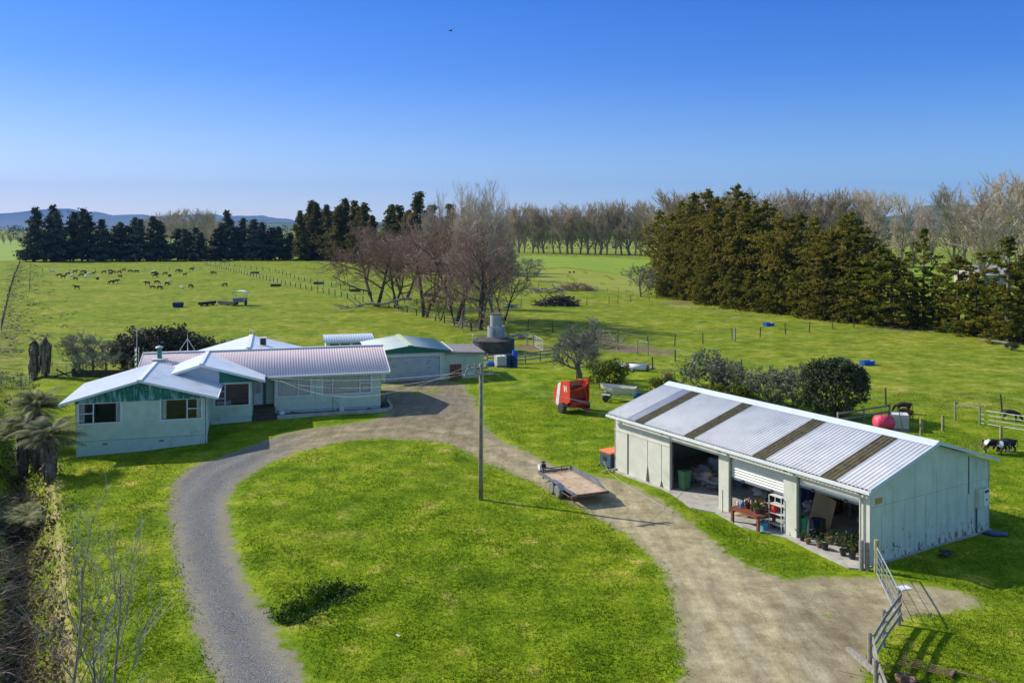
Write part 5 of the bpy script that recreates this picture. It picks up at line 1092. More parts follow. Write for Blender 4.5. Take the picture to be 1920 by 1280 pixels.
cable(pw(-.6, 6.9, 1), hp(-7.6, -.6, 2.7), 1.45, 'lowest cable sagging deepest from the pole to the house wall')
sc_ = SCN + SD * 17.0 - SN * .3
cable(pw(.5, 6.6), sc_ + Vector((0, 0, 3.3)), .5, 'cable from the pole passing in front of the baler to the shed corner')
cable(pw(.35, 6.9, 1), sc_ + SN * .5 + Vector((0, 0, 3.35)), .25, 'upper cable from the pole passing over the baler to the shed corner')
cable(pw(.05, 6.2), sc_ + SN * 1.2 + Vector((0, 0, 3.5)), .15, 'thin third cable from the pole towards the boat end of the shed', .009)

# ------------------------------------------------------------------ flatbed trailer
t = thing('flatbed_trailer', 'tandem-axle flatbed trailer with a worn plywood deck parked on the dirt drive', 'trailer', (3.24, 46.5, 0), radians(22.4) if False else R(22.4))
w = MB(); w.bx(-.86, .86, -2.1, 2.1, .585, .62); w.build('deck', M['ply'], t)
w = MB(); w.bx(-.90, -.86, -2.1, 2.55, .48, .64); w.bx(.86, .90, -2.1, 2.55, .48, .64); w.bx(-.9, .9, 2.5, 2.56, .48, .64)
for y in (-1.9, -1, 0, 1, 1.9): w.bx(-.86, .86, y - .03, y + .03, .47, .58)
w.build('chassis', M['greysteel'], t)
w = MB(); w.bx(-.92, .92, -2.17, -2.1, .50, .635); w.build('tail_bar', M['rust'], t)
w = MB(); w.bx(.86, .89, -1.0, 2.1, .62, .88); w.bx(-.89, -.86, 1.1, 2.1, .62, .66); w.prism([(.86, -2.1, .62), (.86, -1.0, .62), (.86, -1.0, .88)], (.03, 0, 0)); w.build('side_board', M['greysteel'], t)
w = MB(); w.bx(-.86, .86, 2.08, 2.12, .84, .88); w.bx(-.86, .86, 2.08, 2.12, .70, .73)
for x in (-.84, -.3, .3, .84): w.bx(x - .02, x + .02, 2.08, 2.12, .62, .86)
w.build('headboard', M['rust'], t)
for sg in (-1, 1):
    w = MB(); x0, x1 = sorted((sg * .90, sg * 1.19)); w.bx(x0, x1, -.42, .42, .72, .75)
    w.prism([(x0, .42, .75), (x0, .42, .72), (x0, .82, .50), (x0, .84, .53)], (x1 - x0, 0, 0)); w.prism([(x0, -.42, .75), (x0, -.42, .72), (x0, -.82, .50), (x0, -.84, .53)], (x1 - x0, 0, 0)); w.build('mudguard', M['greysteel'], t)
    for y in (.37, -.37):
        w = MB(); w.lathe([(.20, -.09), (.315, -.10), (.335, -.06), (.335, .06), (.315, .10), (.20, .09)], 24); wh = w.build('wheel', M['dustytyre'], t, True, (sg * 1.05, y, .335)); wh.rotation_euler = (0, pi / 2, 0)
        w = MB(); w.lathe([(.20, -.07), (.19, .0), (.20, .07), (.12, .08), (.06, .095)], 18); w.build('rim', M['rim'], wh)
w = MB(); w.bx(-1.17, -.9, -1.85, -1.80, .42, .50); w.bx(-1.17, -1.13, -1.85, -.9, .46, .49); w.prism([(-1.17, -2.1, .42), (-.86, -2.1, .42), (-.86, -2.1, .60), (-1.17, -2.1, .52)], (0, .05, 0)); w.build('ramp_bracket', M['rust'], t)
w = MB(); w.beam((-.7, 2.5, .5), (0, 3.5, .48), .08, .08); w.beam((.7, 2.5, .5), (0, 3.5, .48), .08, .08); w.bx(-.05, .05, 3.4, 3.65, .44, .54); w.build('drawbar', M['greysteel'], t)
w = MB(); w.tube((-.55, 2.62, .15), (-.55, 2.62, 1.05), .035, n=8); w.lathe([(.12, 0), (.12, .05)], 12, (-.55, 2.62, 1.05)); w.bx(-.65, -.42, 2.58, 2.7, .72, .95); w.build('jockey_stand', M['black'], t)
w = MB(); w.lathe([(.03, -.05), (.16, -.05), (.16, .05), (.03, .05)], 14); jw = w.build('spare_roller', M['white'], t, False, (-.78, 2.62, .82)); jw.rotation_euler = (0, pi / 2, 0)

# ------------------------------------------------------------------ red round baler
t = thing('round_baler', 'red-orange round hay baler with a white side stripe parked on the lawn', 'baler', (4.67, 67.1, 0), R(33))
prof = [(-.75, .95), (-.75, 2.35), (-.45, 2.45), (.1, 2.40), (.85, 2.05), (1.30, 1.45), (1.28, .85), (.95, .45), (.35, .38), (-.25, .60)]
for sg in (-1, 1):
    x = .86 if sg > 0 else -.94; w = MB(); w.prism([(x, a, b) for a, b in prof], (.08, 0, 0)); sp_ = w.build('side_panel', M['red'], t)
    xo = x + .08 if sg > 0 else x; d_ = .008 * sg
    w = MB(); w.prism([(xo + d_, .35, 2.28), (xo + d_, .72, 2.12), (xo + d_, 1.02, .58), (xo + d_, .66, .42)], (-d_ * .9, 0, 0)); w.build('stripe', M['white'], sp_)
    w = MB()
    for y0 in (-.42, -.18): w.prism([(xo + d_, y0, 1.62), (xo + d_, y0 + .10, 1.62), (xo + d_, y0 + .16, 2.08), (xo + d_, y0 + .06, 2.08)], (-d_ * .9, 0, 0))
    w.prism([(xo + d_, -.34, 1.80), (xo + d_, -.12, 1.84), (xo + d_, -.11, 1.92), (xo + d_, -.33, 1.88)], (-d_ * .9, 0, 0)); w.build('emblem', M['white'], sp_)
w = MB(); P = []; back = [(-.1, 2.36), (.45, 2.22), (.85, 2.0), (1.25, 1.45), (1.24, .9), (.92, .5), (.35, .42)]
for (a, b), (c, d_) in zip(back[:-1], back[1:]): w.beam((0, (a + c) / 2, (b + d_) / 2) if False else (-.86, (a + c) / 2, (b + d_) / 2), (.86, (a + c) / 2, (b + d_) / 2), sqrt((a - c) ** 2 + (b - d_) ** 2), .06) if False else w.prism([(-.86, a, b), (-.86, c, d_), (-.86, c * .93, d_ * .97), (-.86, a * .93, b * .97)], (1.72, 0, 0))
w.build('tailgate', M['red'], t)
w = MB(); w.tube((-.86, -.72, 2.36), (.86, -.72, 2.36), .05, n=8); w.tube((-.86, -.72, 1.75), (.86, -.72, 1.80), .035, n=8); w.beam((-.5, -.78, 1.78), (.62, -.80, 2.02), .09, .14); w.beam((.35, -.8, 2.34), (.62, -.84, .95), .06, .06); w.beam((-.86, -.7, 1.35), (-.7, -.7, .7), .1, .1); w.build('front_frame', M['red'], t)
w = MB(); w.bx(-.84, .84, -.62, .2, 1.98, 2.12); w.bx(-.84, .84, -.45, -.40, 1.0, 1.95); w.build('twine_box', M['darkred'], t)
w = MB(); w.tube((-.8, -.65, .72), (.8, -.65, .72), .27, n=18); w.build('pickup_roller', M['darkred'], t, True)
for k in range(7): w = MB(); w.bx(-.8 + k * .235, -.8 + k * .235 + .17, -.38, -.35, .95, 1.95); w.build('belt', M['black'], t)
w = MB(); w.bx(-.6, .2, -.66, -.5, 2.14, 2.22); w.build('twine_tray', M['steelblue'], t)
w = MB(); w.tube((-1.0, 0, .42), (1.0, 0, .42), .06, n=8); w.beam((0, -.6, .5), (0, -2.0, .48), .12, .14); w.tube((0, -1.8, .5), (0, -1.8, .05), .04, n=6); w.build('axle_and_drawbar', M['darkred'], t)
w = MB(); w.tube((.35, .1, 2.35), (.33, .1, 3.0), .03, n=6); w.build('hydraulic_post', M['black'], t)
for sg in (-1, 1):
    w = MB(); w.lathe([(.21, -.13), (.38, -.15), (.42, -.09), (.42, .09), (.38, .15), (.21, .13)], 24); wh = w.build('wheel', M['tyre'], t, True, (sg * 1.12, -.05, .42)); wh.rotation_euler = (0, pi / 2, 0)
    w = MB(); w.lathe([(.21, -.12), (.20, 0), (.21, .12), (.13, .10), (.07, .13)], 18); w.build('rim', M['rim'], wh)
# ------------------------------------------------------------------ dinghy on its trailer
t = thing('boat_trailer', 'small galvanised boat trailer under the cream dinghy', 'trailer', (8.55, 71.2, 0), R(-16))
w = MB(); 
for y in (-.45, .45): w.beam((-1.25, y, .42), (1.3, y, .42), .07, .07)
for x in (-1.2, .0, 1.2): w.beam((x, -.45, .42), (x, .45, .42), .06, .06)
w.beam((-1.25, 0, .42), (-2.2, 0, .42), .07, .07); w.tube((1.2, -.45, .1), (1.2, -.45, .95), .035, n=6); w.build('frame', M['galv'], t)
for y in (-.72, .72):
    w = MB(); w.lathe([(.12, -.07), (.24, -.08), (.26, -.04), (.26, .04), (.24, .08), (.12, .07)], 18); wh = w.build('wheel', M['tyre'], t, True, (-.9, y, .26)); wh.rotation_euler = (pi / 2, 0, 0)
    w = MB(); w.bx(-1.25, -.55, y - .12, y + .12, .55, .60); w.bx(-1.27, -1.22, y - .12, y + .12, .25, .60); w.build('mudguard', M['white'], t)
b = thing('dinghy', 'small open cream dinghy sitting on the galvanised trailer', 'boat', (8.55, 71.2, .5), R(-16))
w = MB(); n = 15; secs = []
for i in range(n):
    f = i / (n - 1); x = -1.45 + 2.9 * f; wd = .66 * min(1, sqrt(max(f, 0) * 2.2)) * (1 - .12 * max(0, f - .6) / .4); zg = .62 + .22 * (1 - f) ** 2; zk = .05 + .45 * (1 - min(1, f * 2.4)) ** 2
    secs.append([(x, -wd, zg), (x, -wd * .92, zg - .22 * (zg - zk)), (x, -wd * .72, zk + .12), (x, 0, zk), (x, wd * .72, zk + .12), (x, wd * .92, zg - .22 * (zg - zk)), (x, wd, zg)])
V_ = [p for s_ in secs for p in s_]; inn = [(p[0] * .97, p[1] * .93, p[2] + (.05 if k % 7 in (2, 3, 4) else 0)) for k, p in enumerate(V_)]
F_ = [(i * 7 + j, i * 7 + j + 1, (i + 1) * 7 + j + 1, (i + 1) * 7 + j) for i in range(n - 1) for j in range(6)]
w.add(V_, F_ + [tuple(range((n - 1) * 7, n * 7))]); w.add(inn, [f[::-1] for f in F_] + [tuple(range((n - 1) * 7, n * 7))[::-1]]); w.build('hull', M['boat'], b, True)
w = MB(); w.path([s_[0] for s_ in secs], .03, 6); w.path([s_[6] for s_ in secs], .03, 6); w.beam(secs[-1][0], secs[-1][6], .06, .06); w.build('gunwale', M['wood'], b)
for x in (-.55, .25, 1.0): w = MB(); w.bx(x - .13, x + .13, -.6, .6, .44, .48); w.build('thwart', M['boat'], b)
w = MB(); w.blob((0, 0, .25), .42, .32, .28, 4, .3); o = w.build('blue_tub', M['blue'], smooth=True, loc=G(1194, 746)); tag(o, 'blue plastic tub on the grass at the right end of the dinghy', 'tub')
# ------------------------------------------------------------------ orange-lidded box by the shed
ang = atan2(SD.y, SD.x)
t = thing('storage_box', 'slate-coloured steel box with an orange lid against the far shed corner', 'box', SCN + SD * 17.7 + SN * .25, ang)
w = MB(); w.bx(-.5, .5, -.75, .40, .08, .86); w.build('body', M['steelblue'], t); w = MB(); w.bx(-.53, .53, -.78, .43, .86, .95); w.build('lid', M['orange'], t)
w = MB(); w.bx(-.15, .2, .40, .42, .40, .66); w.build('hatch', M['black'], t)
w = MB()
for x in (-.45, .45):
    for y in (-.7, .5): w.bx(x - .05, x + .05, y - .05, y + .05, -.05, .08)
w.build('feet', M['black'], t) if False else w.build('foot_frame', M['black'], t)
P = [G(u, v, .03) for u, v in ((1130, 872), (1142, 886), (1165, 903), (1190, 920), (1215, 934), (1245, 950), (1262, 958), (1258, 962))]; tag(MB().path([p + Vector((0, 0, .02 + .3 * max(0, 1 - i))) for i, p in enumerate(P)], .009, 5).build('rope', M['cable']), 'pale rope trailing over the grass from the orange-lidded box', 'rope')
P = [G(u, v, .03) for u, v in ((1128, 886), (1142, 884), (1160, 880))]; tag(MB().beam(P[0] + Vector((0, 0, .06)), P[2] + Vector((0, 0, .1)), .12, .05).build('plank', M['wood']), 'short plank lying at the foot of the far shed corner', 'plank')

# ------------------------------------------------------------------ things inside and before the shed
def at(s_, n_, z=0.05): return SCN + SD * s_ + SN * n_ + Vector((0, 0, z))
def small(name, mb, m, loc, lb, cat, grp=None, rz=None, smooth=False): return tag(mb.build(name, M[m], None, smooth, loc, rz), lb, cat, grp)
t = thing('wheelie_bin', 'green wheelie bin just inside the left bay of the shed', 'bin', at(11.95, .75), ang); t.scale = (.78, .78, .95)
w = MB(); w.add([(-.24, -.27, .05), (.24, -.27, .05), (.24, .27, .05), (-.24, .27, .05), (-.29, -.34, .98), (.29, -.34, .98), (.29, .34, .98), (-.29, .34, .98)], [(3, 2, 1, 0), (4, 5, 6, 7), (0, 1, 5, 4), (1, 2, 6, 5), (2, 3, 7, 6), (3, 0, 4, 7)]); w.build('body', M['bingreen'], t); w = MB(); w.bx(-.31, .31, -.38, .36, .98, 1.05); w.build('lid', M['bingreen'], t)
small('tarp_heap', MB().blob((0, 0, .3), 1.0, .6, .45, 5, .7, 2.2, 4).blob((.8, -.1, .2), .5, .4, .3, 8, .6, 2.5), 'tarp', G(1322, 905, .05), 'crumpled brownish tarpaulin heap on the floor of the left bay', 'tarpaulin', rz=ang, smooth=True)
small('sack', MB().blob((0, 0, .45), .5, .45, .6, 2, .5, 1.6, 4), 'paletarp', G(1343, 893, .05), 'pale bulging sack behind the tarpaulin heap in the left bay', 'sack', smooth=True)
small('rag_bundle', MB().blob((0, 0, .25), .5, .4, .35, 12, .7, 2, 3), 'cyan' if False else 'greysteel', G(1295, 902, .05), 'dark teal bundle between the green bin and the tarpaulin heap', 'bundle', smooth=True)
small('crate', MB().bx(-.35, .35, -.2, .2, .0, .28).bx(-.37, .37, -.22, .22, .22, .26), 'yellow', G(1301, 894, .3), 'yellow crate on junk deep in the left bay', 'crate', rz=ang + .2)
small('basin', MB().lathe([(.12, 0), (.2, .1), (.19, .1), (.1, .02)], 14), 'paletarp', G(1284, 912, .05), 'small pale basin on the floor before the dark bundle', 'basin')
small('coil', MB().blob((0, 0, .15), .3, .3, .16, 7, .6), 'wood', G(1336, 917, .05), 'tangled grey-brown coil at the right side of the left bay', 'coil')
for i, (s_, n_, z, m_, lb) in enumerate(((11.6, 5.0, .9, 'white', 'white tub high on the left bay junk'), (11.1, 5.2, 1.2, 'orange', 'orange tin on a shelf in the left bay'), (10.4, 5.5, 1.3, 'plywall', 'cardboard box on the upper shelf of the left bay'), (9.6, 5.6, 1.5, 'tarp', 'grey box at the top of the shelf in the left bay'), (11.5, 4.6, .4, 'yellow', 'yellow can low in the left bay'), (10.8, 4.8, .5, 'redbrown', 'reddish box low on the left bay shelf'), (9.9, 5.0, .6, 'white', 'pale tub on the lower shelf of the left bay'))):
    small('shelf_box', MB().bx(-.22, .22, -.15, .15, 0, .25 + .05 * (i % 3)), m_, at(s_, n_, z), lb, 'box', rz=ang + .1 * i)
t = thing('storage_shelf', 'rough timber storage shelf along the back of the left bay', 'shelf', at(10.5, 5.3), ang)
for z in (.35, .85, 1.25): w = MB(); w.bx(-1.7, 1.7, -.6, .4, z - .04, z); w.build('shelf_board', M['wood'], t)
for x in (-1.7, 0, 1.7): w = MB(); w.bx(x - .04, x + .04, -.3, -.22, 0, 2.0); w.build('upright', M['wood'], t)
# bay 2
t = thing('timber_table', 'low red-brown slatted timber table crowded with potted flowers at the middle bay', 'table', at(6.1, -.35), ang)
w = MB()
for k in range(9): w.bx(-.85 + k * .19, -.85 + k * .19 + .15, -.62, .55, .68, .72)
w.build('tabletop', M['redbrown'], t); w = MB(); w.bx(-.86, .86, -.60, -.56, .56, .68); w.bx(-.86, .86, .5, .54, .56, .68); w.build('apron', M['redbrown'], t)
for x in (-.8, .8):
    for y in (-.55, .48): w = MB(); w.bx(x - .06, x + .06, y - .06, y + .06, 0, .68); w.build('leg', M['redbrown'], t)
def potplant(H, seed, m='weedleaf', pot='black', pr=.13, ph=.24, fl=0, n=26, spread=.22):
    r = np.random.default_rng(seed); t = thing('potted_plant', '-', 'potted plant')
    w = MB(); w.lathe([(pr * .75, 0), (pr, ph), (pr * 1.08, ph), (pr * 1.08, ph - .03), (pr * .9, ph - .03)], 14); w.build('pot', M[pot], t)
    V_ = []; pts = [(r.normal(0, spread * .5), r.normal(0, spread * .5), ph + H * r.random()) for _ in range(n)]; leaf_tris(V_, pts, .06, 8, r, (.10, .10, .12)); V_ = np.concatenate(V_); npmesh('foliage', V_, np.arange(len(V_)), M[m], t)
    for _ in range(fl // 2):
        MB().blob((r.normal(0, spread * .45), r.normal(0, spread * .45), ph + H * (.6 + .5 * r.random())), .045, .045, .03, int(r.integers(0, 9)), .4, 2, 1).build('flower', M['flower'], t)
    return t
ppA = potplant(.24, 1, fl=14, spread=.24, n=9); ppB = potplant(.26, 2, n=7, spread=.16); ppC = potplant(.15, 3, 'citrusleaf', 'rust', n=6, spread=.14); ppD = potplant(.34, 4, 'weedleaf', spread=.16, n=8)
tp = [(-.7, -.1), (-.45, .2), (-.2, -.15), (.05, .2), (-.5, -.3), (-.75, .35), (.2, -.1), (-.1, .42)]
for i, (x, y) in enumerate(tp):
    l_ = at(6.1, -.35) + SD * -(-x) + SN * 0; q = at(6.1 + x, -.35 + y, .77); lb = ['pink-flowering potted plant at the near right end of the timber table', 'bushy potted plant behind the pink one at the right of the timber table', 'flowering pot in the front middle of the timber table', 'leafy pot at the back middle of the timber table', 'small pot on the front edge of the timber table, near right', 'flowering pot at the back right corner of the timber table', 'flowering pot left of the middle on the timber table', 'pot hanging over the back edge of the timber table'][i]
    src = [ppA, ppB, ppA, ppB, ppC, ppA, ppA, ppB][i]
    if src.get('used'): o = copy_thing(src, q, i * 1.1, .9, lb, 'potted plants on the table')
    else: o = src; src['used'] = 1; o.location = q; o['label'] = lb; o['group'] = 'potted plants on the table'
for i, (x, y, m_) in enumerate(((.75, -.2, 'white'), (.6, .0, 'blue'), (.45, -.3, 'cyan'), (.7, .25, 'white'), (.5, .3, 'navy'))):
    small('plastic_bottle', MB().lathe([(.05, 0), (.055, .02), (.055, .16), (.02, .22), (.02, .25)], 10), m_, at(6.1 + x, -.35 + y, .77), ['white bottle on the far left corner of the timber table', 'blue bottle in the left part of the timber table', 'light blue bottle on the front left edge of the timber table', 'white bottle at the back left of the timber table', 'navy bottle behind the blue one on the timber table'][i], 'bottle', 'bottles on the timber table')
t = thing('garden_chair', 'small red-brown folding chair inside the middle bay', 'chair', at(6.9, 1.0), ang + .8)
w = MB(); w.bx(-.2, .2, -.2, .2, .42, .45); w.build('seat', M['redbrown'], t); w = MB(); w.bx(-.2, .2, .2, .23, .62, .88); w.build('backrest', M['redbrown'], t)
for x in (-.18, .18):
    for y in (-.18, .2): w = MB(); w.tube((x, y, 0), (x, y, .88 if y > 0 else .42), .015, n=5); w.build('leg', M['rust'], t)
small('sawdust_heap', MB().blob((0, 0, .0), .8, .5, .18, 3, .4), 'strawm', at(7.1, .6), 'low heap of pale straw on the floor below the folding chair', 'straw heap', smooth=True)
t = thing('metal_shelf', 'white metal shelf rack at the right side of the middle bay holding a red canister', 'shelf', at(4.95, .10), ang)
for z in (.25, .75, 1.15, 1.55): w = MB(); w.bx(-.36, .36, -.2, .2, z, z + .03); w.build('shelf_board', M['shelf'], t)
for x in (-.36, .36):
    for y in (-.2, .2): w = MB(); w.bx(x - .015, x + .015, y - .015, y + .015, 0, 1.58); w.build('upright', M['shelf'], t)
small('canister', MB().bx(-.09, .09, -.13, .13, 0, .30).tube((0, .05, .3), (0, .05, .35), .03), 'redplastic', at(5.12, .05, .83), 'red canister on the white metal shelf', 'canister', rz=ang)
small('storage_tub', MB().bx(-.2, .2, -.16, .16, 0, .32).bx(-.22, .22, -.18, .18, .29, .33), 'cyan', at(5.4, -.45), 'light blue box standing between the timber table and the metal shelf', 'box', rz=ang)
small('paint_tin', MB().lathe([(.09, 0), (.09, .2), (.095, .2), (.095, .22)], 14), 'paletarp', at(5.85, .1), 'small grey tin under the right end of the timber table', 'tin')
small('camp_table', MB().bx(-.4, .4, -.3, .3, .7, .73).tube((-.3, 0, 0), (.3, 0, .7), .02).tube((.3, 0, 0), (-.3, 0, .7), .02), 'greysteel', at(5.2, 1.6), 'grey folding table in the shade behind the flowers', 'table', rz=ang)
small('blue_tarp', MB().blob((0, 0, .5), .9, .6, .6, 6, .5, 1.6, 4), 'navy', at(6.3, 4.2), 'dark blue tarpaulin-covered pile deep in the middle bay', 'tarpaulin', smooth=True)
small('leaning_rod', MB().tube((0, 0, 0), (.0, .0, 1.1), .02), 'black', at(8.1, -.28), 'thin dark rod standing in front of the second shed pillar', 'rod')
# bay 3
t = thing('garden_waste_bin', 'bright green plastic barrel standing beside the third pillar', 'bin', G(1507, 1003, .05)); t.scale = (.8, .8, .9)
w = MB(); w.lathe([(.24, 0), (.30, .85), (.32, .85), (.32, .92), (.27, .92)], 20); w.build('body', M['green'], t)
small('metal_roll', MB().lathe([(.13, 0), (.13, .85), (.1, .85)], 14), 'galv', G(1513, 1004, .05), 'silver roll leaning beside the bright green barrel', 'roll')
a_, b_ = G(1517, 976, .05), G(1556, 993, .05); up_ = Vector((.42, .30, 1.25)); w = MB(); w.prism([Vector((0, 0, .12)), b_ - a_, (b_ - a_) * 1.0 + up_ * .97, up_ * 1.05 + Vector((0, 0, .12))], (.015, .02, 0)); small('plywood_sheet', w, 'plywall', a_, 'large tilted plywood sheet leaning inside the right bay', 'plywood')
drumb = MB().lathe([(.20, 0), (.22, .5), (.24, .5), (.24, .55)], 16); small('black_drum', drumb, 'navy', G(1531, 994, .05), 'dark blue-black tub in front of the tilted plywood', 'tub')
small('dark_box', MB().bx(-.15, .15, -.12, .12, 0, .6), 'soil', G(1540, 996, .05), 'tall dark box beside the blue-black tub', 'box', rz=ang)
small('plastic_bundle', MB().blob((0, 0, .6), .6, .5, .65, 4, .6, 1.8, 4), 'navy', G(1512, 955, .05), 'dark blue plastic bundle behind the bright green barrel', 'bundle', smooth=True)
V_ = []; r_ = np.random.default_rng(4); leaf_tris(V_, [(r_.normal(0, .5), r_.normal(0, .3), .3 + .3 * r_.random()) for _ in range(60)], .12, 14, r_, (.2, .2, .2)); V_ = np.concatenate(V_)
o = npmesh('nursery_plants', V_, np.arange(len(V_)), M['darkleaf']); o.location = at(1.1, .9); tag(o, 'dark leafy nursery plants standing in the shade of the right bay', 'plant')
small('work_trolley', MB().bx(-.4, .4, -.25, .25, .6, .64).tube((-.35, 0, 0), (-.35, 0, .6), .02).tube((.35, 0, 0), (.35, 0, .6), .02), 'greysteel', at(.9, 3.0), 'grey trolley at the back right of the right bay', 'trolley', rz=ang)
pp = [(1504, 1013, 2, .9), (1515, 1019, 1, 1), (1528, 1007, 2, .8), (1536, 1026, 1, 1), (1541, 1011, 3, .9), (1547, 1030, 2, 1.1), (1556, 1019, 4, 1.3), (1564, 1010, 3, .8), (1573, 1021, 4, .9), (1590, 1031, 3, 1.0), (1602, 1027, 4, 1.0), (1606, 1034, 2, .9), (1581, 1041, 2, 1.1), (1598, 1047, 2, 1.2), (1522, 1003, 4, .8), (1533, 1003, 2, .8)]
desc = {1: 'reddish-leaved', 2: 'sparse green', 3: 'tall bright green', 4: 'low brownish'}
for i, (u, v, k, s_) in enumerate(sorted(pp)):
    src = {1: ppC, 2: ppB, 3: ppD, 4: ppC}[k]; lb = nlab(i, '#, of the pots before the right bay, %s plant' % desc[k]); q = G(u, v, .05)
    if src.get('used'): copy_thing(src, q, i * .9, s_, lb, 'potted plants before the right bay')
    else: src['used'] = 1; src.location = q; src['label'] = lb; src['group'] = 'potted plants before the right bay'; src.scale = (s_,) * 3
small('firewood_pile', MB().obox((0, 0, .1), .6, .12, .1, .3).obox((.1, .1, .2), .6, .12, .1, -.3).obox((0, -.1, .14), .5, .1, .1, .9), 'barkdark', G(1772, 1043), 'dark bit of log lying in the shade of the shed gable', 'log')
small('blue_sheet', MB().blob((0, 0, .03), .5, .35, .07, 3, .5), 'navy', G(1866, 1001), 'crumpled dark blue sheet on the grass at the rear shed corner', 'sheet', smooth=True)

# ------------------------------------------------------------------ fences and gates
def fence(name, lb, pts, step, h=1.15, wires=4, r=.06, m='postdark', cat='fence', wr=.008, jit=.06, zf=gzf):
    pts = [Vector(p) if len(p) == 3 else G(*p) for p in pts]; t = thing(name, lb, cat, (pts[0].x, pts[0].y, 0)); o = Vector((pts[0].x, pts[0].y, 0)); P = []
    for a, b in zip(pts[:-1], pts[1:]):
        n = max(1, int(round((b - a).length / step)))
        for i in range(n): P.append(a.lerp(b, i / n))
    P.append(pts[-1]); P = P[:100]; me = None
    for p in P:
        z = zf(p.x, p.y)
        if me is None: po = MB().path([(0, 0, -.3), (0, 0, h * .5), (0, 0, h)], [r, r * .95, r * .9], 7).build('post', M[m], t); me = po.data
        else: po = bpy.data.objects.new('post', me); COL.objects.link(po); po.parent = t
        po.location = Vector((p.x, p.y, z)) - o; po.rotation_euler = (rng.gauss(0, jit), rng.gauss(0, jit), rng.uniform(0, 6)); po.scale = (1, 1, rng.uniform(.9, 1.1))
    for k in range(wires):
        z = h * (.22 + .72 * k / max(1, wires - 1)); MB().path([Vector((p.x, p.y, zf(p.x, p.y) + z)) - o for p in P], wr, 3).build('wire', M['wire'], t)
    return t
fence('wire_fence', 'post and wire fence running diagonally from the far herd paddock to the willows', [(385, 497), (475, 519), (535, 534), (596, 547), (652, 560), (747, 581), (800, 596), (852, 611), (884, 620)], 4.2, wires=3, wr=.012, r=.095)
fence('wire_fence', 'second post and wire fence parallel behind the diagonal one', [(380, 492), (440, 500), (517, 511), (560, 525), (607, 535), (655, 545), (697, 555), (782, 572)], 6.5, wires=2, wr=.010, r=.09)
fence('wire_fence', 'thin faraway fence crossing the pale paddock before the dark conifers', [(400, 491), (465, 492), (545, 497), (590, 507), (650, 512)], 14, wires=0, r=.05)
fence('wire_fence', 'sparse line of posts behind the far herd', [(80, 512), (129, 512), (179, 512), (226, 509), (272, 508), (318, 508), (375, 506)], 9.5, wires=2, wr=.01, h=1.3)
fence('batten_fence', 'closely posted old fence along the drain at the far left', [(-4, 628), (2, 617), (17, 552), (26, 520), (38, 491)], 3.2, wires=3, h=1.25, wr=.014)
fence('wire_fence', 'fence between the drain and the herd paddock, left side', [(58, 497), (56, 520), (55, 545)], 10, wires=2)
fence('wire_fence', 'bare post line in the middle field behind the tank tower', [(884, 618), (945, 609), (990, 619), (1037, 622), (1100, 632), (1159, 642), (1214, 652), (1265, 649), (1318, 644), (1373, 636), (1425, 632), (1473, 627), (1517, 622), (1562, 617), (1601, 614)], 40, wires=2, r=.07, h=1.35, wr=.010)
fence('wire_fence', 'distant post fence in front of the big brush pile', [(955, 577), (977, 577), (1022, 575), (1100, 572), (1142, 569), (1158, 569), (1183, 566), (1217, 563)], 30, wires=1, h=1.3)
fence('batten_fence', 'close-set batten fence between crop field and middle paddock', [(960, 548), (998, 549), (1046, 547), (1100, 545), (1160, 550), (1215, 557)], 3.0, wires=3, r=.035, h=1.1, wr=.012)
fence('wire_fence', 'electric fence running behind the shed hedge into the right paddock', [(1224, 692), (1266, 677), (1324, 690), (1390, 700), (1500, 722), (1661, 758), (1879, 774)], 60, wires=2, r=.075, h=1.3, m='postdark')
fence('wire_fence', 'thin rail fence along the far poplar row', [(955, 478), (1220, 484)], 5.5, wires=2, h=1.2, r=.06, wr=.02)
for u, v, h, m_, lb in ((1727, 816, 1.15, 'lichwood', 'thick pale round post nearest the caged tank behind the shed'), (1768, 808, 1.1, 'lichwood', 'thick lichen-yellow round post right of the pale one'), (1877, 824, .95, 'lichwood', 'lichen-yellow round post behind the black and white calves'), (1378, 640, 1.7, 'oldwood', 'pale forked old post standing in the fence line across the middle paddock')):
    small('fence_post', MB().path([(0, 0, -.3), (0, 0, h)], [.11, .10], 10), m_, GP(u, v), lb, 'post', 'single round posts')
def railfence(name, lb, pts, h, rails, cat='fence', pm='oldwood', rm='oldwood', pr=.07, rh=.14, off=.0):
    P = [Vector(p) if len(p) == 3 else G(*p) for p in pts]; o = P[0].copy(); o.z = 0; t = thing(name, lb, cat, o)
    for p in P: z = gzf(p.x, p.y); MB().path([(0, 0, -.3), (0, 0, h + .08)], [pr, pr * .93], 9).build('post', M[pm], t, False, Vector((p.x, p.y, z)) - o)
    for a, b in zip(P[:-1], P[1:]):
        n_ = Vector((-(b - a).y, (b - a).x, 0)).normalized() * (pr + .02 + off)
        for z in rails: MB().beam(Vector((a.x, a.y, gzf(a.x, a.y) + z)) - o + n_, Vector((b.x, b.y, gzf(b.x, b.y) + z)) - o + n_, .035, rh).build('rail', M[rm], t)
    return t
railfence('rail_fence', 'weathered three-rail timber fence at the bottom right gateway', [(13.59, 31.11, 0), (12.4, 29.55, 0), (11.27, 27.9, 0), (10.72, 26.1, 0), (10.3, 24.2, 0)], 1.18, (.42, .78, 1.10), rh=.15, pm='wood')
railfence('rail_fence', 'low grey timber rail fence on the lawn edge right of the blue drums', [(914, 684), (985, 681), (1013, 677), (1040, 674)], 1.0, (.35, .68, .98))
railfence('rail_fence', 'grey rails of the small yard beside the water tank', [(905, 684), (914, 684)], 1.1, (.5, .95))
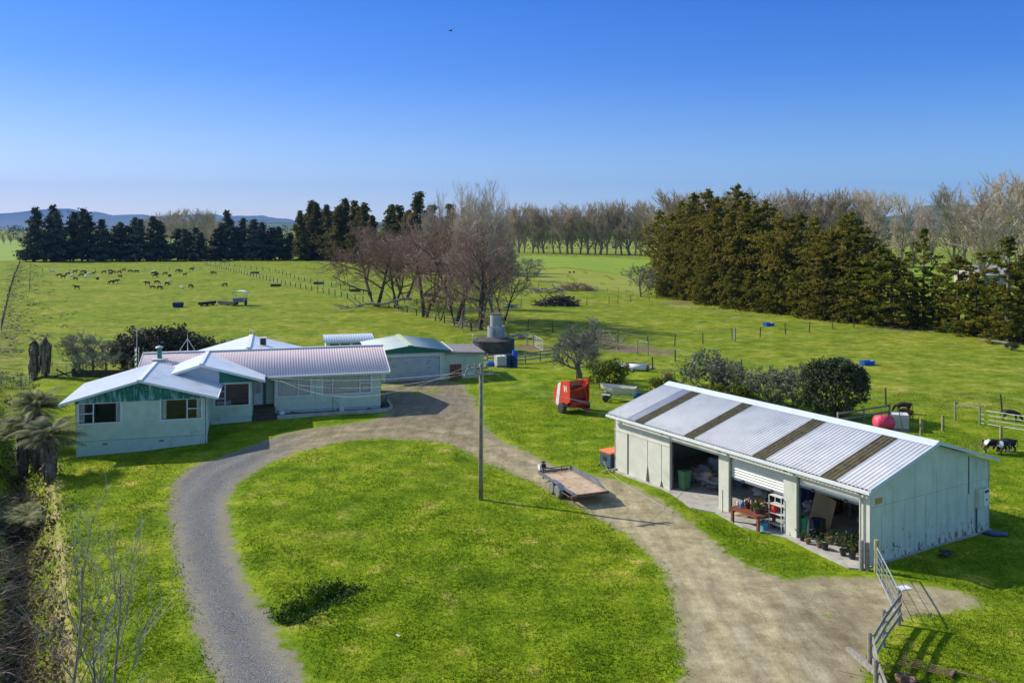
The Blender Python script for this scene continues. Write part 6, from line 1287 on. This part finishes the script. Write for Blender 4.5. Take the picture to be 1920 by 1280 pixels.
railfence('yard_fence', 'two-rail timber yard fence behind the shed ridge near the pink tank', [(1571, 800), (1620, 792), (1668, 783)], .95, (.45, .88))
railfence('yard_fence', 'dark timber rails by the evergreens at the right edge', [(1862, 634), (1888, 636), (1920, 640), (1960, 646)], 1.3, (.3, .7, 1.1), pm='postdark', rm='postdark')
def pipegate(lb, a, b, h=1.1, bars=5, ver=4, m='galv', z0=.12, name='pipe_gate', mesh=0, r=.022):
    a = Vector(a) if len(a) == 3 else G(*a); b = Vector(b) if len(b) == 3 else G(*b); a.z = gzf(a.x, a.y); b.z = gzf(b.x, b.y); d = b - a; t = thing(name, lb, 'gate', a); Z = Vector((0, 0, 1))
    w = MB(); w.tube(Z * z0, d + Z * z0, r, n=7); w.tube(Z * h, d + Z * h, r, n=7); w.tube(Z * z0, Z * h, r, n=7); w.tube(d + Z * z0, d + Z * h, r, n=7); w.build('frame', M[m], t)
    w = MB()
    for k in range(1, bars): z = z0 + (h - z0) * k / bars; w.tube(Z * z, d + Z * z, r * (.6 if not mesh else .35), n=5)
    for k in range(1, ver): w.tube(d * k / ver + Z * z0, d * k / ver + Z * h, r * .6, n=5)
    if mesh:
        for k in range(1, mesh): w.tube(d * k / mesh + Z * z0, d * k / mesh + Z * h, r * .09, n=3)
    w.build('bars', M[m], t) if False else w.build('infill', M[m], t); return t
pipegate('silver netted metal gate closing the gap between shed corner and timber fence', (14.62, 35.45, 0), (13.72, 31.45, 0), 1.15, 4, 4, mesh=30, r=.026)
for u, v, h, tx, ty, lb in ((1615, 1068, 1.25, .06, -.03, 'grey split post leaning against the near shed corner'), (1626, 1070, 1.15, -.05, .02, 'middle grey post of the three at the near shed corner'), (1643, 1074, 1.35, .0, .0, 'lichened gate post holding the silver gate')):
    o = small('gate_post', MB().path([(0, 0, -.3), (0, 0, h * .5), (0, 0, h)], [.10, .095, .09], 9), 'oldwood' if u < 1640 else 'lichwood', G(u, v), lb, 'post', 'old posts at the near shed corner'); o.rotation_euler = (tx, ty, 0)
pipegate('white tubular gate standing ajar beyond the rail fence right of the tank', (1000, 648), (1018, 658), 1.25, 4, 3, 'white'); railfence('timber_gateway', 'short timber frame holding the white tubular gate', [(988, 647), (1000, 649)], 1.25, (1.2,), 'gate')
railfence('timber_gateway', 'square timber gate frame over a muddy hollow in the middle paddock', [(1195, 664), (1215, 668)], 1.5, (1.5,), 'gate', rh=.10)
pipegate('low tubular gate at the right edge of the paddock', (1838, 795), (1935, 812), 1.05, 3, 3); railfence('timber_gateway', 'timber gateway frame left of the low tubular gate', [(1791, 786), (1837, 796)], 1.25, (1.2,), 'gate', rh=.09)
for i, (a, b, lb) in enumerate((((0, 708), (38, 709), 'rusty pipe gate at the left edge beyond the tree ferns'), ((40, 710), (62, 711), 'narrow pipe gate between the left edge gate and the fern trunks'), ((90, 706), (142, 706), 'pipe gate right of the two fern trunks'))): pipegate(lb, a, b, 1.15, 5, 3, 'greysteel', r=.03)
fence('wire_fence', 'sparse fence crossing behind the pipe gates on the left', [(-10, 693), (60, 694), (150, 690), (228, 690)], 4, wires=3, m='postdark')
small('yard_wall', MB().bx(-2.6, 2.6, -.1, .1, 0, .62).bx(-2.6, -2.4, -.16, .16, 0, .8).bx(2.3, 2.5, -.16, .16, 0, .9), 'postdark', G(188, 706), 'low dark timber wall under the bare trees left of the house', 'wall')
small('broken_rail', MB().beam((0, 0, .1), (2.6, .4, .75), .05, .14).beam((.2, .1, .75), (1.4, .2, .1), .05, .12), 'postdark', G(100, 708), 'collapsed dark rails between the fern trunks and the timber wall', 'rails')

# ------------------------------------------------------------------ things in the paddocks
t2 = tote(G(1687, 805), -.3, 'dirty caged plastic tank behind the far side of the shed', 1.02)
t = thing('field_sprayer_tank', 'pink-red plastic tank with upright rods behind the shed ridge', 'tank', G(1657, 812), .2)
w = MB(); w.tube((-.55, 0, .75), (.55, 0, .75), .48, n=18); w.blob((-.5, 0, .75), .2, .47, .47, 1, 0, 1, 2); w.blob((.5, 0, .75), .2, .47, .47, 1, 0, 1, 2); w.build('tank', M['pinkred'], t, True)
w = MB(); w.bx(-.6, .6, -.3, .3, .1, .3); w.tube((-.35, -.3, 0), (-.35, -.3, 1.7), .02, n=5); w.tube((.1, -.35, 0), (.1, -.35, 1.55), .025, n=5); w.build('frame', M['black'], t)
small('leaning_pipe', MB().beam((0, 0, .4), (-.35, -.1, 1.75), .05, .05), 'greysteel', G(1692, 812), 'dark pipe leaning against the dirty caged tank', 'pipe')
def trough(loc, lb, m='blue', L=1.5, W_=.75, H_=.42, rz=.3):
    w = MB(); a = [(-.42, -.4), (.42, -.4), (.42, .4), (-.42, .4)]; b = [(-.5, -.5), (.5, -.5), (.5, .5), (-.5, .5)]; P = [(x * L, y * W_, 0) for x, y in a] + [(x * L, y * W_, H_) for x, y in b] + [(x * L * .9, y * W_ * .84, H_) for x, y in b] + [(x * L * .86, y * W_ * .8, .08) for x, y in a]
    F_ = [(3, 2, 1, 0)] + [(i, (i + 1) % 4, 4 + (i + 1) % 4, 4 + i) for i in range(4)] + [(4 + i, 4 + (i + 1) % 4, 8 + (i + 1) % 4, 8 + i) for i in range(4)] + [(8 + i, 8 + (i + 1) % 4, 12 + (i + 1) % 4, 12 + i) for i in range(4)] + [(12, 13, 14, 15)]
    w.add(P, F_); o = w.build('feed_trough', M[m], None, False, loc, rz); return tag(o, lb, 'trough', 'plastic feed troughs in the paddocks')
trough(G(1626, 684), 'blue feed trough in the open right paddock, nearer one', rz=.4, L=1.5); trough(G(1441, 611), 'blue feed trough near the evergreens, farther one', rz=.5, L=1.6, W_=.9); trough(G(334, 576), 'dark blue tub alone in the herd paddock', 'navy', 1.9, 1.2, .8)
small('blue_trough', MB().bx(-1.2, 1.2, -.5, .5, 0, .7), 'navy', G(807, 556), 'dark blue trough seen between the willow trunks', 'trough')
t = thing('hay_feeder', 'small wheeled calf feeder with a white curved roof in the herd paddock', 'feeder', G(450, 572), .0)
w = MB(); n = 8; P = [(1.25 * cos(pi * i / n) * 1.0, 0, 2.15 + .45 * sin(pi * i / n)) for i in range(n + 1)]
for a, b in zip(P[:-1], P[1:]): w.prism([(a[0], -1.0, a[2]), (b[0], -1.0, b[2]), (b[0], -1.0, b[2] - .06), (a[0], -1.0, a[2] - .06)], (0, 2.0, 0))
w.build('roof', M['white'], t); w = MB(); w.bx(-1.0, 1.0, -.8, .8, .6, 1.3); w.build('body', M['greysteel'], t); w = MB()
for x in (-1, 1):
    for y in (-.8, .8): w.bx(x - .05, x + .05, y - .05, y + .05, .3, 2.1)
w.build('frame', M['galv'], t)
for x in (-1.1, 1.1): w = MB(); w.lathe([(.1, -.12), (.45, -.12), (.45, .12), (.1, .12)], 16); o = w.build('wheel', M['tyre'], t, False, (x, -.2, .45)); o.rotation_euler = (0, pi / 2, 0)
for u0, v0, u1, v1, lb in ((375, 574, 402, 571, 'long dark feed bunk, left of the pair in the herd paddock'), (412, 571, 443, 573.5, 'long reddish-black feed bunk next to the white-roofed feeder')):
    a, b = G(u0, v0), G(u1, v1); w = MB(); w.beam(Vector((0, 0, .45)), b - a + Vector((0, 0, .45)), .9, .5); 
    for f in (.1, .5, .9): q = (b - a) * f; w.bx(q.x - .1, q.x + .1, q.y - .3, q.y + .3, 0, .3)
    small('feed_bunk', w, 'black' if u0 < 400 else 'tankdark', a, lb, 'trough', 'feed bunks')
for u, v, L, lb in ((402, 506, 3, 'pale rail by the far paddock gateway'),): pass
railfence('timber_gateway', 'small pale gate frame at the far end of the herd paddock', [(363, 506), (375, 507)], 1.4, (1.3,), 'gate', rh=.15); railfence('timber_gateway', 'pale square gate frame in the fence behind the herd', [(415, 499), (426, 499)], 1.6, (1.5,), 'gate', rh=.15); railfence('timber_gateway', 'low pale gate frame on the track left of the herd', [(36, 513), (50, 513)], 1.4, (1.3,), 'gate', rh=.15)
for u, v, lb in ((478, 513, 'dark low trough beside the diagonal fence, farthest'), (517, 537, 'dark low trough beside the diagonal fence, middle'), (597, 533, 'dark low trough between the two parallel fences'), (666, 547, 'dark low trough on the second fence, nearest the willows')): small('water_trough', MB().bx(-1.1, 1.1, -.5, .5, 0, .6), 'postdark', G(u, v), lb, 'trough', 'water troughs on the fence lines')
# brush and logs
def brush(loc, L, W_, H_, n, m, lb, seed, name='brush_pile', rr=.11):
    r = random.Random(seed); w = MB()
    for i in range(n):
        a = r.uniform(-.5, .5); q = Vector((a * L, r.uniform(-.5, .5) * W_, r.random() * H_ * (1 - 3.2 * a * a))); d = Vector((r.gauss(0, 1), r.gauss(0, .6), r.gauss(0, .25))).normalized() * r.uniform(.6, 1.8); w.tube(q - d, q + d, rr * r.uniform(.4, 1.3), rr * r.uniform(.2, .8), 5)
    return small(name, w, m, loc, lb, 'wood pile')
brush(G(1044, 573), 6.5, 2.5, 1.7, 150, 'barkdark', 'big dark brush and stump pile in the middle field', 1, rr=.11); brush(G(1080, 545), 8, 2.5, 1.7, 160, 'twigred', 'flat brown brush heap at the batten fence', 2, rr=.06); brush(G(1013, 549), 6, 2, 1.1, 26, 'oldwood', 'bleached logs left of the brown brush heap', 3, 'log_pile'); brush(G(1045, 549), 2, 1, 2.4, 10, 'oldwood', 'pale dead stump standing by the batten fence', 4, 'stump')
brush(G(972, 636), 2.4, 1.0, .7, 14, 'oldwood', 'pale split stump on the grass right of the tank tower', 5, 'stump', .1); brush(G(1110, 650), 7, 3, 1.6, 150, 'twigred2', 'low reddish bramble thicket behind the bare fruit tree', 7, 'bramble_thicket', .03); brush(G(960, 577), 2, 1, .9, 10, 'greysteel', 'small grey scrap in the field behind the tank tower', 8, 'scrap'); brush(G(880, 612), 5, 1.5, .6, 22, 'oldwood', 'pale fallen branches under the willows by the tank tower', 10, 'fallen_branch', .07)
brush(G(1175, 692), 4, .8, .35, 20, 'tankgrey', 'row of pale stones and blocks behind the orange tree', 11, 'rubble', .13)
def fallen():
    r = random.Random(3); w = MB(); a, b = G(772, 582), G(640, 583); n = 12; P = [a.lerp(b, i / n) + Vector((0, 0, 1.5 * (1 - i / n) + .45 + .2 * sin(i))) for i in range(n + 1)]; w.path(P, [.26 * (1 - .8 * i / n) for i in range(n + 1)], 7)
    for i in range(26):
        f = r.uniform(.2, 1); q = a.lerp(b, f) + Vector((0, 0, 1.5 * (1 - f) + .45)); d = Vector((r.gauss(-.8, .5), r.gauss(0, .8), r.gauss(.25, .5))).normalized() * r.uniform(1, 3.5); w.path([q, q + d * .5 + Vector((0, 0, -.1)), q + d + Vector((0, 0, -.25))], [.07, .045, .015], 4)
    w.path([G(745, 580) + Vector((0, 0, .4)), G(730, 577) + Vector((0, 0, 1.9)), G(715, 576) + Vector((0, 0, 3.2))], [.12, .08, .02], 5); return w
small('fallen_tree', fallen(), 'oldwood', (0, 0, 0), 'long dead fallen tree lying against the fence left of the willow trunks', 'fallen tree')
small('fallen_log', MB().path([G(1835, 641) + Vector((0, 0, .15)), G(1862, 643) + Vector((0, 0, .2)), G(1893, 646) + Vector((0, 0, .15))], [.09, .14, .17], 7), 'oldwood', (0, 0, 0), 'long pale fallen log under the evergreens at the right edge', 'log')
t = thing('old_roller', 'white and red field roller lying on the grass behind the orange tree', 'roller', G(1198, 695), -.25)
w = MB(); w.tube((-1.0, 0, .36), (.75, 0, .36), .34, n=18); w.build('drum', M['white'], t, True); w = MB(); w.tube((.75, 0, .36), (.95, 0, .36), .36, n=18); w.tube((-1.2, 0, .36), (-1.0, 0, .36), .37, n=18); w.bx(-1.3, .2, -.1, .25, .66, .76); w.tube((.2, .1, .7), (1.0, .3, .95), .03, n=5); w.build('end_cap', M['rust'], t)
t = thing('wire_cage', 'rusty mesh cage of junk standing on the grass behind the shed roof corner', 'cage', G(1251, 713), .1)
w = MB()
for i in range(8):
    q = -.55 + i * 1.1 / 7
    for y in (-.45, .45): w.tube((q, y, 0), (q, y, .95), .014, n=4)
for z in (0, .3, .6, .95):
    for y in (-.45, .45): w.tube((-.55, y, z), (.55, y, z), .014, n=4)
    for x in (-.55, .55): w.tube((x, -.45, z), (x, .45, z), .014, n=4)
w.build('mesh', M['rust'], t); w = MB(); w.blob((-.2, 0, .2), .28, .25, .2, 1, .6); w.blob((.2, 0, .3), .28, .3, .25, 3, .6); w.build('junk', M['paletarp'], t, True); w = MB(); w.blob((.1, -.2, .5), .25, .15, .1, 2, .6); w.build('junk', M['redplastic'], t)
small('white_plate', MB().obox((0, 0, .03), .5, .35, .04, .3), 'white', G(1695, 1103), 'small pale board lying on the dirt just inside the silver gate', 'board')
small('timber_beam', MB().beam((0, 0, .12), (.15, -2.1, .30), .16, .12), 'oldwood', G(1590, 1222), 'weathered beam lying on the dirt at the bottom edge by the fence', 'beam')
t = thing('harrow', 'rusty tined harrow lying on the grass at the bottom right', 'harrow', G(1785, 1268), .9)
w = MB(); w.bx(-.25, .25, -.05, .05, .05, .14); w.build('bar', M['rust'], t)
for k in range(6): w = MB(); x = -.22 + k * .088; w.tube((x, 0, .1), (x * 1.5 - .1, 1.5, .12), .012, n=4); w.build('tine', M['rust'], t)
w = MB(); w.tube((.25, 0, .1), (.3, -1.2, .08), .025, n=5); w.build('drawbar', M['rust'], t)
brush(G(1700, 1285), .7, .4, .2, 9, 'rust', 'heap of rusty iron scrap against the timber fence', 12, 'scrap_heap', .02); small('wheel_rim', MB().lathe([(.12, 0), (.30, .02), (.32, .12), (.27, .14), (.14, .1)], 18), 'rust', G(1698, 1276), 'rusty wheel rim on top of the scrap heap', 'rim')
small('white_feather', MB().add([(0, 0, .03), (.03, .02, .06), (.16, -.12, .07), (.13, -.14, .04)], [(0, 1, 2, 3)]).add([(0, 0, .02), (.03, .02, .05), (.16, -.12, .06), (.13, -.14, .03)], [(3, 2, 1, 0)]), 'tarp', G(742, 1191), 'small white scrap lying on the lawn below the power pole', 'scrap')
# far house glimpsed through the evergreens
t = thing('far_house', 'pale house with a pinkish roof glimpsed through the evergreens at the right', 'house', G(1868, 535), .25)
w = MB(); w.bx(-5, 5, 0, 8, 0, 2.6); w.build('wall', M['tarp'], t); w = MB(); w.prism([(-5.4, -.6, 2.5), (-5.4, 8.6, 2.5), (-5.4, 4, 4.6)], (10.8, 0, 0)); w.build('roof', M['tarp'], t)
for x in (-4, -.5, 2.5): w = MB(); w.bx(x, x + 1.5, -.06, -.01, 1, 2.2); w.build('window', M['steelblue'], t)

# ------------------------------------------------------------------ cattle
def cow_mesh(pose):
    J = [(-.50, 0, .86, .20, .23), (-.15, 0, .80, .24, .26), (.20, 0, .80, .22, .26), (.46, 0, .86, .17, .23)]
    if pose == 'graze': J += [(.66, 0, .74, .10, .14), (.84, 0, .42, .085, .12), (.90, 0, .30, .085, .10), (.97, 0, .10, .055, .06)]
    elif pose == 'stand': J += [(.66, 0, 1.02, .10, .15), (.82, 0, 1.20, .09, .12), (.93, 0, 1.18, .085, .10), (1.10, 0, 1.04, .06, .065)]
    else: J += [(.66, .05, .92, .10, .14), (.84, .12, .86, .085, .12), (.95, .18, .82, .085, .10), (1.10, .24, .70, .055, .06)]
    E_ = [(i, i + 1) for i in range(len(J) - 1)]
    def chain(root, pts):
        p = root
        for q in pts: J.append(q); E_.append((p, len(J) - 1)); p = len(J) - 1
    for y in (-1, 1):
        chain(3, [(.42, y * .15, .60, .10, .11), (.45, y * .15, .36, .055, .055), (.44, y * .15, .10, .040, .040), (.47, y * .15, .02, .05, .05)])
        chain(0, [(-.46, y * .17, .64, .13, .16), (-.36, y * .17, .48, .09, .09), (-.56, y * .16, .32, .05, .06), (-.53, y * .16, .09, .038, .038), (-.50, y * .16, .02, .05, .05)])
    chain(0, [(-.70, 0, .92, .03, .03), (-.74, .01, .55, .022, .022), (-.74, .02, .38, .035, .035)])
    me = bpy.data.meshes.new('c'); me.from_pydata([j[:3] for j in J], E_, []); o = bpy.data.objects.new('c', me); COL.objects.link(o)
    o.modifiers.new('s', 'SKIN')
    for i, j in enumerate(J): sv = me.skin_vertices[0].data[i]; sv.radius = (j[3], j[4]); sv.use_root = (i == 0)
    sd = o.modifiers.new('d', 'SUBSURF'); sd.levels = 1; sd.render_levels = 1
    dg = bpy.context.evaluated_depsgraph_get(); out = bpy.data.meshes.new_from_object(o.evaluated_get(dg)); bpy.data.objects.remove(o)
    w = MB(); w.v = [tuple(v.co) for v in out.vertices]; w.f = [tuple(p.vertices) for p in out.polygons]
    h = J[5]; 
    for y in (-1, 1): c = Vector((h[0] - .02, h[1] + y * .13, h[2] + .06)); w.add([c, c + Vector((-.03, y * .14, .03)), c + Vector((.04, y * .15, -.02)), c + Vector((.05, y * .03, -.05))], [(0, 1, 2, 3), (3, 2, 1, 0)])
    return w
CM = {k: cow_mesh(k) for k in ('graze', 'stand', 'turn')}; CMe = {}
def cow(pose, coat, loc, rz, s, lb, cat='calf', grp=None):
    k = (pose, coat)
    if k not in CMe: o = CM[pose].build('calf', M[coat], None, True); CMe[k] = o.data
    else: o = bpy.data.objects.new('calf', CMe[k]); COL.objects.link(o)
    o.location = loc; o.rotation_euler = (0, 0, rz); o.scale = (s, s, s); return tag(o, lb, cat, grp)
dk = [(510, 705), (562, 690), (625, 690), (695, 704), (445, 718), (474, 730), (565, 742), (610, 718), (780, 692), (828, 685), (855, 692), (828, 705), (893, 693), (929, 676), (975, 687), (1025, 690), (902, 726), (870, 765), (835, 772), (577, 812), (1105, 780), (1150, 705), (1160, 722), (1240, 702), (1338, 682), (1355, 683), (1385, 712), (1437, 670), (1252, 783), (1430, 802), (1175, 772), (1197, 812)]
rd = [(1143, 810), (1607, 702), (1588, 694), (1687, 790)]; wt = [(393, 693), (540, 726), (640, 732), (1155, 690), (1270, 766), (1362, 815), (667, 712)]
ly = [(640, 690), (730, 736), (1272, 714), (1175, 698)]
for arr, coat, adj in ((dk, ('coat_dark', 'coat_black'), 'dark'), (wt, ('coat_white',), 'cream-white'), (rd, ('coat_red',), 'reddish-brown')):
    for i, (x, y) in enumerate(sorted(arr)):
        p = G(x / 4, 340 + y / 4); cow(rng.choice(('graze', 'graze', 'graze', 'stand', 'turn')), rng.choice(coat), p, rng.choice((0, pi)) + rng.uniform(-.6, .6), rng.uniform(.85, 1.02), nlab(i, '#, of the %s cattle grazing in the far left herd' % adj), 'calf', 'cattle in the far left herd')
for i, (x, y) in enumerate(sorted(ly)):
    p = G(x / 4, 340 + y / 4); w = MB(); w.blob((0, 0, .3), .75, .42, .42, i, .15); w.blob((.75, .1, .5), .25, .14, .14, i, .1); tag(w.build('calf', M['coat_dark'], None, True, p, rng.uniform(0, 6)), nlab(i, '#, of the dark calves lying down in the far left herd'), 'calf', 'calves lying in the herd')
cow('graze', 'coat_dark', G(1694, 775), pi - .15, .86, 'dark brown calf grazing just beyond the fence behind the caged tank')
cow('graze', 'coat_red', G(1699, 786), pi / 2 + .6, .80, 'reddish-brown calf half hidden behind the caged tank'); cow('graze', 'coat_black', G(1894, 789), -.4, .82, 'black calf with head down beyond the low tubular gate')
cow('graze', 'coat_pied', G(1862, 849), -.15, .86, 'black and white calf grazing nearest the shed gable'); cow('graze', 'coat_pied', G(1882, 851), .5, .84, 'black and white calf beside the other, facing right'); cow('graze', 'coat_black', G(1888, 846), 2.9, .82, 'black calf standing behind the two black and white ones')
for u, v in ((1068, 513), (1076, 512.6)):
    cow('graze', 'coat_black', G(u, v), 1, .7, ('dark calf, left of the two tiny ones in the pale middle field' if u < 1070 else 'dark calf, right of the two tiny ones in the pale middle field'))
# small bird high in the sky
w = MB(); w.blob((0, 0, 0), .16, .05, .05, 1, .1, 1, 2); w.prism([(-.05, .0, .01), (.07, 0, .01), (.0, .34, .08), (-.08, .30, .08)], (0, 0, .012)); w.prism([(-.05, 0, .01), (.07, 0, .01), (.0, -.34, .05), (-.08, -.30, .05)], (0, 0, .012)); w.prism([(-.14, .02, 0), (-.14, -.02, 0), (-.26, -.05, 0), (-.26, .05, 0)], (0, 0, .012))
tag(w.build('bird', M['black'], loc=((845 - CX) * 75 / F_PX, 75, hgt(58, 75)), rz=.5), 'small dark bird flying high in the clear sky', 'bird')

# ------------------------------------------------------------------ haze over the plain
m = bpy.data.materials.new('air_haze'); m.use_nodes = True; n = m.node_tree.nodes; l = m.node_tree.links; n.clear(); o_ = n.new('ShaderNodeOutputMaterial'); pv = n.new('ShaderNodeVolumePrincipled')
pv.inputs['Color'].default_value = (.20, .45, 1, 1); pv.inputs['Density'].default_value = 5.0e-5; pv.inputs['Anisotropy'].default_value = .1; l.new(pv.outputs[0], o_.inputs['Volume']); M['haze'] = m
hz = MB().bx(-17500, 17500, -600, 18500, -8, 900).build('haze', m); tag(hz, 'thin blue air over the plain', None, None, 'stuff')

r_ = np.random.default_rng(31); pts = []
for k in range(520):
    l_, t_ = r_.uniform(-1.7, 1.7), r_.normal(0, .36); x = -7.4 + l_ * .55 - t_ * .835; y = 33.9 + l_ * .835 + t_ * .55; pts.append((x, y, gzf(x, y) + abs(r_.normal(0, .10))))
V_ = []; leaf_tris(V_, pts, .075, 22, r_, (.22, .22, .16)); V_ = np.concatenate(V_)
M['hollowleaf'] = leafmat('dark_clover_leaves', (.018, .045, .004), (.035, .085, .008), (.08, .14, .015), 3, .1, .2)
tag(npmesh('hollow_weeds', V_, np.arange(len(V_)), M['hollowleaf']), 'dark leafy weeds filling the hollow in the front lawn', None, None, 'stuff')
jr = random.Random(77); JM = ['tarp', 'greysteel', 'white', 'redbrown', 'navy', 'wood', 'plywall', 'green', 'rust', 'paletarp', 'soil', 'yellow']
ROWN = {12: 'left bay', 7: 'middle bay', 2: 'right bay'}; JL = {'tarp': 'grey', 'greysteel': 'dark grey', 'white': 'white', 'redbrown': 'red-brown', 'navy': 'navy', 'wood': 'wooden', 'plywall': 'cardboard', 'green': 'green', 'rust': 'rusty', 'paletarp': 'pale blue', 'soil': 'dark brown', 'yellow': 'yellow'}
for bi, (s0, s1, nm) in enumerate(((8.9, 12.0, 'left'), (4.9, 7.7, 'middle'), (.9, 3.6, 'right'))):
    for k in range(12):
        m_ = JM[k]; z_ = 0; n_ = 3.2 + k * .38; sx_, sy_, h_ = jr.uniform(.3, .8), jr.uniform(.3, .6), jr.uniform(.3, 1.1)
        q = s0 + (s1 - s0) * ((k * .618 + bi * .3) % 1)
        w = MB(); 
        if k % 3 == 0: w.blob((0, 0, h_ * .45), sx_ * .7, sy_ * .8, h_ * .55, k, .5, 2, 3); kind_ = 'heap'
        elif k % 3 == 1: w.obox((0, 0, h_ / 2), sx_, sy_, h_, jr.uniform(-.4, .4)); w.obox((0, 0, h_ + .02), sx_ * 1.05, sy_ * 1.05, .04, .0); kind_ = 'box'
        else: w.lathe([(.2, 0), (.22, h_ * .5), (.2, h_), (.17, h_), (.17, h_ - .03)], 14); kind_ = 'tub'
        small('stored_' + kind_, w, m_, at(q, n_), '%s %s among the clutter at the back of the %s bay' % (JL[m_], kind_, nm), kind_, 'clutter stored in the shed', rz=ang, smooth=k % 3 == 0)

# prototypes that found no place are removed
for k, (o, h) in PROTO.items():
    if not o.get('used'):
        for c in list(o.children): bpy.data.objects.remove(c)
        bpy.data.objects.remove(o)
for o in (ppA, ppB, ppC, ppD):
    if not o.get('used'):
        for c in list(o.children): bpy.data.objects.remove(c)
        bpy.data.objects.remove(o)
for o in bpy.data.objects:
    if 'used' in o: del o['used']
    if 'H' in o: del o['H']
